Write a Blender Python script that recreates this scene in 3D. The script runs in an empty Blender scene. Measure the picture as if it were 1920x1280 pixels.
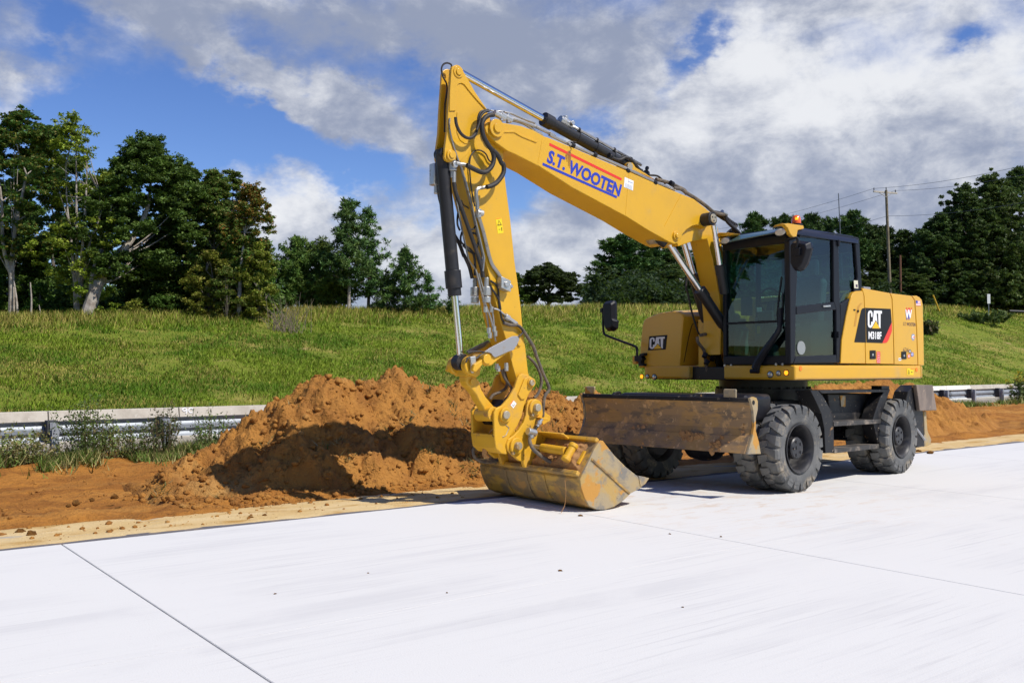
import bpy, bmesh, math, random
import numpy as np
from mathutils import Vector, noise as mnoise
random.seed(7); rng = np.random.default_rng(7)
scene = bpy.context.scene
COL = scene.collection
R = math.radians

# ------------------------------------------------------------------ camera
FPX, CAM_H = 1749.0, 1.49            # focal length in pixels of a 1920 px wide frame, lens height in metres
PITCH = math.atan(49 / FPX)
cam_d = bpy.data.cameras.new('camera'); cam = bpy.data.objects.new('camera', cam_d); COL.objects.link(cam)
cam_d.sensor_width = 36.0; cam_d.lens = 36.0 * FPX / 1920.0
cam_d.clip_start = 0.1; cam_d.clip_end = 4000
cam.location = (0, 0, CAM_H); cam.rotation_euler = (math.pi / 2 + PITCH, 0, 0)
scene.camera = cam

# ------------------------------------------------------------------ daylight
SUN_EL = R(51.0)
SUN_H = np.array([0.86, -0.51]); SUN_H /= np.linalg.norm(SUN_H)
sun_d = bpy.data.lights.new('sun', 'SUN'); sun = bpy.data.objects.new('sun', sun_d); COL.objects.link(sun)
sun_d.energy = 5.0; sun_d.angle = R(0.53); sun_d.color = (1.0, 0.94, 0.85)
ld = Vector((-SUN_H[0] * math.cos(SUN_EL), -SUN_H[1] * math.cos(SUN_EL), -math.sin(SUN_EL)))
sun.rotation_euler = ld.to_track_quat('-Z', 'Y').to_euler(); sun.location = (30, -20, 40)
scene.view_settings.view_transform = 'Standard'; scene.view_settings.look = 'None'
scene.view_settings.exposure = 0.0; scene.view_settings.gamma = 1.0
scene.view_settings.use_curve_mapping = False
scene.cycles.max_bounces = 8; scene.cycles.transparent_max_bounces = 12
scene.cycles.use_denoising = True
scene.cycles.caustics_reflective = False; scene.cycles.caustics_refractive = False


class NT:
    """small helper round a node tree"""
    def __init__(s, tree):
        s.t = tree
    def n(s, kind, **kw):
        nd = s.t.nodes.new(kind)
        for k, v in kw.items():
            setattr(nd, k, v)
        return nd
    def l(s, a, b):
        s.t.links.new(a, b)
    def setin(s, sock, v):
        if hasattr(v, 'links') or isinstance(v, bpy.types.NodeSocket):
            s.l(v, sock)
        else:
            sock.default_value = v
    def m(s, op, a, b=None, c=None, clamp=False):
        nd = s.n('ShaderNodeMath', operation=op); nd.use_clamp = clamp
        for i, v in enumerate((a, b, c)):
            if v is not None:
                s.setin(nd.inputs[i], v)
        return nd.outputs[0]
    def vm(s, op, a, b=None):
        nd = s.n('ShaderNodeVectorMath', operation=op)
        s.setin(nd.inputs[0], a)
        if b is not None:
            s.setin(nd.inputs[1], b)
        return nd.outputs['Value'] if op in ('DOT_PRODUCT', 'LENGTH') else nd.outputs[0]
    def noise(s, vec, scale, detail=4, rough=0.55, dist=0.0):
        nd = s.n('ShaderNodeTexNoise'); nd.inputs['Scale'].default_value = scale
        nd.inputs['Detail'].default_value = detail; nd.inputs['Roughness'].default_value = rough
        nd.inputs['Distortion'].default_value = dist
        if vec is not None:
            s.l(vec, nd.inputs['Vector'])
        return nd.outputs[0]
    def ss(s, x, lo, hi, a=0.0, b=1.0):
        nd = s.n('ShaderNodeMapRange', interpolation_type='SMOOTHSTEP')
        s.setin(nd.inputs[0], x)
        for i, v in zip((1, 2, 3, 4), (lo, hi, a, b)):
            s.setin(nd.inputs[i], v)
        return nd.outputs[0]
    def mix(s, fac, a, b):
        nd = s.n('ShaderNodeMix', data_type='RGBA')
        s.setin(nd.inputs[0], fac); s.setin(nd.inputs[6], a); s.setin(nd.inputs[7], b)
        return nd.outputs[2]
    def sep(s, v):
        nd = s.n('ShaderNodeSeparateXYZ'); s.l(v, nd.inputs[0]); return nd.outputs
    def comb(s, x, y, z):
        nd = s.n('ShaderNodeCombineXYZ')
        for i, v in enumerate((x, y, z)):
            s.setin(nd.inputs[i], v)
        return nd.outputs[0]


# ------------------------------------------------------------------ sky: Nishita blue with broken cloud
world = bpy.data.worlds.new('World'); scene.world = world; world.use_nodes = True
wt = world.node_tree; wt.nodes.clear(); W = NT(wt)
sky = W.n('ShaderNodeTexSky', sky_type='NISHITA')
sky.sun_disc = False; sky.sun_elevation = SUN_EL; sky.sun_rotation = math.atan2(SUN_H[0], SUN_H[1])
sky.altitude = 300; sky.air_density = 0.9; sky.dust_density = 0.05; sky.ozone_density = 2.6
tc = W.n('ShaderNodeTexCoord')
dirv = W.vm('NORMALIZE', tc.outputs['Generated'])
dx, dy, dz = W.sep(dirv)
zc = W.m('MAXIMUM', dz, 0.0)
den = W.m('ADD', zc, 0.32)
plane = W.comb(W.m('DIVIDE', dx, den), W.m('DIVIDE', dy, den), 0.37)   # cloud layer seen in perspective
az = W.m('ARCTAN2', dx, dy); el = W.m('ARCSINE', dz)
puffv = W.vm('MULTIPLY', dirv, (1.0, 1.0, 1.55))
# ragged edges: the directions are stirred by noise before the banks are measured
n_w1 = W.noise(puffv, 7.0, 6, 0.6); n_w2 = W.noise(W.vm('ADD', puffv, (7.3, 2.1, 4.0)), 7.0, 6, 0.6)
azw = W.m('ADD', az, W.m('MULTIPLY', W.m('SUBTRACT', n_w1, 0.5), 0.22))
elw = W.m('ADD', el, W.m('MULTIPLY', W.m('SUBTRACT', n_w2, 0.5), 0.16))

def direction(u, v):
    yu = (640 - v) / FPX
    d = np.array([(u - 960) / FPX, math.cos(PITCH) - yu * math.sin(PITCH), math.sin(PITCH) + yu * math.cos(PITCH)])
    return d / np.linalg.norm(d)

def bank(u, v, su, sv, w, rot=0.0):
    d = direction(u, v); a0 = math.atan2(d[0], d[1]); e0 = math.asin(d[2])
    ca, sa = math.cos(R(rot)), math.sin(R(rot))
    da = W.m('SUBTRACT', azw, a0); de = W.m('SUBTRACT', elw, e0)
    p = W.m('ADD', W.m('MULTIPLY', da, ca * FPX / su), W.m('MULTIPLY', de, sa * FPX / su))
    q = W.m('ADD', W.m('MULTIPLY', da, -sa * FPX / sv), W.m('MULTIPLY', de, ca * FPX / sv))
    r2 = W.m('ADD', W.m('MULTIPLY', p, p), W.m('MULTIPLY', q, q))
    return W.m('MULTIPLY', W.m('EXPONENT', W.m('MULTIPLY', r2, -1.0)), w)

def total(lst):
    acc = None
    for b in lst:
        x = bank(*b); acc = x if acc is None else W.m('ADD', acc, x)
    return acc
CLOUDS = [(1650, 250, 390, 190, .85), (1300, 320, 180, 120, .62), (960, 70, 300, 120, .50), (1000, 190, 120, 60, .25), (600, 40, 330, 66, .42), (60, 100, 200, 40, .26), (330, 5, 240, 30, .3), (1150, 560, 900, 110, .55), (560, 175, 120, 34, .4, -20),
          (535, 400, 92, 78, .72), (470, 130, 110, 40, .42, -35), (620, 215, 150, 48, .66, -22), (770, 300, 110, 48, .42), (780, 480, 120, 70, .48),
          (1500, 480, 500, 120, .50), (1050, 490, 170, 70, .46), (-15, 160, 52, 60, .55), (1520, 5, 260, 34, .42), (1100, 130, 150, 60, .3)]
GAPS = [(270, 235, 240, 84, -.66), (655, 345, 78, 42, -.55), (985, 350, 62, 40, -.45), (1090, 232, 62, 22, -.48, 24),
        (1320, 115, 95, 24, -.52, 48), (108, 40, 60, 26, -.42), (770, 150, 55, 36, -.30), (1835, 35, 46, 20, -.50), (450, 280, 130, 40, -.42), (1000, 470, 60, 30, -.2)]
LIGHTS = [(1740, 100, 320, 95, .62), (1450, 140, 120, 80, .52), (1250, 270, 140, 70, .42), (530, 375, 95, 62, .60), (1180, 500, 240, 80, .26), (800, 440, 120, 60, .30), (-20, 160, 70, 60, .5), (1850, 250, 120, 90, .2)]
GREYS = [(980, 50, 360, 100, -.30), (1640, 410, 420, 70, -.34), (380, 30, 460, 60, -.42), (620, 220, 140, 60, -.12), (1340, 30, 260, 40, -.3), (560, 440, 60, 30, -.15), (1900, 30, 60, 30, -.1)]
fbm = W.noise(puffv, 5.0, 10, 0.58, 0.3)
fine = W.noise(puffv, 19.0, 9, 0.64, 0.2)
cov = W.m('ADD', W.m('ADD', W.m('MULTIPLY', W.m('SUBTRACT', fbm, 0.5), 1.5), W.m('MULTIPLY', W.m('SUBTRACT', fine, 0.5), 0.50)), W.m('ADD', total(CLOUDS), total(GAPS)))
mask = W.ss(cov, -0.10, 0.62)
puff = W.noise(W.vm('ADD', puffv, (1.5, 0.3, -.035)), 11.0, 10, 0.60, 0.3)
lit = W.m('ADD', W.m('ADD', total(LIGHTS), total(GREYS)), W.m('ADD', W.m('MULTIPLY', W.m('SUBTRACT', fine, 0.5), 1.25), W.m('MULTIPLY', W.m('SUBTRACT', puff, 0.5), 2.5)))
litm = W.ss(lit, -0.45, 0.85)
ccol = W.mix(litm, (0.335, 0.385, 0.520, 1), (0.93, 0.945, 0.98, 1))
bg_sky = W.n('ShaderNodeBackground'); bg_sky.inputs[1].default_value = 0.138
hs_ = W.n('ShaderNodeHueSaturation'); hs_.inputs['Saturation'].default_value = 1.22; hs_.inputs['Hue'].default_value = 0.516
W.l(sky.outputs[0], hs_.inputs['Color']); W.l(hs_.outputs[0], bg_sky.inputs[0])
bg_cl = W.n('ShaderNodeBackground'); W.l(ccol, bg_cl.inputs[0]); bg_cl.inputs[1].default_value = 0.92
mx = W.n('ShaderNodeMixShader')
W.l(W.m('MULTIPLY', mask, 0.97), mx.inputs[0]); W.l(bg_sky.outputs[0], mx.inputs[1]); W.l(bg_cl.outputs[0], mx.inputs[2])
wo = W.n('ShaderNodeOutputWorld'); W.l(mx.outputs[0], wo.inputs[0])

# ------------------------------------------------------------------ frames of reference
E0 = np.array([-3.80, 7.92]); DR = np.array([0.792, 0.610]); DR /= np.linalg.norm(DR); NR = np.array([-DR[1], DR[0]])
C2 = np.array([3.52, 13.1])

def road(t, n, z=0.0):                # t metres along the slab edge, n metres beyond it
    p = E0 + DR * t + NR * n
    return (p[0], p[1], z)

class Frame:
    """a vertical machine frame: s forward, l to the machine's left, z up, about the slewing centre"""
    def __init__(s, deg, c=C2):
        a = R(deg); s.c = np.array(c, float)
        s.F = np.array([-math.sin(a), -math.cos(a)]); s.L = np.array([-s.F[1], s.F[0]])
    def __call__(s, f, l, z):
        p = s.c + s.F * f + s.L * l
        return (p[0], p[1], z)
    def at_l(s, u, v, l):             # where the sight line through a photo pixel meets the plane l = const
        d = direction(u, v); k = (l + s.c @ s.L) / (d[:2] @ s.L)
        p = d[:2] * k - s.c
        return float(p @ s.F), float(CAM_H + d[2] * k)
    def at_s(s, u, v, f):
        d = direction(u, v); k = (f + s.c @ s.F) / (d[:2] @ s.F)
        p = d[:2] * k - s.c
        return float(p @ s.L), float(CAM_H + d[2] * k)

U = Frame(45.8)       # undercarriage
S = Frame(51.5)       # upper structure, slewed a few degrees

def crop(ox, oy, sc):
    return lambda *pts: [(ox + x / sc, oy + y / sc) for x, y in pts]
z1 = crop(800, 100, 5.333); z2 = crop(820, 300, 7.111); z3 = crop(830, 460, 5.333); z4 = crop(840, 620, 4.923)
z5 = crop(880, 780, 5.333); z6 = crop(1220, 380, 3.765); z7 = crop(1500, 700, 5.567); z8 = crop(1100, 540, 5.818)
c1 = crop(780, 100, 4.0); c2 = crop(800, 400, 4.2667); c3 = crop(820, 620, 3.555); c4 = crop(1000, 180, 4.0)
c5 = crop(1280, 380, 3.5556); c6 = crop(1540, 500, 5.3333); c7 = crop(1360, 680, 4.5714); c8 = crop(1040, 540, 3.3675)

# ------------------------------------------------------------------ materials
MATS = {}
def material(name, base, rough=0.6, metal=0.0, var=None, bump=None, dirt=None, coat=0.0, spec=0.5, emit=None):
    """var = (colour, scale, lo, hi); dirt = list of (colour, scale, lo, hi, stretch); bump = (scale, strength, distance)"""
    m = bpy.data.materials.new(name); m.use_nodes = True
    t = NT(m.node_tree); b = m.node_tree.nodes['Principled BSDF']
    co = t.n('ShaderNodeTexCoord').outputs['Object']
    col = (*base, 1.0); rg = rough
    if var:
        c2_, sc, lo, hi = var
        col = t.mix(t.ss(t.noise(co, sc, 6, 0.6), lo, hi), col, (*c2_, 1.0))
    for k, dd in enumerate(dirt or []):
        dc, sc, lo, hi = dd[:4]; st = dd[4] if len(dd) > 4 else (1, 1, 1)
        v = t.vm('MULTIPLY', t.vm('ADD', co, (3.1 * k + 1.7, 5.3 * k, 2.2)), st)
        msk = t.ss(t.noise(v, sc, 8, 0.62, 0.3), lo, hi)
        col = t.mix(msk, col, (*dc, 1.0))
        mm = t.n('ShaderNodeMix', data_type='FLOAT')
        t.l(msk, mm.inputs[0]); t.setin(mm.inputs[2], rg); mm.inputs[3].default_value = 0.9
        rg = mm.outputs[0]
    t.setin(b.inputs['Base Color'], col); t.setin(b.inputs['Roughness'], rg)
    b.inputs['Metallic'].default_value = metal
    b.inputs['Specular IOR Level'].default_value = spec
    b.inputs['Coat Weight'].default_value = coat; b.inputs['Coat Roughness'].default_value = 0.12
    if bump:
        bp = t.n('ShaderNodeBump'); bp.inputs['Strength'].default_value = bump[1]; bp.inputs['Distance'].default_value = bump[2]
        t.l(t.noise(co, bump[0], 7, 0.6), bp.inputs['Height']); t.l(bp.outputs[0], b.inputs['Normal'])
    if emit:
        b.inputs['Emission Color'].default_value = (*emit[0], 1); b.inputs['Emission Strength'].default_value = emit[1]
    MATS[name] = m
    return m

YEL = (0.675, 0.372, 0.012)
M_yel = material('yellow_paint', YEL, 0.38, coat=0.25, var=((0.635, 0.352, 0.016), 3.0, .4, .7),
                 dirt=[((0.54, 0.32, 0.06), 2.2, .58, .80), ((0.13, 0.075, 0.03), 14, .69, .78), ((0.40, 0.27, 0.09), 40, .64, .74)])
M_body = material('yellow_body_paint', (0.665, 0.358, 0.018), 0.36, coat=0.3, var=((0.63, 0.345, 0.03), 2.0, .4, .7), dirt=[((0.52, 0.33, 0.10), 1.6, .56, .85), ((0.45, 0.32, 0.14), 30, .66, .76)])
M_bucket = material('worn_bucket_paint', (0.56, 0.32, 0.05), 0.55,
                    dirt=[((0.27, 0.18, 0.08), 3.2, .40, .57, (1, 1, 2.2)), ((0.44, 0.24, 0.07), 4.5, .52, .60), ((0.13, 0.085, 0.05), 2.6, .52, .66), ((0.07, 0.05, 0.04), 14, .66, .70)], bump=(22, .35, .01))
M_steelplate = material('worn_steel_plate', (0.38, 0.30, 0.18), 0.5, metal=0.2,
                        dirt=[((0.46, 0.31, 0.11), 2.6, .44, .60), ((0.22, 0.205, 0.18), 4.0, .48, .62), ((0.52, 0.27, 0.06), 2.4, .54, .58), ((0.12, 0.10, 0.085), 16, .66, .70)], bump=(25, .3, .008))
M_couple = material('dusty_yellow_paint', (0.65, 0.355, 0.018), 0.5, dirt=[((0.48, 0.29, 0.10), 3.0, .50, .75), ((0.12, 0.065, 0.025), 9, .64, .72), ((0.40, 0.20, 0.06), 5, .62, .70)])
M_blade = material('rusty_blade_steel', (0.30, 0.19, 0.095), 0.6, metal=0.0,
                   dirt=[((0.40, 0.235, 0.085), 2.6, .44, .60, (1, 1, 2.0)), ((0.19, 0.135, 0.085), 3.5, .52, .64, (1, 1, 3)), ((0.52, 0.31, 0.13), 4.0, .55, .62), ((0.58, 0.37, 0.18), 12, .60, .66), ((0.12, 0.09, 0.07), 9, .66, .72, (1, 1, 4))], bump=(20, .35, .01))
M_black = material('black_paint', (0.009, 0.009, 0.012), 0.42, spec=0.35, dirt=[((0.04, 0.034, 0.03), 3, .52, .78), ((0.26, 0.20, 0.14), 28, .68, .72)], coat=0.1)
M_under = material('dusty_black_steel', (0.010, 0.010, 0.012), 0.5, spec=0.35, dirt=[((0.06, 0.052, 0.045), 3, .52, .76), ((0.40, 0.33, 0.25), 26, .645, .68), ((0.30, 0.17, 0.07), 5, .64, .72)])
M_cyl = material('cylinder_black', (0.013, 0.013, 0.016), 0.5, dirt=[((0.06, 0.05, 0.04), 6, .55, .75)])
M_chrome = material('chrome_rod', (0.72, 0.72, 0.73), 0.14, metal=1.0)
M_zinc = material('zinc_fitting', (0.52, 0.52, 0.50), 0.38, metal=0.75, dirt=[((0.25, 0.22, 0.18), 20, .55, .7)])
M_pipe = material('steel_pipe', (0.40, 0.39, 0.37), 0.36, metal=0.8, dirt=[((0.22, 0.19, 0.15), 10, .55, .7)])
M_hose = material('rubber_hose', (0.018, 0.016, 0.016), 0.6, dirt=[((0.07, 0.055, 0.045), 6, .5, .8)])
M_hose_d = material('dusty_hose', (0.10, 0.085, 0.07), 0.8, dirt=[((0.20, 0.15, 0.10), 12, .45, .65)])
M_pin = material('pin_steel', (0.45, 0.40, 0.30), 0.5, metal=0.6, dirt=[((0.40, 0.26, 0.10), 12, .5, .65)])
M_grey = material('grey_guard_plate', (0.33, 0.33, 0.34), 0.45, metal=0.3, dirt=[((0.30, 0.20, 0.10), 6, .58, .72)])
M_tyre = material('dusty_rubber', (0.075, 0.078, 0.080), 0.85, dirt=[((0.155, 0.156, 0.152), 2.5, .36, .64), ((0.30, 0.255, 0.19), 4.5, .54, .72), ((0.30, 0.22, 0.12), 30, .66, .74)], bump=(60, .25, .004))
M_rim = material('rim_black', (0.022, 0.022, 0.026), 0.42, dirt=[((0.085, 0.08, 0.075), 4, .45, .7), ((0.34, 0.22, 0.13), 18, .66, .70)])
M_cab = material('cab_black', (0.008, 0.009, 0.014), 0.45, spec=0.3)
M_roof = material('cab_roof', (0.010, 0.012, 0.026), 0.4, spec=0.4)
M_inter = material('cab_interior', (0.060, 0.066, 0.072), 0.75)
M_seat = material('seat_cloth', (0.07, 0.085, 0.10), 0.85, var=((0.11, 0.13, 0.15), 60, .4, .6))
M_consl = material('console_grey', (0.24, 0.26, 0.26), 0.6)
M_white = material('white_vinyl', (0.80, 0.80, 0.80), 0.5)
M_decblk = material('black_vinyl', (0.010, 0.010, 0.011), 0.55, spec=0.3)
M_decyel = material('yellow_vinyl', (0.85, 0.48, 0.01), 0.4)
M_red = material('red_vinyl', (0.72, 0.035, 0.02), 0.4)
M_blue = material('blue_vinyl', (0.025, 0.045, 0.40), 0.4)
M_navy = material('navy_print', (0.06, 0.03, 0.07), 0.5)
M_warny = material('warning_yellow', (0.86, 0.62, 0.01), 0.45)
M_orange = material('orange_print', (0.80, 0.20, 0.02), 0.45)
M_skyvin = material('pale_blue_print', (0.28, 0.33, 0.48), 0.5)
M_amber = material('amber_lens', (0.85, 0.20, 0.01), 0.2, coat=0.5)
M_amberlit = material('amber_lens_lit', (0.9, 0.25, 0.01), 0.2, emit=((1.0, 0.30, 0.01), 2.2))
M_lens = material('lamp_lens', (0.55, 0.55, 0.52), 0.12, metal=0.6)
M_lensw = material('work_light_lens', (0.62, 0.58, 0.50), 0.25, coat=0.5)
M_visor = material('teal_visor', (0.05, 0.11, 0.12), 0.22, coat=0.4)
M_mud = material('mud', (0.42, 0.225, 0.085), 0.95, var=((0.30, 0.15, 0.055), 8, .4, .65), bump=(25, .6, .02))
M_tread = material('worn_tread', (0.04, 0.038, 0.036), 0.7, dirt=[((0.24, 0.20, 0.16), 5, .48, .70)])
M_joint = material('joint_dark', (0.05, 0.05, 0.05), 0.9)

def glass(name, tint, refl=0.9, dens=1.0):
    m = bpy.data.materials.new(name); m.use_nodes = True; t = NT(m.node_tree)
    m.node_tree.nodes.clear()
    tr = t.n('ShaderNodeBsdfTransparent'); tr.inputs[0].default_value = (*tint, 1)
    gl = t.n('ShaderNodeBsdfGlossy'); gl.inputs['Roughness'].default_value = 0.015; gl.inputs[0].default_value = (0.92, 0.97, 1.0, 1)
    fr = t.n('ShaderNodeFresnel'); fr.inputs[0].default_value = 1.52
    bf = t.n('ShaderNodeNewGeometry').outputs['Backfacing']
    fac = t.m('MULTIPLY', t.m('MULTIPLY', fr.outputs[0], refl * 1.7, clamp=True), t.m('SUBTRACT', 1.0, bf))
    mxs = t.n('ShaderNodeMixShader'); t.l(fac, mxs.inputs[0]); t.l(tr.outputs[0], mxs.inputs[1]); t.l(gl.outputs[0], mxs.inputs[2])
    o = t.n('ShaderNodeOutputMaterial'); t.l(mxs.outputs[0], o.inputs[0])
    return m
M_glass = glass('cab_glass', (0.55, 0.72, 0.68), .62)
M_glass_d = glass('cab_glass_dark', (0.40, 0.53, 0.50), .62)

# ------------------------------------------------------------------ mesh helpers
ORIGIN = {}
class MB:
    """collects solids in world coordinates, then links them as one mesh object"""
    def __init__(s):
        s.v = []; s.f = []; s.sm = []
    def add(s, verts, faces, smooth=False):
        o = len(s.v); s.v.extend([tuple(map(float, p)) for p in verts])
        s.f.extend([tuple(i + o for i in f) for f in faces]); s.sm.extend([smooth] * len(faces))
        return s
    def loft(s, rings, cap=True, smooth=False):
        n = len(rings[0]); v = [p for r in rings for p in r]; f = []
        for k in range(len(rings) - 1):
            for i in range(n):
                j = (i + 1) % n
                f.append((k * n + i, k * n + j, (k + 1) * n + j, (k + 1) * n + i))
        s.add(v, f, smooth)
        if cap:
            o = len(s.v) - len(v)
            s.f.append(tuple(o + i for i in reversed(range(n)))); s.sm.append(False)
            s.f.append(tuple(o + (len(rings) - 1) * n + i for i in range(n))); s.sm.append(False)
        return s
    def prism(s, ringA, ringB):
        return s.loft([ringA, ringB])
    def box(s, fr, s0, s1, l0, l1, z0, z1_):
        a = [fr(x, l0, z) for x, z in ((s0, z0), (s1, z0), (s1, z1_), (s0, z1_))]
        b = [fr(x, l1, z) for x, z in ((s0, z0), (s1, z0), (s1, z1_), (s0, z1_))]
        return s.loft([a, b])
    def side(s, fr, pts, l0, l1):     # outline in (s, z), extruded across l
        return s.loft([[fr(x, l0, z) for x, z in pts], [fr(x, l1, z) for x, z in pts]])
    def front(s, fr, pts, s0, s1):    # outline in (l, z), extruded along s
        return s.loft([[fr(s0, x, z) for x, z in pts], [fr(s1, x, z) for x, z in pts]])
    def cyl(s, p0, p1, r0, r1=None, seg=18, cap=True):
        p0 = np.array(p0, float); p1 = np.array(p1, float); r1 = r0 if r1 is None else r1
        d = p1 - p0; d /= np.linalg.norm(d)
        a = np.cross(d, (0, 0, 1)) if abs(d[2]) < .9 else np.cross(d, (1, 0, 0)); a /= np.linalg.norm(a); b = np.cross(d, a)
        ring = lambda p, r: [p + r * (a * math.cos(t) + b * math.sin(t)) for t in np.linspace(0, 2 * math.pi, seg, endpoint=False)]
        return s.loft([ring(p0, r0), ring(p1, r1)], cap, True)
    def lathe(s, p0, axis, prof, seg=28, closed=False):   # prof = [(along, radius)]
        p0 = np.array(p0, float); d = np.array(axis, float); d /= np.linalg.norm(d)
        a = np.cross(d, (0, 0, 1)) if abs(d[2]) < .9 else np.cross(d, (1, 0, 0)); a /= np.linalg.norm(a); b = np.cross(d, a)
        rings = [[p0 + d * y + r * (a * math.cos(t) + b * math.sin(t)) for t in np.linspace(0, 2 * math.pi, seg, endpoint=False)] for y, r in prof]
        if closed:
            rings.append(rings[0])
        return s.loft(rings, False, True)
    def tube(s, pts, r, seg=8, smooth=True, spline=True, step=5):
        P = [np.array(p, float) for p in pts]
        if spline and len(P) > 2:
            Q = []
            E = [2 * P[0] - P[1]] + P + [2 * P[-1] - P[-2]]
            for i in range(1, len(E) - 2):
                p0, p1_, p2, p3 = E[i - 1:i + 3]
                for t in np.linspace(0, 1, step, endpoint=False):
                    Q.append(.5 * ((2 * p1_) + (p2 - p0) * t + (2 * p0 - 5 * p1_ + 4 * p2 - p3) * t * t + (3 * p1_ - p0 - 3 * p2 + p3) * t ** 3))
            Q.append(P[-1]); P = Q
        rings = []; a = None
        for i, p in enumerate(P):
            d = P[min(i + 1, len(P) - 1)] - P[max(i - 1, 0)]; d /= (np.linalg.norm(d) + 1e-9)
            if a is None:
                a = np.cross(d, (0, 0, 1)) if abs(d[2]) < .9 else np.cross(d, (1, 0, 0))
            a = a - d * (a @ d); a /= np.linalg.norm(a); b = np.cross(d, a)
            rr = r(i / (len(P) - 1)) if callable(r) else r
            rings.append([p + rr * (a * math.cos(t) + b * math.sin(t)) for t in np.linspace(0, 2 * math.pi, seg, endpoint=False)])
        return s.loft(rings, True, smooth)
    def done(s, name, mat, parent=None, bevel=0.0, seg=2, sharp=35, fix=True):
        o0 = np.array(ORIGIN.get(root_of(parent), (0, 0, 0))) if parent else np.zeros(3)
        me = bpy.data.meshes.new(name)
        me.from_pydata([tuple(np.array(p) - o0) for p in s.v], [], s.f)
        me.polygons.foreach_set('use_smooth', s.sm)
        me.materials.append(mat)
        if fix:
            bm = bmesh.new(); bm.from_mesh(me); bmesh.ops.recalc_face_normals(bm, faces=bm.faces); bm.to_mesh(me); bm.free()
        if any(s.sm):
            me.set_sharp_from_angle(angle=R(sharp))
        me.update()
        o = bpy.data.objects.new(name, me); COL.objects.link(o)
        if parent:
            o.parent = parent
        if bevel:
            b = o.modifiers.new('bevel', 'BEVEL'); b.width = bevel; b.segments = seg; b.limit_method = 'ANGLE'; b.angle_limit = R(40)
        return o

def root_of(o):
    while o is not None and o.parent is not None:
        o = o.parent
    return o

def thing(name, loc, label, cat, group=None):
    o = bpy.data.objects.new(name, None); COL.objects.link(o); o.location = loc; o.empty_display_size = 0.3
    ORIGIN[o] = tuple(loc)
    return tag(o, label, cat, group)

def tag(o, label=None, cat=None, group=None, kind=None):
    if label: o['label'] = label
    if cat: o['category'] = cat
    if group: o['group'] = group
    if kind: o['kind'] = kind
    return o

def arrays_mesh(name, verts, faces, mat, parent=None, smooth=False, attr=None, origin=(0, 0, 0)):
    """numpy mesh; faces is an (n,3) or (n,4) array; attr = per-vertex rgb"""
    me = bpy.data.meshes.new(name)
    nv, nf, k = len(verts), len(faces), faces.shape[1]
    me.vertices.add(nv); me.vertices.foreach_set('co', (np.asarray(verts, np.float32) - np.asarray(origin, np.float32)).ravel())
    me.loops.add(nf * k); me.loops.foreach_set('vertex_index', faces.astype(np.int32).ravel())
    me.polygons.add(nf); me.polygons.foreach_set('loop_start', np.arange(0, nf * k, k, dtype=np.int32))
    me.polygons.foreach_set('use_smooth', np.full(nf, smooth))
    if attr is not None:
        a = me.color_attributes.new('tint', 'FLOAT_COLOR', 'POINT')
        a.data.foreach_set('color', np.concatenate([attr, np.ones((nv, 1))], 1).astype(np.float32).ravel())
    me.materials.append(mat); me.update(calc_edges=True); me.validate()
    o = bpy.data.objects.new(name, me); COL.objects.link(o)
    if parent:
        o.parent = parent
    return o
# ================================================================== THE SETTING
def sstep(x, a, b):
    t = np.clip((x - a) / (b - a), 0, 1); return t * t * (3 - 2 * t)

def drift(t):                         # rail, far road and bank swing slowly away from the slab edge
    return 0.055 * (np.clip(t, -40, 140) - 1.3)

CREST_T = np.array([-60, 5.4, 34, 105, 200.]); CREST_Z = np.array([3.0, 3.50, 5.22, 8.25, 10.5])
def vnoise(x, y, seed=0, octs=4, sc=1.0):
    """cheap value noise on arrays"""
    r = np.random.default_rng(seed); T = r.random((64, 64)); out = 0; amp = 1; tot = 0
    x = np.asarray(x, float) * sc; y = np.asarray(y, float) * sc
    for k in range(octs):
        xi = np.floor(x).astype(int); yi = np.floor(y).astype(int); fx = x - xi; fy = y - yi
        fx = fx * fx * (3 - 2 * fx); fy = fy * fy * (3 - 2 * fy)
        g = lambda i, j: T[(xi + i) % 64, (yi + j) % 64]
        out = out + amp * ((g(0, 0) * (1 - fx) + g(1, 0) * fx) * (1 - fy) + (g(0, 1) * (1 - fx) + g(1, 1) * fx) * fy)
        tot += amp; amp *= .5; x = x * 2.03 + 11.3; y = y * 2.03 + 5.7
    return out / tot

def terrain(t, n):
    t = np.asarray(t, float); n = np.asarray(n, float)
    m = n - drift(t)
    zc = np.interp(t, CREST_T, CREST_Z)
    zb = -0.10 - 0.27 * sstep(m, 7.2, 9.0)
    x = np.clip((m - 16.2) / (38 - 16.2), 0, 1)
    prof = np.where(x < 1, x ** 0.92 * (1.04 - .04 * x), 1.0)
    zbank = -0.37 + (zc + 0.37) * prof + 0.035 * np.clip(m - 38, 0, 30)
    zbank = zbank + (vnoise(t, n, 3, 3, .22) - .5) * .35 * sstep(m, 17, 22)
    w = sstep(m, 15.9, 16.6)
    return zb * (1 - w) + zbank * w

def grid_obj(name, ts, ns, zf, mat, kind='structure', smooth=True):
    T, N = np.meshgrid(ts, ns, indexing='ij'); Z = zf(T, N)
    P = E0 + T[..., None] * DR + N[..., None] * NR
    v = np.concatenate([P, Z[..., None]], 2).reshape(-1, 3)
    a, b = T.shape; I = np.arange(a * b).reshape(a, b)
    f = np.stack([I[:-1, :-1], I[1:, :-1], I[1:, 1:], I[:-1, 1:]], -1).reshape(-1, 4)
    o = arrays_mesh(name, v, f, mat, smooth=smooth)
    if kind: o['kind'] = kind
    return o

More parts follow.
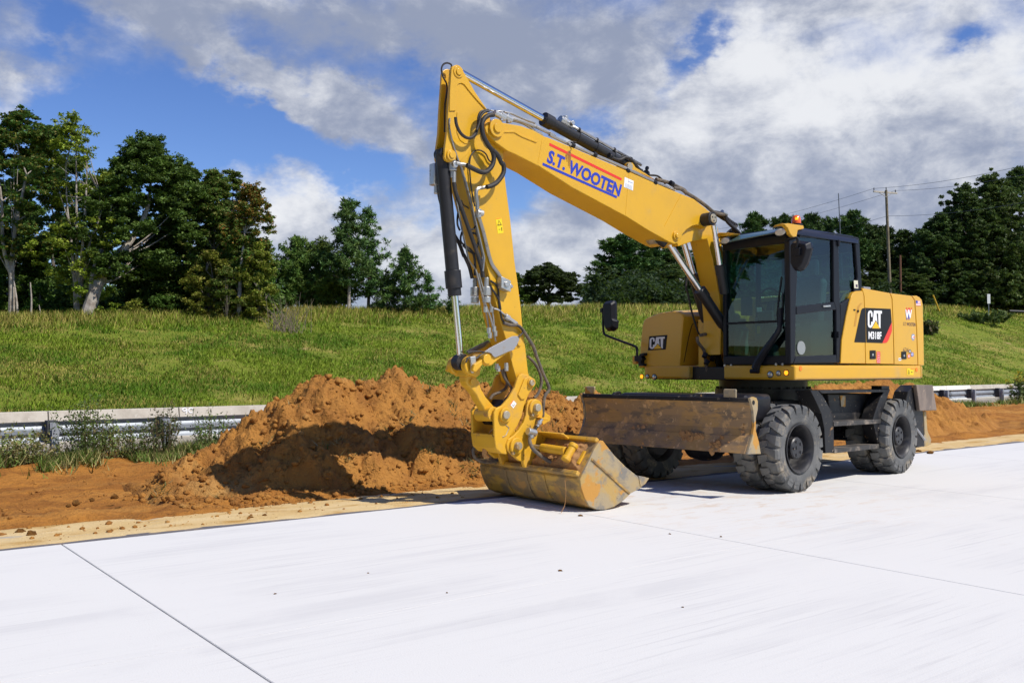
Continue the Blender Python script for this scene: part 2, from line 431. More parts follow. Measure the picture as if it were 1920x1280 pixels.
def ground_mat(name, cols, scales, rough=0.95, bump=(8, .5, .05), rot=0.0):
    """cols[0] mixed with the rest through noise of growing frequency"""
    m = bpy.data.materials.new(name); m.use_nodes = True; t = NT(m.node_tree); b = m.node_tree.nodes['Principled BSDF']
    co = t.n('ShaderNodeTexCoord').outputs['Object']
    rt = t.n('ShaderNodeVectorRotate', rotation_type='Z_AXIS'); t.l(co, rt.inputs[0]); rt.inputs['Angle'].default_value = rot
    co2 = rt.outputs[0]
    col = (*cols[0], 1)
    for i, (c, (sc, lo, hi, st)) in enumerate(zip(cols[1:], scales)):
        v = t.vm('MULTIPLY', t.vm('ADD', co2, (i * 7.1, i * 3.3, 0)), st)
        col = t.mix(t.ss(t.noise(v, sc, 8, 0.62, .2), lo, hi), col, (*c, 1))
    t.l(col, b.inputs['Base Color']); b.inputs['Roughness'].default_value = rough; b.inputs['Specular IOR Level'].default_value = 0.2
    bp = t.n('ShaderNodeBump'); bp.inputs['Strength'].default_value = bump[1]; bp.inputs['Distance'].default_value = bump[2]
    t.l(t.noise(co, bump[0], 9, 0.62), bp.inputs['Height']); t.l(bp.outputs[0], b.inputs['Normal'])
    return m
ROT = -math.atan2(DR[1], DR[0])       # turn object coordinates so x runs along the road

M_bank = ground_mat('bank_soil_and_thatch', [(0.17, 0.20, 0.022), (0.29, 0.24, 0.06), (0.12, 0.16, 0.016), (0.30, 0.22, 0.09)],
                    [(.35, .45, .7, (1, 1, 1)), (.8, .45, .65, (1, 1, 1)), (.5, .60, .72, (1, 1.5, 1))], bump=(6, .9, .12), rot=ROT)
M_dirt = ground_mat('red_clay', [(0.42, 0.180, 0.034), (0.29, 0.115, 0.022), (0.52, 0.27, 0.070), (0.21, 0.085, 0.018)],
                    [(1.1, .40, .62, (1, 2.2, 1)), (.55, .52, .72, (.5, 2.6, 1)), (7, .56, .72, (1, 1, 1))], bump=(17, 1.0, .06), rot=ROT)
M_pile = ground_mat('piled_clay', [(0.43, 0.200, 0.046), (0.32, 0.140, 0.034), (0.54, 0.32, 0.110), (0.21, 0.090, 0.024)],
                    [(1.4, .42, .62, (1, 1, 1)), (.55, .54, .72, (1, 1, 1)), (6, .58, .74, (1, 1, 1))], bump=(26, 1.0, .05), rot=ROT)
M_should = ground_mat('dusty_shoulder', [(0.60, 0.425, 0.19), (0.66, 0.50, 0.26), (0.46, 0.27, 0.08), (0.40, 0.37, 0.32)],
                      [(1.5, .40, .65, (.6, 2, 1)), (2.0, .50, .68, (.8, 1.5, 1)), (2.4, .60, .70, (.6, 1.8, 1))], bump=(34, .7, .03), rot=ROT)
M_asph = material('asphalt_edge', (0.115, 0.108, 0.112), 0.9, dirt=[((0.34, 0.25, 0.15), 4, .54, .72)], bump=(80, .4, .004))
M_farroad = ground_mat('far_carriageway_concrete', [(0.33, 0.30, 0.25), (0.25, 0.22, 0.18), (0.40, 0.33, 0.25)], [(.8, .4, .7, (.4, 2, 1)), (2, .55, .7, (.4, 2, 1))], bump=(20, .2, .01), rot=ROT)
M_conc = None

def concrete_mat():
    m = bpy.data.materials.new('white_curing_concrete'); m.use_nodes = True; t = NT(m.node_tree); b = m.node_tree.nodes['Principled BSDF']
    co = t.n('ShaderNodeTexCoord').outputs['Object']
    geo = t.n('ShaderNodeNewGeometry').outputs['Position']
    rt = t.n('ShaderNodeVectorRotate', rotation_type='Z_AXIS'); t.l(geo, rt.inputs[0]); rt.inputs['Angle'].default_value = ROT
    p = rt.outputs[0]
    streak = t.noise(t.vm('MULTIPLY', p, (.22, 2.6, 1)), 1.0, 7, .6, .3)
    patch = t.noise(p, .45, 6, .6, .4)
    drag = t.noise(t.vm('MULTIPLY', p, (.5, 16, 1)), 1.6, 5, .65)
    speck = t.noise(p, 34, 4, .6)
    w = t.m('MULTIPLY', t.ss(streak, .47, .66), t.ss(patch, .40, .58))
    col = t.mix(w, (0.655, 0.650, 0.628, 1), (0.590, 0.586, 0.574, 1))
    col = t.mix(t.m('MULTIPLY', t.ss(drag, .50, .68), t.m('MULTIPLY', t.ss(patch, .40, .58), .85)), col, (0.560, 0.555, 0.545, 1))
    col = t.mix(t.m('MULTIPLY', t.ss(speck, .60, .74), .35), col, (0.49, 0.485, 0.47, 1))
    stain = t.m('MULTIPLY', t.ss(t.noise(t.vm('MULTIPLY', p, (.8, 1.6, 1)), 1.1, 8, .66, .3), .66, .78), .45)
    col = t.mix(stain, col, (0.51, 0.475, 0.43, 1))
    # clay tracked across the slab round the machine and along the dug edge
    v2 = t.vm('SUBTRACT', geo, (2.3, 10.9, 0.0)); rr = t.vm('LENGTH', t.vm('MULTIPLY', v2, (1, 1, 0)))
    near = t.ss(rr, 3.2, .6)
    tr = t.m('MULTIPLY', near, t.ss(t.noise(t.vm('MULTIPLY', p, (1.0, 2.2, 1)), 2.6, 8, .68, .4), .50, .66))
    col = t.mix(t.m('MULTIPLY', tr, .55), col, (0.56, 0.42, 0.29, 1))
    t.l(col, b.inputs['Base Color']); b.inputs['Roughness'].default_value = 0.85; b.inputs['Specular IOR Level'].default_value = 0.25
    bp = t.n('ShaderNodeBump'); bp.inputs['Strength'].default_value = .22; bp.inputs['Distance'].default_value = .006
    hh = t.m('ADD', t.noise(t.vm('MULTIPLY', p, (.6, 30, 1)), 2.2, 4, .6), t.noise(p, 90, 3, .6))
    t.l(hh, bp.inputs['Height']); t.l(bp.outputs[0], b.inputs['Normal'])
    return m
M_conc = concrete_mat()

# the ground: one sheet out to the horizon
cc = np.concatenate
ts = cc([np.array([-900, -500, -250, -120, -70]), np.arange(-45, 130, 1.0), np.array([140, 160, 190, 240, 320, 500, 900.])])
ns = cc([np.array([-900, -400, -150, -60, -30, -12, -4, 0, 2, 4, 6]), np.arange(7, 20, .5), np.arange(20, 60, 1.0), np.array([64, 70, 80, 95, 120, 160, 250, 500, 900.])])
ground = grid_obj('ground', ts, ns, lambda t, n: np.where(n < 5, -0.16, terrain(t, n)), M_bank)

# pavement slabs: each slab between two joints is a piece of its own
pav_b = MB()
JOINT = 4.60
pav_b.loft([[road(-32, .0, -.15), road(62, .0, -.15), road(62, -14.6, -.15), road(-32, -14.6, -.15)], [road(-32, .0, -.030), road(62, .0, -.030), road(62, -14.6, -.030), road(-32, -14.6, -.030)]])
pavement = pav_b.done('concrete_pavement', M_joint); tag(pavement, kind='structure')
def slab_mesh(w):
    b = MB(); x0, x1, y0, y1 = .0045, JOINT - .0045, .0012, w - .0012; ch = .004
    lo = [(x0, -y0, -.2), (x1, -y0, -.2), (x1, -y1, -.2), (x0, -y1, -.2)]
    mid = [(x0, -y0, -ch), (x1, -y0, -ch), (x1, -y1, -ch), (x0, -y1, -ch)]
    hi = [(x0 + ch, -y0 - ch * .3, 0), (x1 - ch, -y0 - ch * .3, 0), (x1 - ch, -y1 + ch * .3, 0), (x0 + ch, -y1 + ch * .3, 0)]
    b.loft([lo, mid, hi])
    return b.done('concrete_slab', M_conc)
LANE = 3.58
first = slab_mesh(LANE); used = False
for k in range(-6, 13):
    for r_ in range(4):
        o = first if not used else first.copy()
        if used: COL.objects.link(o)
        used = True
        o.parent = pavement
        o.location = road(k * JOINT, -r_ * LANE, 0.0); o.rotation_euler = (0, 0, math.atan2(DR[1], DR[0]))

# thin asphalt line at the slab edge, then the dusty shoulder, then dug clay
grid_obj('asphalt_edge', np.arange(-30, 62, .25), np.array([0.004, .05, .10, .17]), lambda t, n: -.006 - .02 * (vnoise(t, n, 5, 3, 3) - .5) * (n > .03), M_asph)
def should_z(t, n):
    return -.004 + .03 * (vnoise(t, n, 9, 4, 1.6) - .5) * sstep(n, .1, .5) - .045 * sstep(n, 1.0, 1.5) + .006 * (vnoise(t, n, 10, 2, 14) - .5) + np.where(n < .13, -.012, 0)
grid_obj('shoulder', np.arange(-12, 62, .10), np.arange(.08, 1.62, .06), should_z, M_should)
def clay_z(t, n):
    m = n
    z = -.035 - .03 * sstep(n, 1.0, .6) + .10 * (vnoise(t, n, 21, 5, .8) - .5) * sstep(n, 1.0, 1.9)
    z = z + .07 * np.exp(-((n - 1.75 - .25 * (vnoise(t, n * 0, 2, 3, .7) - .5)) / .28) ** 2) * (.5 + 1.1 * vnoise(t, n, 22, 4, 2.2))   # spoil ridge left by the bucket
    z = z - .08 * np.exp(-((n - 3.0) / .9) ** 2)                                                            # the scraped trench floor
    z = z + .16 * sstep(n, 4.4, 6.4) + .10 * (vnoise(t, n, 23, 5, 2.0) - .5) * sstep(n, 4.0, 5.2)
    z = z + .060 * (vnoise(t, n, 24, 4, 6.0) - .5) + .022 * (vnoise(t, n, 26, 3, 17.0) - .5)
    z = z + (.150 * vnoise(t, n, 25, 4, 1.9) - .070) * sstep(n, .55, .95) * sstep(n, 1.9, 1.3)
    ed = sstep(n - drift(t), 6.9, 8.0)
    return z * (1 - ed) + (-.22) * ed
tt = cc([np.arange(-9, 5, .055), np.arange(5, 14, .12), np.arange(14, 40, .1), np.arange(40, 62, .3)])
grid_obj('clay_ground', tt, cc([np.arange(.55, 7.0, .05), np.arange(7.0, 11.0, .2)]), clay_z, M_dirt)
# far carriageway beyond the guardrail
grid_obj('far_road', np.arange(-60, 150, 2.0), np.array([8.6, 10, 12, 14, 15.0]), lambda t, n: np.full_like(t, -.31), M_farroad)
far = bpy.data.objects['far_road']
# swing it with the rail
me = far.data; co = np.empty(len(me.vertices) * 3, np.float32); me.vertices.foreach_get('co', co); co = co.reshape(-1, 3)
tl = (co[:, :2] - E0) @ DR
co[:, :2] += (drift(tl)[:, None] * NR); me.vertices.foreach_set('co', co.ravel()); me.update()

# ------------------------------------------------------------------ spoil heaps
def heap(name, crest_px, nc, n0, n1, label, seed, ends, step=.03, rough=1.0, zs=1.0):
    """crest_px: photo pixels of the skyline of the heap, read on the vertical plane n = nc"""
    ct, cz = [], []
    for u, v in crest_px:
        d = direction(u, v); k = (nc + E0 @ NR) / (d[:2] @ NR)
        ct.append(float((d[:2] * k - E0) @ DR)); cz.append(CAM_H + d[2] * k)
    ct = np.array(ct); cz = np.array(cz) * zs
    ts = np.arange(ct[0] - ends, ct[-1] + ends, step); ns = np.arange(n0, n1, step)
    T, N = np.meshgrid(ts, ns, indexing='ij')
    A = np.interp(T, cc([[ct[0] - ends], ct, [ct[-1] + ends]]), cc([[-.45], cz, [-.45]]))
    ncw = nc + .35 * (vnoise(T, T * 0, seed, 3, .6) - .5)
    toe0 = n0 + .25 + .55 * (vnoise(T, T * 0 + 3, seed + 1, 3, .8) - .35)
    wA = np.clip(A / 1.15, .12, 1) ** .65
    x = np.where(N < ncw, (ncw - N) / ((ncw - toe0) * wA), (N - ncw) / ((n1 - .2 - ncw) * wA))
    x = np.clip(x, 0, 1.15)
    shape = np.clip(1 - x ** 1.15, -.3, 1)
    body = vnoise(T, N, seed + 2, 4, 1.1) - .5
    Z = np.where(A > 0, A * shape, A) + .42 * body * np.clip(shape * 1.6, 0, 1) * np.clip(x * 3, .25, 1) * rough
    amp = np.clip(Z + .12, 0, .35) / .35
    P = np.stack([T, N], -1).reshape(-1, 2); zz = Z.reshape(-1); am = amp.reshape(-1)
    add = np.empty(len(P))
    for i, (a, b) in enumerate(P):
        h = zz[i]
        f = mnoise.fractal((a * 2.2, b * 2.2, h * 2.2 + seed), .8, 2.1, 5)
        wx = a + .10 * f; wy = b + .12 * mnoise.noise((a * 3.1 + 9, b * 3.1, h * 3))
        d1 = mnoise.voronoi((wx * 3.1, wy * 3.1, h * 3.1 + seed))[0]
        d2 = mnoise.voronoi((wx * 7.5, wy * 7.5, h * 7.5))[0]
        d3 = mnoise.voronoi((a * 17, b * 17, h * 17))[0]
        pit = min(0., mnoise.noise((a * 1.7 + 5, b * 1.7, seed)) + .12)
        d4 = mnoise.noise((a * 31, b * 31, h * 31)) + .6 * mnoise.noise((a * 52, b * 52, h * 52))
        add[i] = .016 * d4 + .15 * f + .15 * (min(d1[1] - d1[0], .5) - .22) + .085 * (min(d2[1] - d2[0], .45) - .18) + .062 * (d3[1] - d3[0] - .2) + .34 * pit
    Z = Z + (add * am * rough).reshape(Z.shape)
    Q = E0 + T[..., None] * DR + N[..., None] * NR
    # lean the lumps sideways a little so that steep faces are broken too
    jx = .05 * (vnoise(T, N, seed + 5, 3, 7) - .5) * amp; jy = .05 * (vnoise(T, N, seed + 6, 3, 7) - .5) * amp
    Q = Q + jx[..., None] * DR + jy[..., None] * NR
    v = np.concatenate([Q, Z[..., None]], 2).reshape(-1, 3)
    a, b = T.shape; I = np.arange(a * b).reshape(a, b)
    f = np.stack([I[:-1, :-1], I[1:, :-1], I[1:, 1:], I[:-1, 1:]], -1).reshape(-1, 4)
    org = road(float(ts.mean()), nc, 0)
    o = arrays_mesh(name, v, f, M_pile, smooth=True, origin=org); o.location = org
    tag(o, label, 'dirt pile')
    def hz(t, n):
        i = int(np.clip(round((t - ts[0]) / step), 0, len(ts) - 1)); j = int(np.clip(round((n - ns[0]) / step), 0, len(ns) - 1))
        return float(Z[i, j])
    return hz, (ts[0], ts[-1], n0, n1)
pile_h, pile_box = heap('dirt_pile', [(285, 897), (335, 874), (385, 846), (430, 815), (470, 786), (495, 768), (503, 744), (555, 735), (575, 716), (598, 708), (640, 716), (672, 727), (700, 712),
    (742, 699), (772, 706), (786, 702), (812, 716), (835, 724), (870, 714), (925, 720), (990, 724), (1030, 730), (1062, 742), (1080, 775)], 3.25, 1.15, 5.9,
    'big heap of orange clay dug up to the left of the excavator bucket', 31, .45, step=.023)
heap('dirt_pile', [(1078, 752), (1092, 738), (1112, 733), (1130, 738), (1142, 752)], 3.9, 2.4, 5.4, 'small mound of clay peeking over the dozer blade', 47, .3, step=.04)
heap('dirt_pile', [(1425, 765), (1470, 738), (1530, 720), (1580, 721), (1620, 722), (1655, 717), (1690, 720), (1722, 728), (1752, 743), (1790, 764), (1845, 785), (1880, 796)], 4.1, 1.9, 6.4,
     'long heap of orange clay behind the rear wheels of the excavator', 59, 1.2, step=.045)

# clods: the larger ones singly, the crumbs as loose stuff
def clod_mesh(name, seed, sub=2):
    bm = bmesh.new(); bmesh.ops.create_icosphere(bm, subdivisions=sub, radius=1.0)
    for v in bm.verts:
        k = 1 + .62 * mnoise.noise(v.co * 1.4 + Vector((seed, 0, 0))) + .34 * mnoise.noise(v.co * 3.1 + Vector((0, seed, 0)))
        v.co *= k; v.co.z *= .72
    me = bpy.data.meshes.new(name); bm.to_mesh(me); bm.free(); me.materials.append(M_pile)
    me.polygons.foreach_set('use_smooth', [True] * len(me.polygons))
    return me
CL = [clod_mesh('dirt_clod', s) for s in (1.3, 4.7, 8.1)]
def on_ground(u, v, z=0.0):
    d = direction(u, v); k = (z - CAM_H) / d[2]; return d[:2] * k
def tn(p):
    q = np.asarray(p) - E0; return float(q @ DR), float(q @ NR)
for k, (u, v, r) in enumerate([(58, 1005, .045), (142, 946, .042), (172, 939, .028), (215, 934, .040), (222, 957, .036), (128, 950, .025), (330, 965, .03), (470, 974, .03), (497, 970, .03), (430, 940, .04), (38, 1000, .035), (95, 975, .03)]):
    p = on_ground(u, v, -.02); o = bpy.data.objects.new('dirt_clod', CL[k % 3]); COL.objects.link(o)
    o.location = (p[0], p[1], r * .25 - .01); o.scale = (r, r * random.uniform(.8, 1.2), r); o.rotation_euler = (0, 0, k * 1.3)
    tag(o, 'brown clod of clay lying loose on the ground between heap and slab edge', 'dirt clod', 'clods along the shoulder')
for k, (u, v, r) in enumerate([(1050, 1070, .012), (1256, 1001, .009), (1352, 1006, .009), (1088, 967, .018), (838, 1111, .006), (516, 1113, .007), (690, 1074, .006), (1280, 1138, .006), (1745, 850, .05), (1722, 846, .035)]):
    p = on_ground(u, v); o = bpy.data.objects.new('dirt_crumb', CL[k % 3]); COL.objects.link(o)
    o.location = (p[0], p[1], r * .4); o.scale = (r * 1.3, r, r * .8); o.rotation_euler = (0, 0, k * 2.1)
    tag(o, 'small crumb of brown clay dropped on the white concrete slab', 'dirt crumb', 'crumbs of clay on the slabs')
def scatter_clods(count, name, fn):
    small = [clod_mesh('crumb', s_, 1) for s_ in (2.2, 5.1, 7.7)]
    base = [np.array([v.co[:] for v in m.vertices]) for m in small]; fb = [np.array([p.vertices[:] for p in m.polygons]) for m in small]
    V, F, o = [], [], 0
    for i in range(count):
        x, y, z, r = fn(); k = i % 3; a = random.random() * 6.28
        rot = np.array([[math.cos(a), -math.sin(a), 0], [math.sin(a), math.cos(a), 0], [0, 0, 1]])
        V.append(base[k] @ rot.T * r + (x, y, z + r * .2)); F.append(fb[k] + o); o += len(base[k])
    ob = arrays_mesh(name, np.concatenate(V), np.concatenate(F), M_pile, smooth=True); tag(ob, 'loose crumbs and clods of orange clay over the heap and dug strip', 'clay crumbs', kind='stuff')
def pick():
    if random.random() < .72:
        t = random.uniform(pile_box[0] + .2, pile_box[1] - .2); n = 1.25 + 2.4 * random.random() ** 1.3
        z = max(pile_h(t, n), float(clay_z(np.array(t), np.array(n))))
        r = .010 + .05 * random.random() ** 5
    else:
        t = random.uniform(-3, 4.5); n = random.uniform(.25, 5); z = float(clay_z(np.array(t), np.array(n))) if n > 1.2 else float(should_z(np.array(t), np.array(n)))
        r = .006 + .03 * random.random() ** 5
    p = road(t, n, z); return p[0], p[1], z, r
scatter_clods(5200, 'clay_crumbs', pick)

# ------------------------------------------------------------------ precast barrier sections beyond the far road
M_barr = material('barrier_concrete', (0.50, 0.46, 0.39), 0.85, var=((0.40, 0.36, 0.30), 2.5, .4, .65), dirt=[((0.25, 0.22, 0.19), 1.6, .60, .75, (1, 1, 3)), ((0.62, 0.59, 0.54), 5, .6, .7)], bump=(30, .3, .01))
M_barrw = material('new_white_barrier', (0.76, 0.74, 0.68), 0.85, var=((0.66, 0.63, 0.56), 2, .4, .7), bump=(30, .2, .01))
BT0, BLEN = -8.0 + .33, 3.0
def barrier_line(t): return 15.4 + .055 * (t - 1.3) * 1.0
bdir = DR + .055 * NR; bdir /= np.linalg.norm(bdir); bn = np.array([-bdir[1], bdir[0]])
BP0 = np.array(road(1.3, 15.4)[:2])
class BFrame:
    def __init__(s, p, d):
        s.p = np.array(p); s.d = d; s.n = np.array([-d[1], d[0]])
    def __call__(s, a, n, z):
        q = s.p + s.d * a + s.n * n; return (q[0], q[1], z)
prof_b = [(-.30, -.36), (-.30, -.27), (-.19, -.02), (-.085, .47), (.085, .47), (.19, -.02), (.30, -.27), (.30, -.36)]
def px_on_barrier(u, v=770):
    d = direction(u, v); k = ((BP0 - bn * .08) @ bn) / (d[:2] @ bn); return float((d[:2] * k - BP0) @ bdir), CAM_H + d[2] * k
a90, _ = px_on_barrier(90); a335, _ = px_on_barrier(335)
BLEN = a335 - a90
aend, _ = px_on_barrier(2000, 720)
brk = [a90 + BLEN * k for k in range(-3, 34) if a90 + BLEN * (k - 1) < aend]
a1690, _ = px_on_barrier(1690, 728); a1778, _ = px_on_barrier(1778, 725); a1080, _ = px_on_barrier(1080, 745); a1145, _ = px_on_barrier(1150, 743)
bl = {-1: 'plain grey concrete barrier section at the frame edge with white paint specks', 0: 'grey concrete barrier section behind the tallest roadside weed', 1: 'weathered concrete barrier section sprayed with the number 90'}
barrier0 = None
for k in range(len(brk) - 1):
    x0, x1 = brk[k], brk[k + 1]; idx = k - 3
    fr = BFrame(BP0 + bdir * x0, bdir)
    white = (a1080 - 1 < x0 < a1145 + .5) or (a1690 - 4 < x0 < a1778)
    b = MB(); b.loft([[fr(.012, n, z) for n, z in prof_b], [fr(BLEN - .012, n, z) for n, z in prof_b]])
    g = np.array(fr(0, 0, -.36)); o = b.done('concrete_barrier', M_barrw if white else M_barr, bevel=.012)
    me = o.data
    for v in me.vertices: v.co -= Vector(g)
    o.location = g
    lab = bl.get(idx)
    if lab: tag(o, lab, 'barrier', 'concrete barrier sections along the far road')
    elif white and x0 < a1145 + .5: tag(o, 'white barrier section showing between the small clay mound and the dozer blade' if x0 < a1080 else 'white barrier section just right of the small clay mound, above the dozer blade', 'barrier', 'white barrier sections beyond the excavator')
    elif x0 > a1778:
        far_k = sum(1 for q_ in brk[:k] if q_ > a1778)
        tag(o, ['grey barrier section right beside the white ones beyond the stabiliser pad', 'second grey barrier section counted from the white ones beyond the stabiliser pad', 'third grey barrier section counted from the white ones beyond the stabiliser pad',
                'grey barrier section behind the goldenrod flowers', 'grey barrier section at the right frame edge past the goldenrod', 'grey barrier section running out of the frame on the right'][min(5, far_k)], 'barrier', 'grey barrier sections along the far road')
    elif white: tag(o, 'clean white concrete barrier section beyond the machine, below the grass bank', 'barrier', 'white barrier sections beyond the excavator')
    else: tag(o, 'grey concrete barrier section in the row at the foot of the grass bank', 'barrier', 'grey barrier sections along the far road')
    if idx == 1: bar90 = (o, g, fr)

def text_mesh(body, condense=1.0, bold=0.0, shear=0.0, space=1.0):
    c = bpy.data.curves.new('txt', 'FONT'); c.body = body; c.size = 1.0; c.offset = bold; c.shear = shear; c.space_character = space; c.resolution_u = 3
    o = bpy.data.objects.new('txt', c); COL.objects.link(o)
    dg = bpy.context.evaluated_depsgraph_get(); me = bpy.data.meshes.new_from_object(o.evaluated_get(dg))
    bpy.data.objects.remove(o); bpy.data.curves.remove(c)
    v = np.array([p.co[:2] for p in me.vertices]); f = [tuple(p.vertices) for p in me.polygons]; bpy.data.meshes.remove(me)
    mn, mx_ = v.min(0), v.max(0); v = (v - mn) / (mx_ - mn)
    return v, f                       # normalised to the unit square

# the sprayed 90 on the second section: a hand-drawn round 9 and 0
o90, g90, fr90 = bar90
def face_pt(a, z):                    # point on the slanting road-side face
    n = -.085 - .105 * (0.47 - z) / .49 if z > -.02 else -.19
    return fr90(a, n - .006, z)
am, zm = px_on_barrier(353, 769); am -= brk[4]
sp = MB()
def stroke(pts, r=.016):
    sp.tube([face_pt(am + x * .95, zm + .01 + y * .78) for x, y in pts], r, 6)
stroke([(-.06, .03), (-.10, .06), (-.15, .05), (-.17, .01), (-.14, -.03), (-.09, -.02), (-.055, .03), (-.06, -.05), (-.085, -.12)])
stroke([(.06, .06), (.01, .03), (.00, -.04), (.03, -.09), (.09, -.08), (.12, -.02), (.11, .04), (.05, .065)])
ORIGIN[o90] = tuple(g90)
sp.done('spray_number', M_white, parent=o90)

# ------------------------------------------------------------------ W-beam guardrail between the carriageways
M_galv = material('galvanised_steel', (0.33, 0.36, 0.40), 0.55, metal=0.35, var=((0.26, 0.29, 0.33), 4, .4, .65))
M_post = material('galvanised_post', (0.40, 0.43, 0.48), 0.5, metal=0.4, var=((0.33, 0.35, 0.40), 8, .4, .65))
M_block = material('dark_offset_block', (0.035, 0.037, 0.045), 0.7, dirt=[((0.10, 0.10, 0.11), 9, .5, .7)])
gd = DR + .055 * NR; gd /= np.linalg.norm(gd); GP0 = np.array(road(1.29, 6.68)[:2])
gfr = BFrame(GP0, gd)
rail = thing('guardrail', gfr(0, 0, 0), 'long galvanised guardrail running behind the clay heap on posts with dark blocks', 'guardrail')
def gpx(u):
    d = direction(u, 720); k = (GP0 @ gfr.n) / (d[:2] @ gfr.n); return float((d[:2] * k - GP0) @ gd)
pa = [gpx(105) - 2.15, gpx(105), gpx(315)]
while pa[-1] < gpx(1700): pa.append(pa[-1] + 2.0)
pa = [p for p in pa if p < gpx(1700)] + [gpx(u) for u in (1729, 1777, 1828, 1880, 1925)]
Wp = [(.0, .0), (.035, .03), (.055, .07), (.035, .105), (.012, .125), (.012, .185), (.035, .205), (.055, .24), (.035, .28), (.0, .31)]
zr0 = .365
seg_edges = [-9.5, gpx(105) + .02] + [gpx(105) + 3.81 * k for k in range(1, 9)] + [gpx(1700), gpx(1960)]
for a0, a1 in zip(seg_edges[:-1], seg_edges[1:]):
    b = MB()
    outer = lambda a: [gfr(a, .27 + d_, zr0 + z_) for d_, z_ in Wp] + [gfr(a, .262 + d_, zr0 + z_) for d_, z_ in reversed(Wp)]
    b.loft([outer(a0), outer(a1 + .03)]); b.done('rail', M_galv, rail)
pm = None
for a in pa:
    b = MB()
    b.loft([[gfr(a + x, y, -.25) for x, y in ((-.05, -.02), (.05, -.02), (.05, 0), (.006, 0), (.006, .09), (.05, .09), (.05, .11), (-.05, .11), (-.05, .09), (-.006, .09), (-.006, 0), (-.05, 0))],
            [gfr(a + x, y, .665) for x, y in ((-.05, -.02), (.05, -.02), (.05, 0), (.006, 0), (.006, .09), (.05, .09), (.05, .11), (-.05, .11), (-.05, .09), (-.006, .09), (-.006, 0), (-.05, 0))]])
    po = b.done('post', M_post, rail)
    h = MB()
    for zz_ in (.45, .51): h.cyl(gfr(a - .025, -.021, zz_), gfr(a - .025, -.027, zz_), .011, seg=8)
    h.done('bolt', M_block, po)
    b = MB(); b.loft([[gfr(a + x - .012, y, .345) for x, y in ((-.075, .113), (.075, .113), (.075, .262), (-.075, .262))], [gfr(a + x - .012, y, .695) for x, y in ((-.075, .113), (.075, .113), (.075, .262), (-.075, .262))]])
    b.done('block', M_block, rail, bevel=.008)
# ================================================================== VEGETATION
def leaf_mat(name, base, trans=0.3, rough=0.6):
    m = bpy.data.materials.new(name); m.use_nodes = True; t = NT(m.node_tree); m.node_tree.nodes.clear()
    at = t.n('ShaderNodeAttribute'); at.attribute_name = 'tint'
    oi = t.n('ShaderNodeObjectInfo')
    hs = t.n('ShaderNodeHueSaturation'); t.l(at.outputs['Color'], hs.inputs['Color'])
    t.l(t.m('MULTIPLY_ADD', oi.outputs['Random'], .36, .82), hs.inputs['Value'])
    t.l(t.m('MULTIPLY_ADD', oi.outputs['Random'], .03, .485), hs.inputs['Hue'])
    df = t.n('ShaderNodeBsdfPrincipled'); t.l(hs.outputs[0], df.inputs['Base Color']); df.inputs['Roughness'].default_value = rough; df.inputs['Specular IOR Level'].default_value = .25
    tr = t.n('ShaderNodeBsdfTranslucent'); 
    mxc = t.mix(.5, hs.outputs[0], (0.10, 0.16, 0.02, 1)); t.l(mxc, tr.inputs[0])
    ms = t.n('ShaderNodeMixShader'); ms.inputs[0].default_value = trans
    t.l(df.outputs[0], ms.inputs[1]); t.l(tr.outputs[0], ms.inputs[2])
    o = t.n('ShaderNodeOutputMaterial'); t.l(ms.outputs[0], o.inputs[0])
    return m
M_leaf = leaf_mat('leaves', (1, 1, 1), .34)
M_needle = leaf_mat('needles', (1, 1, 1), .10)
M_grass = leaf_mat('grass_blades', (1, 1, 1), .35)
M_bark = material('grey_bark', (0.17, 0.145, 0.12), 0.9, var=((0.10, 0.085, 0.07), 5, .4, .6), bump=(14, .7, .03))
M_barkp = material('pale_bark', (0.40, 0.36, 0.31), 0.9, var=((0.24, 0.20, 0.165), 3, .42, .62), bump=(12, .6, .03))
M_barkd = material('pine_bark', (0.13, 0.085, 0.06), 0.95, var=((0.20, 0.15, 0.12), 4, .4, .6), bump=(14, .8, .04))

def leaf_quads(c, size, up=.35, aspect=1.7, g=rng):
    """pointed leaves, one face each: centres (n,3), sizes (n,)"""
    n = len(c)
    nrm = g.normal(size=(n, 3)); nrm[:, 2] = np.abs(nrm[:, 2]) + up; nrm /= np.linalg.norm(nrm, axis=1)[:, None]
    a = np.cross(nrm, g.normal(size=(n, 3))); a /= np.linalg.norm(a, axis=1)[:, None]; b = np.cross(nrm, a)
    s = size[:, None] * .5
    q = np.stack([c - a * s * aspect * 1.1, c + a * s * aspect * .75 - b * s * 1.15, c + a * s * aspect * .75 + b * s * 1.15], 1).reshape(-1, 3)
    return q, np.arange(3 * n).reshape(n, 3)

def tint_of(n, pal, g, wts=None, jit=.16):
    pal = np.array(pal); idx = g.choice(len(pal), n, p=wts)
    return pal[idx] * (1 + g.normal(0, jit, (n, 1))).clip(.55, 1.5)

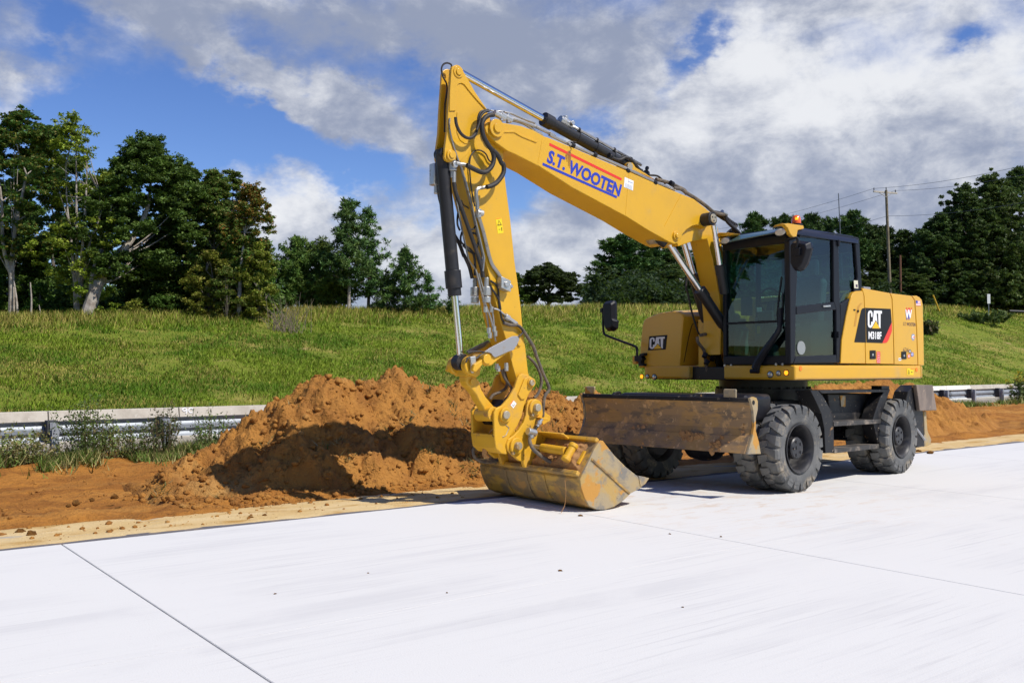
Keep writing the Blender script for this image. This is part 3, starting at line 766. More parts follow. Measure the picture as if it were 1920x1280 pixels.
OAK = [(0.066, 0.122, 0.022), (0.091, 0.156, 0.029), (0.124, 0.190, 0.037)]
LIME = [(0.280, 0.404, 0.037), (0.214, 0.344, 0.035), (0.361, 0.448, 0.054)]
RUST = [(0.176, 0.148, 0.032), (0.099, 0.132, 0.026), (0.072, 0.137, 0.026), (0.057, 0.127, 0.022)]
OLIVE = [(0.136, 0.210, 0.036), (0.098, 0.186, 0.030), (0.185, 0.186, 0.046)]
MAPLE = [(0.319, 0.131, 0.036), (0.234, 0.144, 0.036), (0.128, 0.163, 0.028)]
MIDG = [(0.081, 0.150, 0.024), (0.106, 0.181, 0.028), (0.062, 0.119, 0.019)]
YELG = [(0.248, 0.282, 0.035), (0.179, 0.241, 0.030), (0.317, 0.303, 0.053)]
PINE = [(0.056, 0.125, 0.032), (0.081, 0.163, 0.038), (0.112, 0.194, 0.043)]
CEDAR = [(0.075, 0.131, 0.023), (0.100, 0.156, 0.028), (0.131, 0.181, 0.032)]
DARKP = [(0.046, 0.095, 0.022), (0.065, 0.122, 0.026), (0.095, 0.150, 0.032)]

def broad_crown(seed, h, w, z0, clumps, per, pal, leaf=.20, top_pal=None, clump_r=.55, lean=0.0, open_=0.0):
    """crown of many small leaf sprays hung on boughs inside an uneven envelope; returns verts, faces, tints, bough ends"""
    g = np.random.default_rng(seed); ch = h - z0
    nb = max(30, int(clumps * .62)); B = []
    ph = g.random(6) * 6.28
    while len(B) < nb:
        f = g.random() ** .85; a = g.random() * 6.28
        prof = (math.sin(min(1., f * .86 + .17) * math.pi)) ** .62          # widest below the middle, rounded top
        wob = 1 + .20 * math.sin(2 * a + ph[0] + 4 * f) + .14 * math.sin(3 * a + ph[1] - 7 * f) + .10 * math.sin(5 * f * 6 + ph[2])
        rr = .5 * w * prof * wob * (1 - .55 * g.random() ** 2.2)
        B.append((math.cos(a) * rr + lean * f * w, math.sin(a) * rr, z0 + ch * f, a))
    B = np.array(B); br_ = (.085 * w + .05 * ch) * .80
    n1 = clumps * 5; bi = g.integers(nb, size=n1)
    d = g.normal(size=(n1, 3)); d /= np.linalg.norm(d, axis=1)[:, None]
    SP = B[bi, :3] + d * (br_ * g.uniform(.55, 1.35, nb)[bi][:, None] * g.random((n1, 1)) ** .75) * (1.15, 1.15, .85)
    per2 = max(8, int(per * .74)); sr = (.17 + .022 * w) * g.uniform(.6, 1.35, n1)
    if open_: SP = SP[g.random(n1) > open_]; bi = bi[:len(SP)]; sr = sr[:len(SP)]; n1 = len(SP)
    si = np.repeat(np.arange(n1), per2); k = len(si)
    d = g.normal(size=(k, 3)); d /= np.linalg.norm(d, axis=1)[:, None]
    L = SP[si] + d * (sr[si][:, None] * g.random((k, 1)) ** .6) * (1.1, 1.1, .55)
    # fit the spread exactly to the wanted height and width
    zl, zh = np.percentile(L[:, 2], (.3, 99.8)); L[:, 2] = z0 + (L[:, 2] - zl) / (zh - zl) * ch
    xl, xh = np.percentile(L[:, 0], (.8, 99.2)); c0 = (xl + xh) / 2; sc = w / (xh - xl); L[:, 0] = (L[:, 0] - c0) * sc + lean * .3 * w; L[:, 1] = L[:, 1] * sc
    C = np.stack([(B[:, 0] - c0) * sc + lean * .3 * w, B[:, 1] * sc, z0 + (B[:, 2] - zl) / (zh - zl) * ch], 1)
    q, f = leaf_quads(L, leaf * .46 * g.uniform(.6, 1.4, k), up=.55, g=g)
    tn_ = tint_of(k, pal, g, jit=.12)
    tone = (1 + g.normal(0, .17, nb).clip(-.35, .4))[np.minimum(bi, nb - 1)][si] * (1 + g.normal(0, .16, n1).clip(-.35, .4))[si]
    if top_pal is not None:
        fr_ = (L[:, 2] - z0) / ch; sel = g.random(k) < np.clip((fr_ - .30) * 1.6 + .35 * (tone - 1) * 2, 0, .92)
        tn_[sel] = tint_of(int(sel.sum()), top_pal, g)
    return q, f, np.repeat(tn_ * tone[:, None], 3, 0), C

def trunk_mb(h, r, g, lean=(0, 0), forks=None, top=.70, wob=.12):
    b = MB(); pts = []
    for k in range(7):
        f = k / 6; pts.append((lean[0] * f + wob * g.normal() * (0 < k), lean[1] * f + wob * g.normal() * (0 < k), -.25 + (h * top + .25) * f))
    b.tube(pts, lambda x: r * (1.25 - x * 1.05) if x > .08 else r * 1.55, 8, step=3)
    return b, pts

def limbs(b, pts, C, g, count, r):
    P = np.array(pts)
    for c in C[g.permutation(len(C))[:count]]:
        zt = max(P[0][2], c[2] - g.uniform(.45, .8) * max(1.2, math.hypot(c[0], c[1]) * 2.0)); k = np.argmin(np.abs(P[:, 2] - zt)); p0 = P[k]
        mid = p0 * .5 + c * .5 + (0, 0, -.05 * np.linalg.norm(c - p0))
        b.tube([p0, mid, c], lambda x: r * (1 - .82 * x), 5, step=3)

def put_tree(name, label, loc, crown, trunk, bark, lmat=None, cat='tree', group=None):
    t = thing(name, loc, label, cat, group)
    if trunk:
        v = trunk; o = v.done('trunk', bark, None); o.parent = t
    q, f, c = crown
    co = arrays_mesh('crown', q, f, lmat or M_leaf, parent=t, attr=c)
    return t

def col_az(u): return (u - 960) / FPX
def tree_at(u, Y):                     # foot of a tree: on the terrain along a sight column
    x = col_az(u) * Y; p = np.array([x, Y]); t_, n_ = tn(p)
    return x, Y, float(terrain(t_, n_))
def height_to(v, Y, zb):
    return CAM_H + (689 - v) / FPX * Y - zb

# ---- broadleaf wood on the left: (u, Y, top v, width px, crown base fraction, clumps, per clump, palette, top palette, label ...)
BROAD = [
    ('hardwood_tree', 'tall dark tree with rusty top leaves at the far left edge of the wood', 38, 47, 203, 190, .30, 150, 85, RUST, None, .20, M_barkp, (.25, 0), 3, 11),
    ('hardwood_tree', 'sparse lime green tree with several thin pale forking trunks', 142, 46.5, 213, 150, .18, 105, 52, LIME, None, .17, M_barkp, (.2, 0), 4, 12),
    ('oak_tree', 'big dark green oak with a thick pale trunk leaning right', 262, 48, 254, 205, .20, 230, 95, OAK, None, .19, M_barkp, (1.4, .3), 5, 13),
    ('hardwood_tree', 'dark green tree filling in behind the right side of the big oak', 350, 53, 305, 120, .10, 130, 85, OAK, None, .20, M_bark, (0, 0), 2, 14),
    ('hardwood_tree', 'olive brown tree just right of the big oak', 398, 50, 318, 95, .12, 115, 80, OLIVE, None, .17, M_bark, (0, 0), 2, 15),
    ('hardwood_tree', 'slim olive tree with a pointed top beside the red maple', 432, 52, 320, 75, .15, 90, 75, OLIVE, None, .17, M_bark, (0, 0), 2, 16),
    ('maple_tree', 'maple turning red at the top with a straight pale trunk at the wood edge', 463, 48, 346, 92, .16, 120, 70, OLIVE, MAPLE, .16, M_barkp, (-.1, 0), 3, 17),
    ('hardwood_tree', 'dark green tree behind the pale forking trunks of the lime green tree', 95, 56, 235, 190, .08, 190, 85, OAK, None, .22, M_bark, (0, 0), 2, 18),
    ('hardwood_tree', 'low dark leafy tree at the left frame edge under the rusty crown', 12, 49, 430, 120, .04, 110, 75, MIDG, None, .2, M_bark, (0, 0), 1, 19),
    ('hardwood_tree', 'bushy dark tree under the crown of the big oak', 300, 51, 430, 170, .03, 150, 75, OAK, None, .2, M_bark, (0, 0), 1, 20),
    ('hardwood_tree', 'low yellowish young tree under the olive brown tree', 395, 47.3, 470, 95, .04, 70, 65, YELG, None, .15, M_bark, (0, 0), 1, 21),
    ('hardwood_tree', 'young yellow green tree at the foot of the red maple', 482, 47.5, 455, 70, .05, 60, 65, YELG, None, .14, M_bark, (0, 0), 1, 22),
    ('hardwood_tree', 'shady dark tree deep in the wood behind the lime green tree', 190, 60, 330, 230, .02, 200, 75, OAK, None, .24, M_bark, (0, 0), 1, 23),
    ('hardwood_tree', 'shady dark tree deep in the wood behind the rusty topped tree', 40, 60, 380, 230, .02, 200, 75, OAK, None, .24, M_bark, (0, 0), 1, 24),
    ('hardwood_tree', 'shady dark tree deep in the wood behind the olive trees', 420, 60, 420, 190, .02, 170, 75, OAK, None, .24, M_bark, (0, 0), 1, 25),
]
for (nm, lab, u, Y, tv, wpx, cb, nc_, per, pal, tp, lf, bark, lean, ntr, sd) in BROAD:
    x, y, zb = tree_at(u, Y); h = height_to(tv, Y, zb); w = wpx / FPX * Y; g = np.random.default_rng(sd)
    q, f, c, C = broad_crown(sd, h, w, h * cb, int(nc_ * (.85 if sd in (18, 20, 23, 24, 25) else 1.35)), per, pal, lf, tp, lean=lean[0] * .06, open_={12: .50, 11: .22, 17: .2}.get(sd, .08))
    if sd == 12:                       # several stems
        b = MB()
        for (ax, top_, r) in ((-.5, .75, .085), (.35, .8, .10), (.9, .62, .07), (-.1, .9, .09)):
            pts = [(0, 0, -.2), (ax * .25, .05, h * .18), (ax * .7, .1, h * .40), (ax * 1.1, .05, h * top_ * .75), (ax * 1.25, 0, h * top_)]
            b.tube(pts, lambda k, r=r: r * (1.2 - k * .95), 7, step=4)
            limbs(b, np.array(pts), C, g, 7, .028)
    elif sd == 13:
        b = MB(); pts = [(-1.75, -2.2, -.3), (-1.62, -2.1, .5), (-1.35, -1.9, 1.6), (-.75, -1.4, 2.9), (-.1, -.8, 4.1), (.4, -.3, 5.6), (.5, 0, 7.4)]
        b.tube(pts, lambda k: (.38 - .33 * k) if k > .04 else .46, 9, step=4)
        b.tube([(-1.55, -2.0, .8), (-1.65, -1.7, 2.3), (-1.3, -1.2, 4.0), (-1.2, -.8, 5.8)], lambda k: .2 * (1 - .8 * k), 7, step=4)
        limbs(b, np.array(pts[2:]), C, g, 11, .055)
    elif sd == 11:
        b = MB()
        for pts, r in (([(0, -.9, -.25), (.02, -.9, 1.2), (-.02, -.85, 3.2), (.10, -.7, 5.0), (.45, -.5, 7.4)], .15), ([(.0, -.88, 2.2), (-.45, -.9, 3.8), (-.62, -.8, 6.0), (-.95, -.7, 7.8)], .10), ([(.5, -1.2, -.2), (.42, -1.2, 1.0), (.12, -1.0, 2.3)], .06)):
            b.tube(pts, lambda k, r=r: r * (1.2 - k * .85), 8, step=4); limbs(b, np.array(pts), C, g, 4, .035)
    else:
        b, pts = trunk_mb(h, (.035 if ntr < 3 else .022) * w ** .6 + .02, g, (lean[0], lean[1])); limbs(b, pts, C, g, 14, .045)
    if sd == 17:
        b = MB(); pts = [(-.12, -1.0, -.2), (-.13, -.95, 1.2), (-.10, -.8, 2.6), (-.05, -.4, 4.4), (0, 0, h * .9)]; b.tube(pts, lambda k: .11 * (1.15 - k), 8, step=4); limbs(b, pts, C, g, 18, .03)
    put_tree(nm, lab, (x, y, zb), (q, f, c), b, bark)
# dead pale snags at the edge of the wood
for (u, v0, v1, r, lab) in ((56, 592, 518, .045, 'short broken pale snag beside the trunk of the rusty topped tree'), (73, 594, 562, .03, 'knee high pale snag standing alone in front of the dark wood')):
    x, y, zb = tree_at(u, 45.0); ht = (v0 - v1) / FPX * 45
    b = MB(); b.tube([(x, y, zb - .2), (x + .04, y, zb + ht * .5), (x - .03, y, zb + ht)], lambda k, r=r: r * (1.2 - .6 * k), 6)
    o = b.done('dead_snag', M_barkp); tag(o, lab, 'dead tree')
    for vv in o.data.vertices: vv.co -= Vector((x, y, zb))
    o.location = (x, y, zb)

# ---- pines and cedars
def pine_crown(seed, h, w, z0, whorls, pal, tuft=.34, needles=16, droop=.1, conical=.55, ln=.075):
    g = np.random.default_rng(seed); C = []; br = []
    for k in range(whorls):
        f = (k + g.random() * .8) / whorls; z = z0 + (h - z0) * f * .97
        rad = w * .56 * max(.10, (1 - f) ** conical) * (.50 + .50 * min(1, f * 4 + .30)) * g.uniform(.62, 1.15)
        nb = g.integers(3, 6); a0 = g.random() * 6.28
        for j in range(nb):
            a = a0 + j * 6.28 / nb + g.normal(0, .4); L = rad * g.uniform(.45, 1.12)
            p0 = np.array([0, 0, z - L * .10]); tip = np.array([math.cos(a) * L, math.sin(a) * L, z + L * (.30 - droop) + g.normal(0, .1)])
            br.append((p0, tip)); m_ = max(2, int(L / (tuft * .62)))
            for q_ in np.linspace(.42, 1, m_):
                c = p0 * (1 - q_) + tip * q_
                for _ in range(1 + int(g.random() < .75)):
                    C.append(c + g.normal(0, .07 + .16 * L * q_ * .55, 3) * (1, 1, .42))
    for q_ in (.0, .25, .5): C.append(np.array([g.normal(0, .04), g.normal(0, .04), h - .05 - q_]))
    C = np.array(C); xs = np.percentile(C[:, 0], (1, 99)); sc = w * .93 / (xs[1] - xs[0]); C[:, :2] *= sc; br = [(a_, b_ * (sc, sc, 1)) for a_, b_ in br]
    n = len(C) * needles; c = np.repeat(C, needles, 0)
    d = g.normal(size=(n, 3)); d[:, 2] += .55; d /= np.linalg.norm(d, axis=1)[:, None]
    s = tuft * g.uniform(.45, 1.0, (n, 1)) * np.repeat(g.uniform(.75, 1.25, len(C)), needles)[:, None]; side = np.cross(d, g.normal(size=(n, 3))); side /= np.linalg.norm(side, axis=1)[:, None]
    wd = tuft * ln * g.uniform(.7, 1.4, (n, 1))
    q = np.stack([c + d * s * .05, c + d * s * .55 + side * wd, c + d * s, c + d * s * .55 - side * wd], 1).reshape(-1, 3)
    tn_ = tint_of(len(C), pal, g, jit=.22); tn_ = np.repeat(tn_, needles, 0) * (1 + g.normal(0, .14, (n, 1))).clip(.6, 1.4)
    return q, np.arange(4 * n).reshape(n, 4), np.repeat(tn_, 4, 0), br

def put_pine(name, lab, u, Y, tv, wpx, cb, whorls, pal, seed, tuft=.34, needles=16, conical=.55, r=.13, cat='pine tree', group=None, droop=.1, twigs=True, zb=None, bark=None, lean=0):
    x, y, z_ = tree_at(u, Y); zb = z_ if zb is None else zb
    h = height_to(tv, Y, zb); w = wpx / FPX * Y
    q, f, c, br = pine_crown(seed, h, w, h * cb, whorls, pal, tuft, needles, droop, conical)
    b = MB(); b.tube([(lean, 0, -.3), (lean * .5 + .04, 0, h * .35), (-.03, .03, h * .7), (0, 0, h * .98)], lambda k: r * (1.1 - k * .95), 8, step=4)
    for p0, p1 in br[::2 if len(br) > 70 else 1]:
        b.tube([p0, p0 * .5 + p1 * .5 + (0, 0, -.05), p1], lambda k: r * .22 * (1 - .7 * k), 4, step=2)
    return put_tree(name, lab, (x, y, zb), (q, f, c), b, bark or M_barkd, M_needle, cat, group)

put_pine('cedar_tree', 'dense green cedar with a ragged top right of the red maple', 556, 55, 445, 112, .02, 34, CEDAR, 41, .30, 34, .62, .09, 'cedar tree', droop=-.45)
put_pine('cedar_tree', 'second dense green cedar close against the left pine trunks', 604, 56, 452, 98, .02, 34, CEDAR, 42, .30, 34, .66, .09, 'cedar tree', droop=-.45)
put_pine('cedar_tree', 'low cedar spreading at the foot of the twin pines', 632, 57, 520, 84, .02, 16, CEDAR, 43, .30, 30, .6, .07, 'cedar tree', droop=-.35)
put_pine('pine_tree', 'tallest pine of the middle group with two bare pinkish lower trunks', 653, 54, 373, 86, .26, 19, PINE, 44, .34, 34, .42, .10, bark=M_barkp)
put_pine('pine_tree', 'slightly shorter pine with gaps in its crown close right of the tallest pine', 690, 56, 388, 74, .14, 18, PINE, 45, .34, 26, .45, .10)
put_pine('pine_tree', 'medium cone shaped pine alone between twin pines and excavator arm', 758, 55, 462, 104, .03, 16, PINE, 46, .34, 26, .70, .07)
put_pine('pine_tree', 'small thin pine left of the black cylinder of the arm', 802, 56, 517, 44, .04, 8, PINE, 47, .30, 22, .6, .05)
put_pine('pine_tree', 'low bushy pine at the foot of the medium cone shaped pine', 724, 55.5, 525, 62, .03, 9, PINE, 48, .32, 26, .6, .05)
put_pine('pine_tree', 'tiny pine seedling seen just left of the arm rod', 846, 56, 556, 26, .1, 5, PINE, 49, .26, 20, .6, .04)
# round oak in the gap between arm and boom
x, y, zb = tree_at(1031, 120); h = height_to(494, 120, zb); w = 118 / FPX * 120
q, f, c, Cc = broad_crown(61, h, w, h * .26, 230, 80, [(0.050, 0.080, 0.024), (0.072, 0.105, 0.032), (0.04, 0.064, 0.02)], .36)
b, pts = trunk_mb(h, .30, np.random.default_rng(61)); limbs(b, pts, Cc, np.random.default_rng(62), 14, .1)
put_tree('oak_tree', 'round spreading oak alone on the skyline between arm and boom', (x, y, zb), (q, f, c), b, M_bark)
x, y, zb = tree_at(968, 118); h = height_to(512, 118, zb)
q, f, c, Cc = broad_crown(63, h, 3.4, h * .2, 60, 60, MIDG, .3); b, pts = trunk_mb(h, .12, np.random.default_rng(5))
put_tree('hardwood_tree', 'light green tree half hidden behind the right edge of the arm', (x, y, zb), (q, f, c), b, M_bark)
# bare twiggy bush
x, y, zb = tree_at(537, 45.2); g = np.random.default_rng(71); b = MB()
for k in range(64):
    a = g.normal(0, .55); L = g.uniform(.9, 2.05); p0 = np.array([g.normal(0, .45), g.normal(0, .3), -.1])
    tip = p0 + np.array([math.sin(a) * L, g.normal(0, .3), math.cos(a) * L]); mid = p0 * .5 + tip * .5 + (math.sin(a) * -.1, 0, .12)
    b.tube([p0, mid, tip], lambda k_: .014 * (1.1 - k_ * .8), 4, step=3)
t = thing('twig_bush', (x, y, zb), 'bare brown twiggy bush in front of the two cedars', 'bush'); o = b.done('twigs', material('twig_brown', (0.20, 0.16, 0.11), .9)); o.parent = t

# ---- dark woods on the right: one set of pines, copied
def copy_thing(o, label, loc, scale, rz, group=None):
    c = o.copy(); COL.objects.link(c); c.location = loc; c.scale = scale; c.rotation_euler = (0, 0, rz); c['label'] = label
    if group: c['group'] = group
    elif 'group' in c: del c['group']
    for ch in o.children:
        d = ch.copy(); COL.objects.link(d); d.parent = c
    return c
protos = []
for k, (sd, cb, wr) in enumerate(((81, .40, .42), (82, .30, .40), (83, .48, .46))):
    h = 15.0; w = h * wr
    q, f, c, br = pine_crown(sd, h, w, h * cb, 20, DARKP, .75, 44, .02, .38, .085)
    b = MB(); b.tube([(0, 0, -.4), (.1, 0, h * .4), (-.1, .05, h * .7), (0, 0, h * .97)], lambda k_: .22 * (1.1 - .95 * k_), 8, step=4)
    for p0, p1 in br: b.tube([p0, p1], lambda k_: .05 * (1 - .7 * k_), 4)
    protos.append((h, w, ('pine_tree', (q, f, c), b, M_barkd, M_needle)))
for k, (sd, pal) in enumerate(((91, [(0.045, 0.080, 0.022), (0.062, 0.100, 0.028), (0.08, 0.12, 0.034)]), (92, [(0.052, 0.086, 0.022), (0.078, 0.110, 0.030), (0.105, 0.125, 0.034)]))):
    h = 14.0; w = 9.5; q, f, c, Cc = broad_crown(sd, h, w, h * .03, 330, 80, pal, .36, open_=.12)
    b, pts = trunk_mb(h, .26, np.random.default_rng(sd)); limbs(b, pts, Cc, np.random.default_rng(sd), 16, .09)
    protos.append((h, w, ('hardwood_tree', (q, f, c), b, M_bark, M_leaf)))
DW = [  # kind, u, Y, top v, width px, label
    (0, 1165, 100, 440, 112, 'tall pine of the dark clump under the boom, its left-hand tall one'), (1, 1216, 104, 449, 100, 'second tall pine of the dark clump under the boom'), (2, 1262, 108, 458, 100, 'pine of the dark clump right against the boom cylinders'),
    (3, 1140, 98, 500, 95, 'dark leafy tree at the left end of the clump under the boom'), (3, 1195, 96, 505, 110, 'dark leafy understory tree in the middle of the clump under the boom'), (4, 1255, 97, 498, 120, 'dark leafy understory tree behind the upper black boom cylinder'),
    (4, 1118, 101, 548, 60, 'low dark bushy tree where the clump meets the grass bank'),
    (1, 1418, 112, 400, 88, 'pine top showing between hoses and cab roof visor'), (0, 1472, 115, 402, 70, 'pine top right behind the orange beacon'), (2, 1522, 112, 402, 78, 'flat topped pine above the middle of the cab roof'),
    (1, 1555, 118, 408, 60, 'small pine above the cab roof, left of the tallest one there'), (0, 1598, 110, 396, 84, 'tallest pine above the rear end of the cab roof'), (2, 1632, 118, 422, 70, 'pine between the rear of the cab and the utility pole'),
    (0, 1662, 122, 425, 76, 'pine straight behind the utility pole'), (1, 1702, 118, 433, 80, 'pine just right of the utility pole'), (2, 1738, 116, 428, 74, 'pine between the brown post and the big dark wood'),
    (3, 1768, 108, 400, 120, 'leafy tree at the stepped left end of the big dark wood'), (3, 1812, 104, 346, 130, 'tall leafy tree in the middle of the big dark wood'), (4, 1862, 102, 328, 140, 'tall leafy tree just inside the right frame edge'),
    (3, 1918, 100, 314, 150, 'tallest leafy tree cut by the right frame edge'), (4, 1790, 98, 440, 140, 'dark lower tree in front of the big wood above the leaning yellow marker'), (3, 1856, 97, 450, 150, 'dark lower tree behind the small white sign'),
    (4, 1915, 96, 440, 140, 'dark lower tree behind the black pipe'), (3, 1738, 99, 500, 120, 'dark low tree above the engine hood rear corner'), (4, 1690, 103, 505, 120, 'dark low tree behind the brown post'), (3, 1640, 104, 510, 110, 'dark low tree above the front of the engine hood'),
    (4, 1590, 104, 500, 110, 'dark low tree seen through the rear cab window'), (3, 1530, 105, 495, 120, 'dark low tree seen through the cab door window'), (4, 1460, 106, 500, 130, 'dark low tree behind the cab front window'), (3, 1400, 106, 505, 130, 'dark low tree behind the left cab pillar'),
    (2, 1325, 112, 462, 100, 'pine behind the yellow stub of the boom'), (1, 1370, 114, 440, 90, 'pine behind the hoses at the boom end'), (4, 1320, 104, 510, 120, 'dark low tree behind the lower boom cylinders'),
]
def crest_Y(u):
    return (8.59 + 38.0 + 5.4 * min(1, max(0, (u - 400) / 1300))) / (.792 - .61 * (u - 960) / FPX)
made = {}
for i, (k, u, Y, tv, wpx, lab) in enumerate(DW):
    Y = max(Y, crest_Y(u) + 3 + (i * 7) % 9)
    h0, w0, (nm, crown, trunk, bark, lm) = protos[k]
    x, y, zb = tree_at(u, Y); zb -= .3; s = height_to(tv, Y, zb) / h0; sw = wpx / FPX * Y / w0
    if k not in made:
        t = put_tree(nm, lab, (x, y, zb), crown, trunk, bark, lm, 'pine tree' if k < 3 else 'tree'); t.scale = (sw, sw, s); t.rotation_euler = (0, 0, i * 1.7); made[k] = t
    else:
        copy_thing(made[k], lab, (x, y, zb), (sw, sw, s), i * 1.7)

# woods beyond the road behind the camera and off to its left: they close the horizon and show in the cab glass
def undergrowth(name, lab, u0, u1, Y0, Y1, hmax, count, pal, leaf, sd):
    g = np.random.default_rng(sd); u = g.uniform(u0, u1, count); Y = g.uniform(Y0, Y1, count)
    if sd == 302: Y = np.array([crest_Y(q_) for q_ in u]) + g.uniform(2.5, 18, count)
    x = (u - 960) / FPX * Y
    P = np.stack([x, Y], 1); t_ = (P - E0) @ DR; n_ = (P - E0) @ NR; z = terrain(t_, n_); hh = hmax * (.08 + 1.25 * vnoise(x, Y, sd, 3, .45) ** 1.8) * g.random(count) ** .7
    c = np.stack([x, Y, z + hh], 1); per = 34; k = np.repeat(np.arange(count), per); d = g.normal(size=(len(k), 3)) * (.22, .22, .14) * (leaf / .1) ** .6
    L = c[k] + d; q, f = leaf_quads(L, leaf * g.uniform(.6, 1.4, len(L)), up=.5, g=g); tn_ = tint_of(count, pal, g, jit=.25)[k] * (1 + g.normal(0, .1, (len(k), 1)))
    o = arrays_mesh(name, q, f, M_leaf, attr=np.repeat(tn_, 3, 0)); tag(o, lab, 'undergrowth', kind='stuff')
undergrowth('undergrowth', 'dark leafy undergrowth along the foot of the left wood', -90, 520, 49, 62, 3.6, 2600, OAK, .13, 301)
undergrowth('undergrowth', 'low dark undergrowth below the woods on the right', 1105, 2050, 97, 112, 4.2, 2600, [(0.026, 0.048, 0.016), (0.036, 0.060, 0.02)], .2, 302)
for k, (u, tv, wp, pal, lab) in enumerate(((372, 548, 56, YELG, 'yellow green bush before the shade at the foot of the olive trees'), (300, 552, 60, MIDG, 'green bush right of the leaning pale oak trunk'), (246, 560, 50, YELG, 'yellowish bush close right of the oak trunk foot'),
        (165, 470, 90, LIME, 'lime green young growth around the forking pale trunks'), (75, 530, 60, MIDG, 'green young growth beside the trunk of the rusty topped tree'), (470, 540, 60, YELG, 'olive bush at the foot of the red maple'), (425, 500, 70, OLIVE, 'young olive green growth left of the maple trunk'))):
    x, y, zb = tree_at(u, 46.6 + .3 * (k % 3)); h = height_to(tv, y, zb); w = wp / FPX * y
    q, f, c, Cc = broad_crown(401 + k, h, w, h * .02, 34, 60, pal, .15, open_=.25); b = MB(); g = np.random.default_rng(k)
    for cpt in Cc[:8]: b.tube([(0, 0, -.1), cpt * .5 + (0, 0, .1), cpt], lambda q_: .018 * (1.1 - q_ * .8), 4, step=3)
    t = thing('bush', (x, y, zb), lab, 'bush'); o = b.done('stems', M_bark, None); o.parent = t; arrays_mesh('leaves', q, f, M_leaf, parent=t, attr=c)

def wood_stuff():
    b = MB(); Q, F, Cx, off = [], [], [], 0; g = np.random.default_rng(77)
    for i in range(30):
        a = R(-72 - i * 6.2 + g.normal(0, 2)); D = g.uniform(34, 46) if i < 26 else 60
        h0, w0, (nm, (q, f, c), tr, bk, lm) = protos[i % 3]
        step_ = 4; nq = len(f); keep = np.arange(0, nq, 8); qq = q.reshape(-1, 4, 3)[keep] * (1.0, 1.0, 1.05) * g.uniform(.8, 1.15); cq = c.reshape(-1, 4, 3)[keep]
        qq = q.reshape(-1, 4, 3)[keep] * 1.1; ctr = qq.mean(1, keepdims=True); qq = ctr + (qq - ctr) * (3.4); qq = qq + (math.sin(a) * D, math.cos(a) * D, -.2)
        Q.append(qq.reshape(-1, 3)); Cx.append(cq.reshape(-1, 3) * 1.3); F.append(np.arange(4 * len(keep)).reshape(-1, 4) + off); off += 4 * len(keep)
        b.tube([(math.sin(a) * D, math.cos(a) * D, -.3), (math.sin(a) * D + .1, math.cos(a) * D, 13)], lambda k_: .2 * (1.1 - .9 * k_), 5)
    o = arrays_mesh('roadside_woods', np.concatenate(Q), np.concatenate(F), M_needle, attr=np.concatenate(Cx)); tag(o, 'pine wood standing along the other side of the road', 'woods', kind='stuff')
    tr_ = b.done('trunks', M_barkp); tr_.parent = o; tr_['kind'] = 'stuff'
wood_stuff()

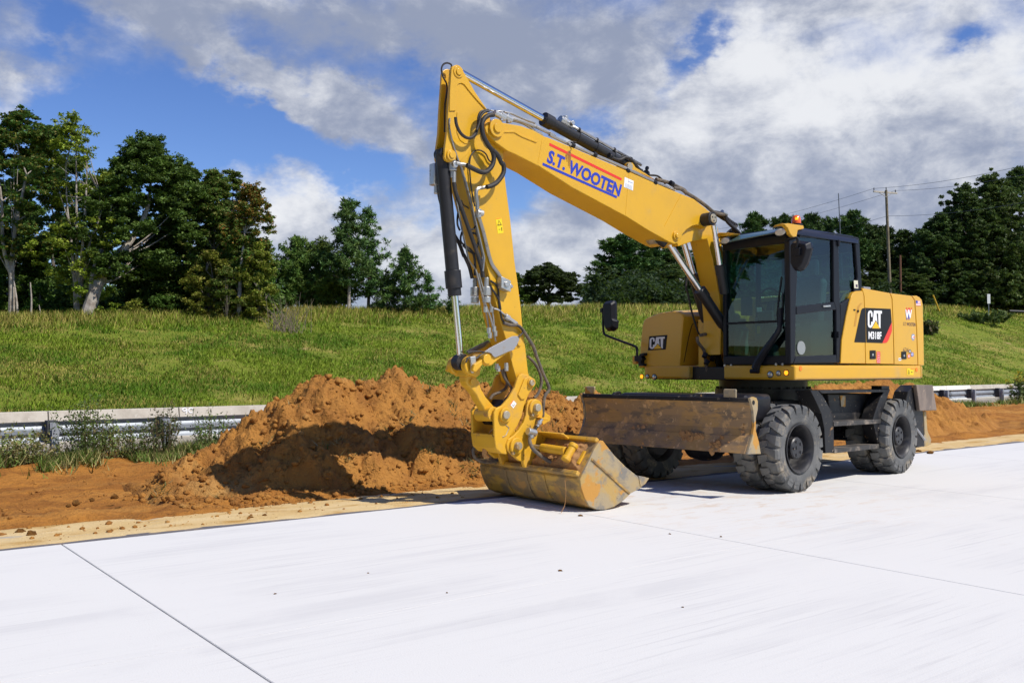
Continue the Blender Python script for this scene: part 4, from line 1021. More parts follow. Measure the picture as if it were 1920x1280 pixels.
# ---- grass on the bank: single blades, dense, green in the lee and straw-coloured on the crest
def soften(o, g):
    """blades shade like the sward they stand in: their normals lean towards the sky"""
    me = o.data; n = len(me.vertices) // 3
    d = g.normal(0, .45, (n, 3)); d[:, 2] = 1; d /= np.linalg.norm(d, axis=1)[:, None]
    me.polygons.foreach_set('use_smooth', [True] * len(me.polygons))
    me.normals_split_custom_set_from_vertices(np.repeat(d, 3, 0).tolist())
def slope_point(u, v):
    for Y in np.arange(18, 130, .25):
        x = (u - 960) / FPX * Y; t_, n_ = tn((x, Y))
        if float(terrain(t_, n_)) >= CAM_H + (689 - v) / FPX * Y: break
    return x, Y
def bank_grass():
    g = np.random.default_rng(101); N = 520000
    u = g.uniform(-180, 2100, N); a = (u - 960) / FPX; m = 16.35 + (40.5 - 16.35) * g.random(N) ** 1.25
    # where the column meets the bank at offset m behind the road (drift solved twice)
    dcol = np.stack([a, np.ones(N)], 1); kn = dcol @ NR; kt = dcol @ DR; e0 = E0 @ NR; e1 = E0 @ DR
    Y = (m + e0) / kn
    for _ in range(4): Y = (m + drift(Y * kt - e1) + e0) / kn
    ok = (Y > 10) & (Y < 135); Y, a, m = Y[ok], a[ok], m[ok]; N = len(Y)
    P = np.stack([a * Y, Y], 1) + g.normal(0, .12, (N, 2)); t_ = (P - E0) @ DR; n_ = (P - E0) @ NR
    z = terrain(t_, n_) - .02
    dry = vnoise(t_, n_, 7, 4, .32); lush = vnoise(t_, n_, 8, 4, .5); tall = vnoise(t_, n_, 9, 3, .9)
    bald = vnoise(t_, n_, 12, 4, .42)
    crest = sstep(m, 33, 38.5); low = sstep(m, 19.5, 17)
    for (bu, bv, br_) in ((1845, 640, 4.2), (1800, 622, 2.6)):
        bx, by = slope_point(bu, bv); dd_ = np.hypot(P[:, 0] - bx, (P[:, 1] - by) * .6) / br_ + .5 * (dry - .5)
        bald = np.where(dd_ < 1, .9, bald)
    keep = (bald < .66) | (g.random(N) < .22); P, z, dry, lush, tall, crest, low, Y, m = [w_[keep] for w_ in (P, z, dry, lush, tall, crest, low, Y, m)]; N = len(Y)
    hgt = (.07 + .15 * tall ** 1.5 + .32 * crest) * g.uniform(.5, 1.35, N)
    wid = (.004 + .00030 * Y) * g.uniform(.7, 1.5, N)
    ang = g.random(N) * 6.283; lean = hgt[:, None] * g.normal(0, .38, (N, 2))
    sx = np.stack([np.cos(ang), np.sin(ang)], 1) * wid[:, None]
    v = np.zeros((N, 3, 3)); v[:, 0, :2] = P - sx; v[:, 1, :2] = P + sx; v[:, 2, :2] = P + lean; v[:, 0, 2] = z; v[:, 1, 2] = z; v[:, 2, 2] = z + hgt
    green = np.array([[0.262, 0.365, 0.028]]); deep = np.array([[0.140, 0.255, 0.017]]); straw = np.array([[0.54, 0.45, 0.125]])
    k1 = sstep(lush, .35, .65)[:, None]; base = deep * (1 - k1) + green * k1
    sfrac = np.clip(.05 + .42 * sstep(dry, .50, .70) + .58 * crest - .1 * low, 0, .9)
    st = (g.random(N) < sfrac)[:, None]
    col = np.where(st, straw * g.uniform(.6, 1.1, (N, 1)), base * g.uniform(.8, 1.22, (N, 1)))
    c = np.repeat(col, 3, 0)
    o = arrays_mesh('bank_grass', v.reshape(-1, 3), np.arange(3 * N).reshape(N, 3), M_grass, attr=c)
    soften(o, g)
    tag(o, 'rough green grass with straw coloured seed heads covering the whole bank', 'grass', kind='stuff')
bank_grass()

# ---- weeds along the guardrail
def weed(name, lab, t0, n0, h, spread, stems, pal, seed, cat='weed', leaf=.035, per=26, flower=None, group=None, z0=.02):
    g = np.random.default_rng(seed); x, y, _ = road(t0, n0); b = MB(); L = []; T = []
    fl = []
    for k in range(stems):
        a = g.random() * 6.28; rr = spread * g.random() ** .6; hh = h * g.uniform(.55, 1.05) * (1 - .35 * rr / spread)
        p0 = np.array([math.cos(a) * rr * .5, math.sin(a) * rr * .5, -.05]); tip = np.array([math.cos(a) * rr, math.sin(a) * rr, hh]) + np.append(g.normal(0, .05, 2), 0)
        mid = p0 * .5 + tip * .5 + (0, 0, .08)
        b.tube([p0, mid, tip], lambda q_: .006 * (1.2 - q_ * .8), 3, step=3)
        for q_ in g.uniform(.22, 1, per):
            c = (1 - q_) ** 2 * p0 + 2 * q_ * (1 - q_) * mid + q_ * q_ * tip
            L.append(c + g.normal(0, .045 + .03 * (1 - q_), 3)); T.append(q_)
        if flower is not None:
            for _ in range(30): fl.append(tip + g.normal(0, .05, 3))
    L = np.array(L); g2 = np.random.default_rng(seed + 1)
    q, f = leaf_quads(L, leaf * g2.uniform(.6, 1.5, len(L)), up=.1, aspect=2.4, g=g2); c = np.repeat(tint_of(len(L), pal, g2, jit=.25), 3, 0)
    if fl:
        fl = np.array(fl); q2, f2 = leaf_quads(fl, np.full(len(fl), .03), g=g2, aspect=1.1); q = np.concatenate([q, q2]); f = np.concatenate([f, f2 + len(c)]); c = np.concatenate([c, np.repeat(tint_of(len(fl), [flower], g2), 3, 0)])
    t = thing(name, (x, y, z0), lab, cat, group)
    s_ = b.done('stems', MATS['weed_stem'], None); s_.parent = t
    arrays_mesh('leaves', q, f, M_leaf, parent=t, attr=c)
    return t
material('weed_stem', (0.17, 0.13, 0.06), 0.9)
WG = [(0.13, 0.19, 0.05), (0.17, 0.22, 0.07), (0.09, 0.14, 0.035)]; WY = [(0.23, 0.26, 0.08), (0.17, 0.21, 0.06), (0.34, 0.29, 0.13)]; WD = [(0.09, 0.115, 0.04), (0.12, 0.135, 0.055), (0.17, 0.13, 0.07)]
def wt(u, n_):                         # t of a plant seen in column u at offset n_
    a = (u - 960) / FPX; d = np.array([a, 1.0]); Y = (n_ + E0 @ NR) / (d @ NR); return float((d * Y - E0) @ DR)
weed('roadside_weed', 'tallest bushy weed right of the nearest guardrail post', wt(168, 6.35), 6.35, 1.22, .40, 40, WG, 201, leaf=.022, per=46)
weed('roadside_weed', 'thin dark brownish weed in front of the second guardrail post', wt(306, 6.3), 6.3, 1.08, .26, 26, WD, 202, leaf=.02, per=40)
weed('roadside_weed', 'open leafy weed just left of the second guardrail post', wt(262, 6.3), 6.3, .95, .26, 18, WG, 203, leaf=.021, per=36)
weed('roadside_weed', 'light green weed close to the left toe of the clay heap', wt(398, 6.3), 6.3, .95, .40, 26, WG, 204, leaf=.02, per=36)
weed('roadside_weed', 'fine low weed left of the nearest guardrail post', wt(62, 6.25), 6.25, .66, .42, 24, WY, 205, leaf=.022, per=34)
weed('roadside_weed', 'yellowish clump of weeds at the left frame edge', wt(10, 6.2), 6.2, .72, .42, 28, WY, 206, leaf=.022, per=36)
weed('roadside_weed', 'straggling weed between the tallest weed and the open leafy one', wt(215, 6.4), 6.4, .75, .32, 18, WY, 207, leaf=.022, per=34)
weed('goldenrod', 'goldenrod with yellow flower plumes at the right frame edge', wt(1912, 8.0), 8.0, 1.55, .55, 16, WG, 208, leaf=.06, per=26, flower=(0.75, 0.52, 0.03), cat='wildflower')
weed('bank_shrub', 'single dark shrub on the grass slope left of the right-hand mirror arm', wt(1138, 17.9), 17.9, .62, .42, 26, WD, 209, cat='shrub', leaf=.07, per=24, z0=float(terrain(wt(1138, 17.9), 17.9)))
weed('bank_shrub', 'dark shrub on the bank next to the rear corner of the machine', wt(1742, 33.5), 33.5, 1.5, .9, 30, WD, 210, cat='shrub', leaf=.14, per=24, z0=float(terrain(wt(1742, 33.5), 33.5)))
weed('bank_shrub', 'bushy growth along the bank top below the dark wood', wt(1850, 37.5), 37.5, 1.6, 2.6, 50, WG, 211, cat='shrub', leaf=.18, per=24, z0=float(terrain(wt(1850, 37.5), 37.5)))

def verge_grass():
    g = np.random.default_rng(141); N = 46000
    t_ = np.concatenate([g.uniform(-4.5, 4.4, 30000), g.uniform(16, 46, 16000)]); sel_ = vnoise(t_, t_ * 0 + 2, 19, 2, .9) > .36; t_ = t_[sel_]; N = len(t_); n_ = 6.25 + drift(t_) + g.normal(0, .36, N)
    keep = vnoise(t_, n_, 15, 3, 1.3) > .40; t_, n_ = t_[keep], n_[keep]; N = len(t_)
    P = E0 + t_[:, None] * DR + n_[:, None] * NR; z = clay_z(t_, n_) - .02
    hgt = (.08 + .22 * vnoise(t_, n_, 16, 3, 1.1) ** 1.4) * g.uniform(.5, 1.5, N); dist = P[:, 1]; wid = (.004 + .0003 * dist) * g.uniform(.7, 1.4, N); ang = g.random(N) * 6.283
    sx = np.stack([np.cos(ang), np.sin(ang)], 1) * wid[:, None]; lean = hgt[:, None] * g.normal(0, .5, (N, 2))
    v = np.zeros((N, 3, 3)); v[:, 0, :2] = P - sx; v[:, 1, :2] = P + sx; v[:, 2, :2] = P + lean; v[:, :2, 2] = z[:, None]; v[:, 2, 2] = z + hgt
    st = (g.random(N) < .42)[:, None]; col = np.where(st, np.array([[.48, .40, .17]]) * g.uniform(.6, 1.1, (N, 1)), np.array([[.16, .24, .045]]) * g.uniform(.6, 1.5, (N, 1)))
    o = arrays_mesh('verge_grass', v.reshape(-1, 3), np.arange(3 * N).reshape(N, 3), M_grass, attr=np.repeat(col, 3, 0))
    soften(o, g)
    tag(o, 'tufty green and straw coloured grass at the foot of the guardrail', 'grass', kind='stuff')
    # uprooted tufts thrown on the heap
    T, Nn = [], []
    for _ in range(46):
        a = random.uniform(pile_box[0] + .4, pile_box[1] - .6); b_ = random.uniform(1.5, 3.5)
        for k in range(26): T.append(a + random.gauss(0, .06)); Nn.append(b_ + random.gauss(0, .06))
    T = np.array(T); Nn = np.array(Nn); M_ = len(T); z = np.array([pile_h(a, b_) for a, b_ in zip(T, Nn)]); P = E0 + T[:, None] * DR + Nn[:, None] * NR
    h_ = g.uniform(.03, .13, M_); sx = g.normal(0, .005, (M_, 2)); v = np.zeros((M_, 3, 3)); v[:, 0, :2] = P - sx; v[:, 1, :2] = P + sx; v[:, 2, :2] = P + g.normal(0, .10, (M_, 2)); v[:, :2, 2] = z[:, None]; v[:, 2, 2] = z + h_
    st = (g.random(M_) < .5)[:, None]; col = np.where(st, np.array([[.42, .34, .16]]), np.array([[.11, .15, .04]])) * g.uniform(.6, 1.2, (M_, 1))
    o = arrays_mesh('grass_tufts', v.reshape(-1, 3), np.arange(3 * M_).reshape(M_, 3), M_grass, attr=np.repeat(col, 3, 0))
    tag(o, 'torn tufts of grass mixed into the clay heap', 'grass', kind='stuff')
verge_grass()

# ------------------------------------------------------------------ poles, wires and markers far right
M_wood = material('weathered_pole', (0.22, 0.175, 0.115), 0.9, var=((0.15, 0.12, 0.08), 2, .4, .6))
M_woodb = material('brown_post', (0.16, 0.07, 0.04), 0.9)
M_wire = material('power_wire', (0.10, 0.11, 0.13), 0.6)
M_xarm = material('pale_crossarm', (0.48, 0.43, 0.38), 0.85)
M_ymark = material('yellow_marker', (0.72, 0.42, 0.02), 0.6)
M_signw = material('sign_back', (0.62, 0.63, 0.64), 0.5)
YP = 99.0
def far_pt(u, v, Y): return (col_az(u) * Y, Y, CAM_H + (689 - v) / FPX * Y)
x, y, zb = tree_at(1671, YP); up = thing('utility_pole', (x, y, zb), 'wooden utility pole with one crossarm above the engine hood', 'utility pole')
top = far_pt(1665, 355, YP)
b = MB(); b.cyl((x, y, zb - .5), (top[0], top[1], top[2]), .19, .13, 12); b.done('pole', M_wood, up)
b = MB(); A0 = far_pt(1641, 357.5, YP - .4); A1 = far_pt(1685.5, 361, YP + .6)
av = np.array(A1) - np.array(A0); av /= np.linalg.norm(av); sv = np.cross(av, (0, 0, 1)); uz = np.array((0, 0, 1.))
sq = lambda p: [np.array(p) + sv * i * .07 + uz * j * .08 for i, j in ((-1, -1), (1, -1), (1, 1), (-1, 1))]
b.loft([sq(A0), sq(A1)]); b.done('crossarm', M_xarm, up)
for sgn, (bx, by) in ((-1, (1652, 360)), (1, (1675, 362))):
    b = MB(); b.cyl(far_pt(bx, by, YP - .15), far_pt(1665, 368, YP - .15), .03, seg=6); b.done('brace', M_xarm, up)
for (bx, by) in ((1642, 353), (1665, 352), (1682.5, 357)):
    b = MB(); p = np.array(far_pt(bx, by, YP)); b.cyl(p - (0, 0, .12), p + (0, 0, .14), .06, .045, 8); b.done('insulator', M_block, up)
def wire(p0, p1, sag, lab, r=.016):
    p0, p1 = np.array(p0), np.array(p1); b = MB()
    b.tube([p0 * (1 - k) + p1 * k - (0, 0, sag * 4 * k * (1 - k)) for k in np.linspace(0, 1, 15)], r, 5, spline=False)
    o = b.done('power_line', M_wire)
    for v in o.data.vertices: v.co -= Vector(p0)
    o.location = p0; tag(o, lab, 'power line')
wire(far_pt(1642, 352, YP), far_pt(1180, 447, 150), 1.2, 'upper thin wire from the left end of the crossarm out over the bank')
wire(far_pt(1642, 352, YP), far_pt(2080, 268, 70), .6, 'upper thin wire leaving the crossarm to the right frame edge')
wire(far_pt(1682, 356, YP), far_pt(1180, 462, 152), 1.2, 'lower thin wire from the crossarm out over the bank')
wire(far_pt(1682, 356, YP), far_pt(2080, 288, 70), .6, 'lower thin wire leaving the crossarm to the right frame edge')
wire(far_pt(1667, 404, YP), far_pt(1310, 455, 130), 1.0, 'wire fixed halfway up the utility pole running left behind the cab')
wire(far_pt(1667, 404, YP), far_pt(2080, 345, 70), .6, 'wire fixed halfway up the utility pole running right before the dark wood')
p = far_pt(1690, 478, 102); x, y, zb = tree_at(1691, 102); b = MB(); b.cyl((0, 0, -.4), (0, 0, p[2] - zb), .13, .11, 10); o = b.done('wooden_post', M_woodb); o.location = (p[0], p[1], zb); tag(o, 'reddish brown bare post right of the utility pole', 'post')
p0 = far_pt(1581, 408, 96); p1 = far_pt(1575, 361, 96); x, y, zb = tree_at(1583, 96); b = MB(); b.cyl((0, 0, 0), tuple(np.array(p1) - (x, y, zb)), .07, .045, 8); o = b.done('lamp_pole', M_wire); o.location = (x, y, zb); tag(o, 'slim dark mast rising above the cab roof against the clouds', 'mast')
x, y, zb = tree_at(1765, 98); p1 = np.array(far_pt(1751, 553, 98)); b = MB(); b.cyl((0, 0, -.2), tuple(p1 - (x, y, zb)), .075, seg=8); o = b.done('guy_marker', M_ymark); o.location = (x, y, zb); tag(o, 'leaning yellow guy wire marker on the bank top', 'marker')
x, y, zb = tree_at(1855, 103); sgn_ = thing('road_sign', (x, y, zb), 'narrow white sign seen edge-on on a thin post', 'sign')
zt = CAM_H + (689 - 551) / FPX * 103
b = MB(); b.cyl((x, y, zb - .2), (x, y, zt - .2), .04, seg=8); b.done('post', M_galv, sgn_)
b = MB(); b.loft([[(x - .19, y - .10, zt - 1.05), (x + .19, y - .02, zt - 1.05), (x + .19, y, zt - 1.05), (x - .19, y - .08, zt - 1.05)], [(x - .19, y - .10, zt), (x + .19, y - .02, zt), (x + .19, y, zt), (x - .19, y - .08, zt)]]); b.done('panel', M_signw, sgn_)
x, y, zb = tree_at(1893, 108); b = MB(); zq = CAM_H + (689 - 583) / FPX * 108
b.cyl((0, 0, zq - zb), (3.4, .6, zq - zb - .1), .16, seg=12); o = b.done('black_pipe', M_cyl); o.location = (x, y, zb); tag(o, 'black pipe lying on the bank top at the right frame edge', 'pipe')
# ================================================================== THE WHEELED EXCAVATOR
EX = thing('wheeled_excavator', (C2[0], C2[1], 0.0), 'yellow wheeled excavator with its arm folded down and bucket resting on the white slab', 'excavator')
def P3(pt, l, fr=S):
    s_, z_ = fr.at_l(pt[0], pt[1], l); return fr(s_, l, z_)
def PL(pts, l, fr=S):
    return [fr.at_l(u, v, l) for u, v in pts]
def PF(pts, s_, fr=S):
    return [fr.at_s(u, v, s_) for u, v in pts]
def plate(name, pts, l_ref, l0, l1, mat, parent=None, bevel=.006, fr=S):
    return MB().side(fr, PL(pts, l_ref, fr), l0, l1).done(name, mat, parent or EX, bevel)
def hose(name, pts, l, r, mat=None, parent=None, seg=8, fr=S):
    """pts are photo pixels, l a number or one per point"""
    ls = l if hasattr(l, '__len__') else [l] * len(pts)
    return MB().tube([P3(p, q_, fr) for p, q_ in zip(pts, ls)], r, seg).done(name, mat or M_hose, parent or EX)
def disc(b, pt, l_ref, l0, l1, r, fr=S, seg=20):
    s_, z_ = fr.at_l(pt[0], pt[1], l_ref); b.cyl(fr(s_, l0, z_), fr(s_, l1, z_), r, seg=seg); return b

# ------------------------------------------------------------------ wheels: four twins
def make_wheel():
    root = bpy.data.objects.new('wheel', None); COL.objects.link(root); ORIGIN[root] = (0, 0, 0)
    Y = np.array((0, 1, 0.))
    b = MB(); b.lathe((0, 0, 0), Y, [(-.115, .300), (-.132, .345), (-.138, .40), (-.130, .445), (-.114, .486), (-.06, .503), (0, .506), (.06, .503), (.114, .486), (.130, .445), (.138, .40), (.132, .345), (.115, .300), (.10, .280), (-.10, .280)], 56, True)
    for wd in (.128, -.128):           # raised ring on the sidewall
        b.lathe((0, 0, 0), Y, [(wd * 1.02, .372), (wd * 1.075, .378), (wd * 1.075, .392), (wd * 1.02, .398)], 56, True)
    NL = 20
    for k in range(NL):
        for sg in (1, -1):
            a0 = (k + (.5 if sg < 0 else 0)) * 2 * math.pi / NL
            st = [(-.012, .486, .526, -.005, .060), (.040, .484, .527, .028, .074), (.088, .476, .525, .062, .092), (.122, .462, .519, .086, .104), (.142, .440, .490, .096, .104), (.139, .405, .446, .10, .092)]
            rings = []
            for y, ri, ro, da, hw in st:
                hw = hw * 1.22; hw2 = hw * .84
                rings.append([(r * math.sin(a0 + da + d), sg * y, r * math.cos(a0 + da + d)) for r, d in ((ri, -hw), (ri, hw), (ro, hw2), (ro, -hw2))])
            b.loft(rings)
    b.done('tyre', M_tyre, root, sharp=30)
    b = MB(); b.lathe((0, 0, 0), Y, [(.128, .296), (.138, .300), (.138, .288), (.120, .276), (.100, .262), (.03, .250), (-.03, .240), (-.085, .21), (-.095, .12), (-.105, .12), (-.10, .215), (-.04, .262), (-.10, .276), (-.132, .300), (-.12, .305)], 48, True)
    for k in range(10):
        a = k * 2 * math.pi / 10; p = np.array((.168 * math.sin(a), -.092, .168 * math.cos(a))); b.cyl(p, p + (0, .022, 0), .016, seg=6)
    b.done('rim', M_rim, root)
    b = MB(); b.lathe((0, 0, 0), Y, [(-.10, .0), (-.10, .132), (.082, .132), (.094, .118), (.096, .0)], 36)
    for k in range(5):
        a = k * 2 * math.pi / 5 + .3; p = np.array((.082 * math.sin(a), .094, .082 * math.cos(a))); b.cyl(p, p + (0, .012, 0), .017, seg=6)
    b.cyl((0.012, .094, .01), (0.012, .104, .01), .022, seg=10)
    b.done('hub', M_rim, root)
    return root
w0 = make_wheel(); first_w = True
AX = 1.43
for sa in (AX, -AX):
    for side_ in (1, -1):
        for ll in (1.185, .855):
            if first_w: w = w0; first_w = False
            else:
                w = w0.copy(); COL.objects.link(w)
                for ch in w0.children:
                    c_ = ch.copy(); COL.objects.link(c_); c_.parent = w
            w.parent = EX
            p = U(sa - .06, side_ * ll, .524); w.location = (p[0] - C2[0], p[1] - C2[1], p[2])
            ang = math.atan2(U.L[1] * side_, U.L[0] * side_) - math.pi / 2
            w.rotation_euler = (0, 0, ang - (R(3.2) if sa > 0 else 0))

# ------------------------------------------------------------------ undercarriage
b = MB(); b.box(U, -2.0, 1.75, -.44, .44, .56, 1.02); b.box(U, -.85, .85, -.62, .62, .80, 1.06); b.box(U, -.45, .45, -.40, .40, .42, .57)
b.done('chassis', M_under, EX, .02)
b = MB(); b.cyl(U(0, 0, 1.05), U(0, 0, 1.20), .66, seg=48); b.cyl(U(0, 0, 1.20), U(0, 0, 1.34), .60, seg=48)
ring_ = b.done('slewing_ring', M_black, EX)
b = MB()
for k in range(30):
    a = k * 2 * math.pi / 30; p = (C2[0] + .63 * math.cos(a), C2[1] + .63 * math.sin(a), 1.205); b.cyl(p, (p[0], p[1], 1.228), .018, seg=6)
b.done('ring_bolts', M_under, ring_)
for sa, nm in ((AX, 'front_axle'), (-AX, 'rear_axle')):
    b = MB(); b.cyl(U(sa - .06, -1.08, .524), U(sa - .06, 1.08, .524), .11, seg=20); b.lathe(U(sa, -.28, .524), np.append(U.L, 0), [(0, .12), (.1, .21), (.28, .24), (.46, .21), (.56, .12)], 24); b.box(U, sa - .14, sa + .14, -.5, .5, .56, .74)
    b.done(nm, M_under, EX)
b = MB(); b.cyl(U(1.2, 0, .50), U(-1.2, 0, .50), .045, seg=12); b.done('drive_shaft', M_under, EX)
# dozer blade in front
lN = 1.262
fp = PL(c8((1236, 706), (1246, 760), (1253, 820), (1252, 890), (1240, 940)), lN, U); bp_ = [(s_ - .035, z_) for s_, z_ in fp]
b = MB(); b.side(U, fp + bp_[::-1], -1.25, lN - .02)
BL = b.done('dozer_blade', M_blade, EX, .006)
ep = PL(c8((1241, 936), (1228, 985), (1210, 1046)), lN, U); b = MB(); b.side(U, [(s_ + .012, z_) for s_, z_ in ep] + [(s_ - .03, z_) for s_, z_ in ep[::-1]], -1.258, lN - .018); b.done('cutting_edge', M_blade, BL, .004)
s_t, z_t = fp[0]; b = MB(); b.box(U, s_t - .07, s_t + .012, -1.26, lN - .012, z_t - .03, z_t + .022); b.done('top_rail', M_under, BL, .012)
sp_pts = PL(c8((1226, 694), (1248, 686), (1266, 692), (1275, 715), (1274, 765), (1262, 820), (1262, 900), (1280, 965), (1294, 1045), (1209, 1048), (1240, 940), (1252, 870), (1246, 770)), lN, U)
b = MB(); b.side(U, sp_pts, lN - .015, lN + .018); sdp = b.done('side_plate', M_steelplate, BL, .004)
b = MB(); b.side(U, sp_pts, -1.285, -1.252); b.done('side_plate', M_steelplate, BL, .004)
sh, zh = PL(c8((1255, 722)), lN + .018, U)[0]; b = MB(); b.cyl(U(sh, lN + .012, zh), U(sh, lN + .0215, zh), .026, seg=16); b.done('pin_hole', M_decblk, sdp)
for lx in (-1.14, .985):
    b = MB(); w_ = .085; b.side(U, [(s_t - .035, z_t - .02), (s_t - .005, z_t - .02), (s_t - .005, z_t + .12), (s_t - .035, z_t + .12)], lx - w_, lx + w_); b.done('lug', M_steelplate, BL, .025, 3)
for sgn in (-.62, .62):
    b = MB(); b.side(U, [(s_t - .06, .95), (s_t - .06, .62), (1.72, .50), (1.55, .60), (1.62, .82)], sgn - .05, sgn + .05); b.done('lift_arm', M_under, BL, .01)
b = MB(); b.box(U, 1.52, 2.16, -.82, .30, .88, 1.165); b.done('front_cover', M_black, EX, .05, 3)
b = MB(); b.box(U, 1.50, 2.10, .40, 1.02, .84, 1.175); b.done('front_cover', M_black, EX, .06, 3)
for lx in (-.90, .36):
    b = MB(); b.side(U, [(2.22, .80), (2.24, 1.10), (2.17, 1.17), (2.05, 1.18), (1.95, 1.0), (1.95, .8)], lx - .02, lx + .02); pl_ = b.done('hinge_plate', M_under, EX, .01)
# caked mud on the blade
def lump(name, pts, r, mat=M_mud, parent=None, sd=0, flat_=.35):
    """several squashed noisy balls merged into one crust"""
    g = np.random.default_rng(sd); b = MB()
    for p in pts:
        bm = bmesh.new(); bmesh.ops.create_icosphere(bm, subdivisions=2, radius=1.0); rr = r * g.uniform(.6, 1.3)
        axn = np.append(U.F, 0); vs = [np.array(v.co) * (1 + .9 * mnoise.noise(v.co * 1.5 + Vector((p[0] * 9, p[2] * 19, 0)))) * rr for v in bm.verts]; vs = [q_ - axn * (q_ @ axn) * (1 - flat_) + p for q_ in vs]; fs = [[v.index for v in f.verts] for f in bm.faces]; bm.free(); b.add(vs, fs, True)
    return b.done(name, mat, parent or EX, fix=False)
def blade_pts(lst):
    out = []
    for u, v in c8(*lst):
        s_ = 2.28; l_, z_ = U.at_s(u, v, s_); si = np.interp(-z_, [-q_[1] for q_ in fp + ep], [q_[0] for q_ in fp + ep]); l_, z_ = U.at_s(u, v, si); out.append(np.array(U(si + .004, l_, z_)))
    return out
blade_n = np.append(U.F, 0)
lump('mud_crust', blade_pts([(800, 920), (815, 935), (830, 945), (850, 930), (870, 930), (885, 945), (900, 940), (935, 945), (920, 935), (815, 955), (860, 955), (840, 920)]), .040, parent=BL, sd=1)
lump('mud_crust', blade_pts([(990, 985), (1010, 1000), (1035, 975), (1040, 1020), (1060, 950), (995, 1030), (1030, 1000), (1045, 990), (1000, 1015), (1020, 985)]), .034, parent=BL, sd=2)
lump('mud_crust', blade_pts([(1195, 862), (1192, 885), (1188, 905), (560, 980), (552, 1005), (1100, 975), (720, 940)]), .018, parent=BL, sd=3)
lump('mud_crust', blade_pts([(500, 880), (530, 870), (560, 875), (580, 860)]), .020, material('dry_mud', (0.36, 0.20, 0.10), .95), BL, sd=4)
# left steps with tool box
b = MB(); top_s = [U.at_l(*p, 1.24) for p in c7((735, 245), (1415, 226))]
STEP = bpy.data.objects.new('boarding_step', None); COL.objects.link(STEP); STEP.parent = EX
def step_part(name, pts, l0, l1, bevel=.006, mat=None):
    return MB().side(U, PL(c7(*pts), 1.22, U), l0, l1).done(name, mat or M_under, STEP, bevel)
step_part('top_bar', [(800, 234), (1415, 226), (1400, 250), (830, 262)], 1.02, 1.22)
step_part('upright', [(733, 236), (800, 236), (850, 300), (905, 400), (932, 520), (936, 770), (862, 775), (852, 560), (825, 430), (775, 320)], 1.00, 1.215)
step_part('upright', [(1372, 232), (1418, 226), (1385, 320), (1352, 420), (1335, 490), (1325, 690), (1315, 700), (1268, 490), (1295, 400), (1330, 300)], 1.04, 1.215)
step_part('tread', [(928, 505), (1338, 482), (1338, 518), (928, 545)], .98, 1.225, mat=M_tread)
step_part('tread', [(930, 738), (1326, 694), (1328, 732), (932, 775)], .98, 1.225, mat=M_tread)
step_part('bracket', [(1352, 196), (1420, 198), (1418, 228), (1352, 230)], 1.05, 1.20)
bx = PL(c7((880, 268), (1255, 262), (1140, 490), (905, 500)), 1.0, U)
b = MB(); b.side(U, bx, .62, 1.0); tb = b.done('tool_box', M_under, EX, .012)
lt = PL(c7((985, 280), (1028, 280), (1028, 375), (992, 375)), 1.01, U); b = MB(); b.side(U, lt, 1.0, 1.015); b.done('latch', M_steelplate, tb, .003)
b = MB(); b.side(U, PL(c7((880, 330), (1150, 318), (1150, 326), (880, 338)), 1.0, U), 1.0, 1.008); b.done('lid_seam', M_black, tb)
# stabiliser leg folded up at the left rear, and its twin on the far side
def stabiliser(sg):
    lm = 1.22
    b = MB(); pts = PL(z7((1215, 118), (1300, 400), (1310, 640), (1320, 760), (1240, 775), (1215, 700), (1205, 470), (1120, 300), (1150, 190)), lm, U)
    b.side(U, pts, sg * .98, sg * 1.20); st_ = b.done('stabiliser_leg', M_under, EX, .015)
    f_ = PL(z7((1212, 118), (1385, 120), (1427, 382), (1250, 390)), lm + .04, U); b = MB(); b.side(U, f_, sg * 1.205, sg * 1.265); b.done('foot_pad', material('worn_pad', (0.22, 0.17, 0.135), .7, dirt=[((0.14, 0.115, 0.10), 3, .42, .6, (1, 1, .4)), ((0.32, 0.24, 0.18), 12, .6, .7)]), st_, .012)
    f_ = PL(z7((1315, 395), (1340, 395), (1355, 600), (1395, 690), (1385, 745), (1320, 765), (1290, 740), (1325, 640)), lm, U); b = MB(); b.side(U, f_, sg * 1.04, sg * 1.19); b.done('toe_bracket', M_steelplate, st_, .012)
    p0, p1 = PL(z7((1225, 575), (1310, 690)), lm, U); b = MB(); b.cyl(U(p0[0], sg * 1.2, p0[1]), U(p1[0], sg * 1.2, p1[1]), .022, seg=10); b.done('link_bar', M_grey, st_)
stabiliser(1); stabiliser(-1)
b = MB(); b.box(U, -2.75, -1.95, -.98, .98, .52, .86); b.done('rear_frame', M_under, EX, .02)

# ------------------------------------------------------------------ upper structure
def plan(b, fr, pts, z0, z1_):
    return b.loft([[fr(s_, l_, z0) for s_, l_ in pts], [fr(s_, l_, z1_) for s_, l_ in pts]])
def rrect(s0, s1, l0, l1, r, n=6, corners=(1, 1, 1, 1)):
    out = []
    for (cs, cl, a0), on in zip(((s1 - r, l1 - r, 0), (s0 + r, l1 - r, 90), (s0 + r, l0 + r, 180), (s1 - r, l0 + r, 270)), corners):
        if on: out += [(cs + r * math.cos(R(a0 + 90 * k / n)), cl + r * math.sin(R(a0 + 90 * k / n))) for k in range(n + 1)]
        else: out.append((cs + (r if a0 in (0, 270) else -r), cl + (r if a0 in (0, 90) else -r)))
    return out
b = MB(); plan(b, S, rrect(-2.05, 1.02, -1.20, 1.20, .2), 1.325, 1.50); b.done('deck_frame', M_black, EX, .01)
s_rear = S.at_l(1735.5, 700, 1.27)[0]
b = MB(); plan(b, S, rrect(s_rear, 1.10, .19, 1.285, .16, 8, (0, 1, 0, 0)), 1.338, 1.520); SK = b.done('left_skirt', M_body, EX, .028, 3)
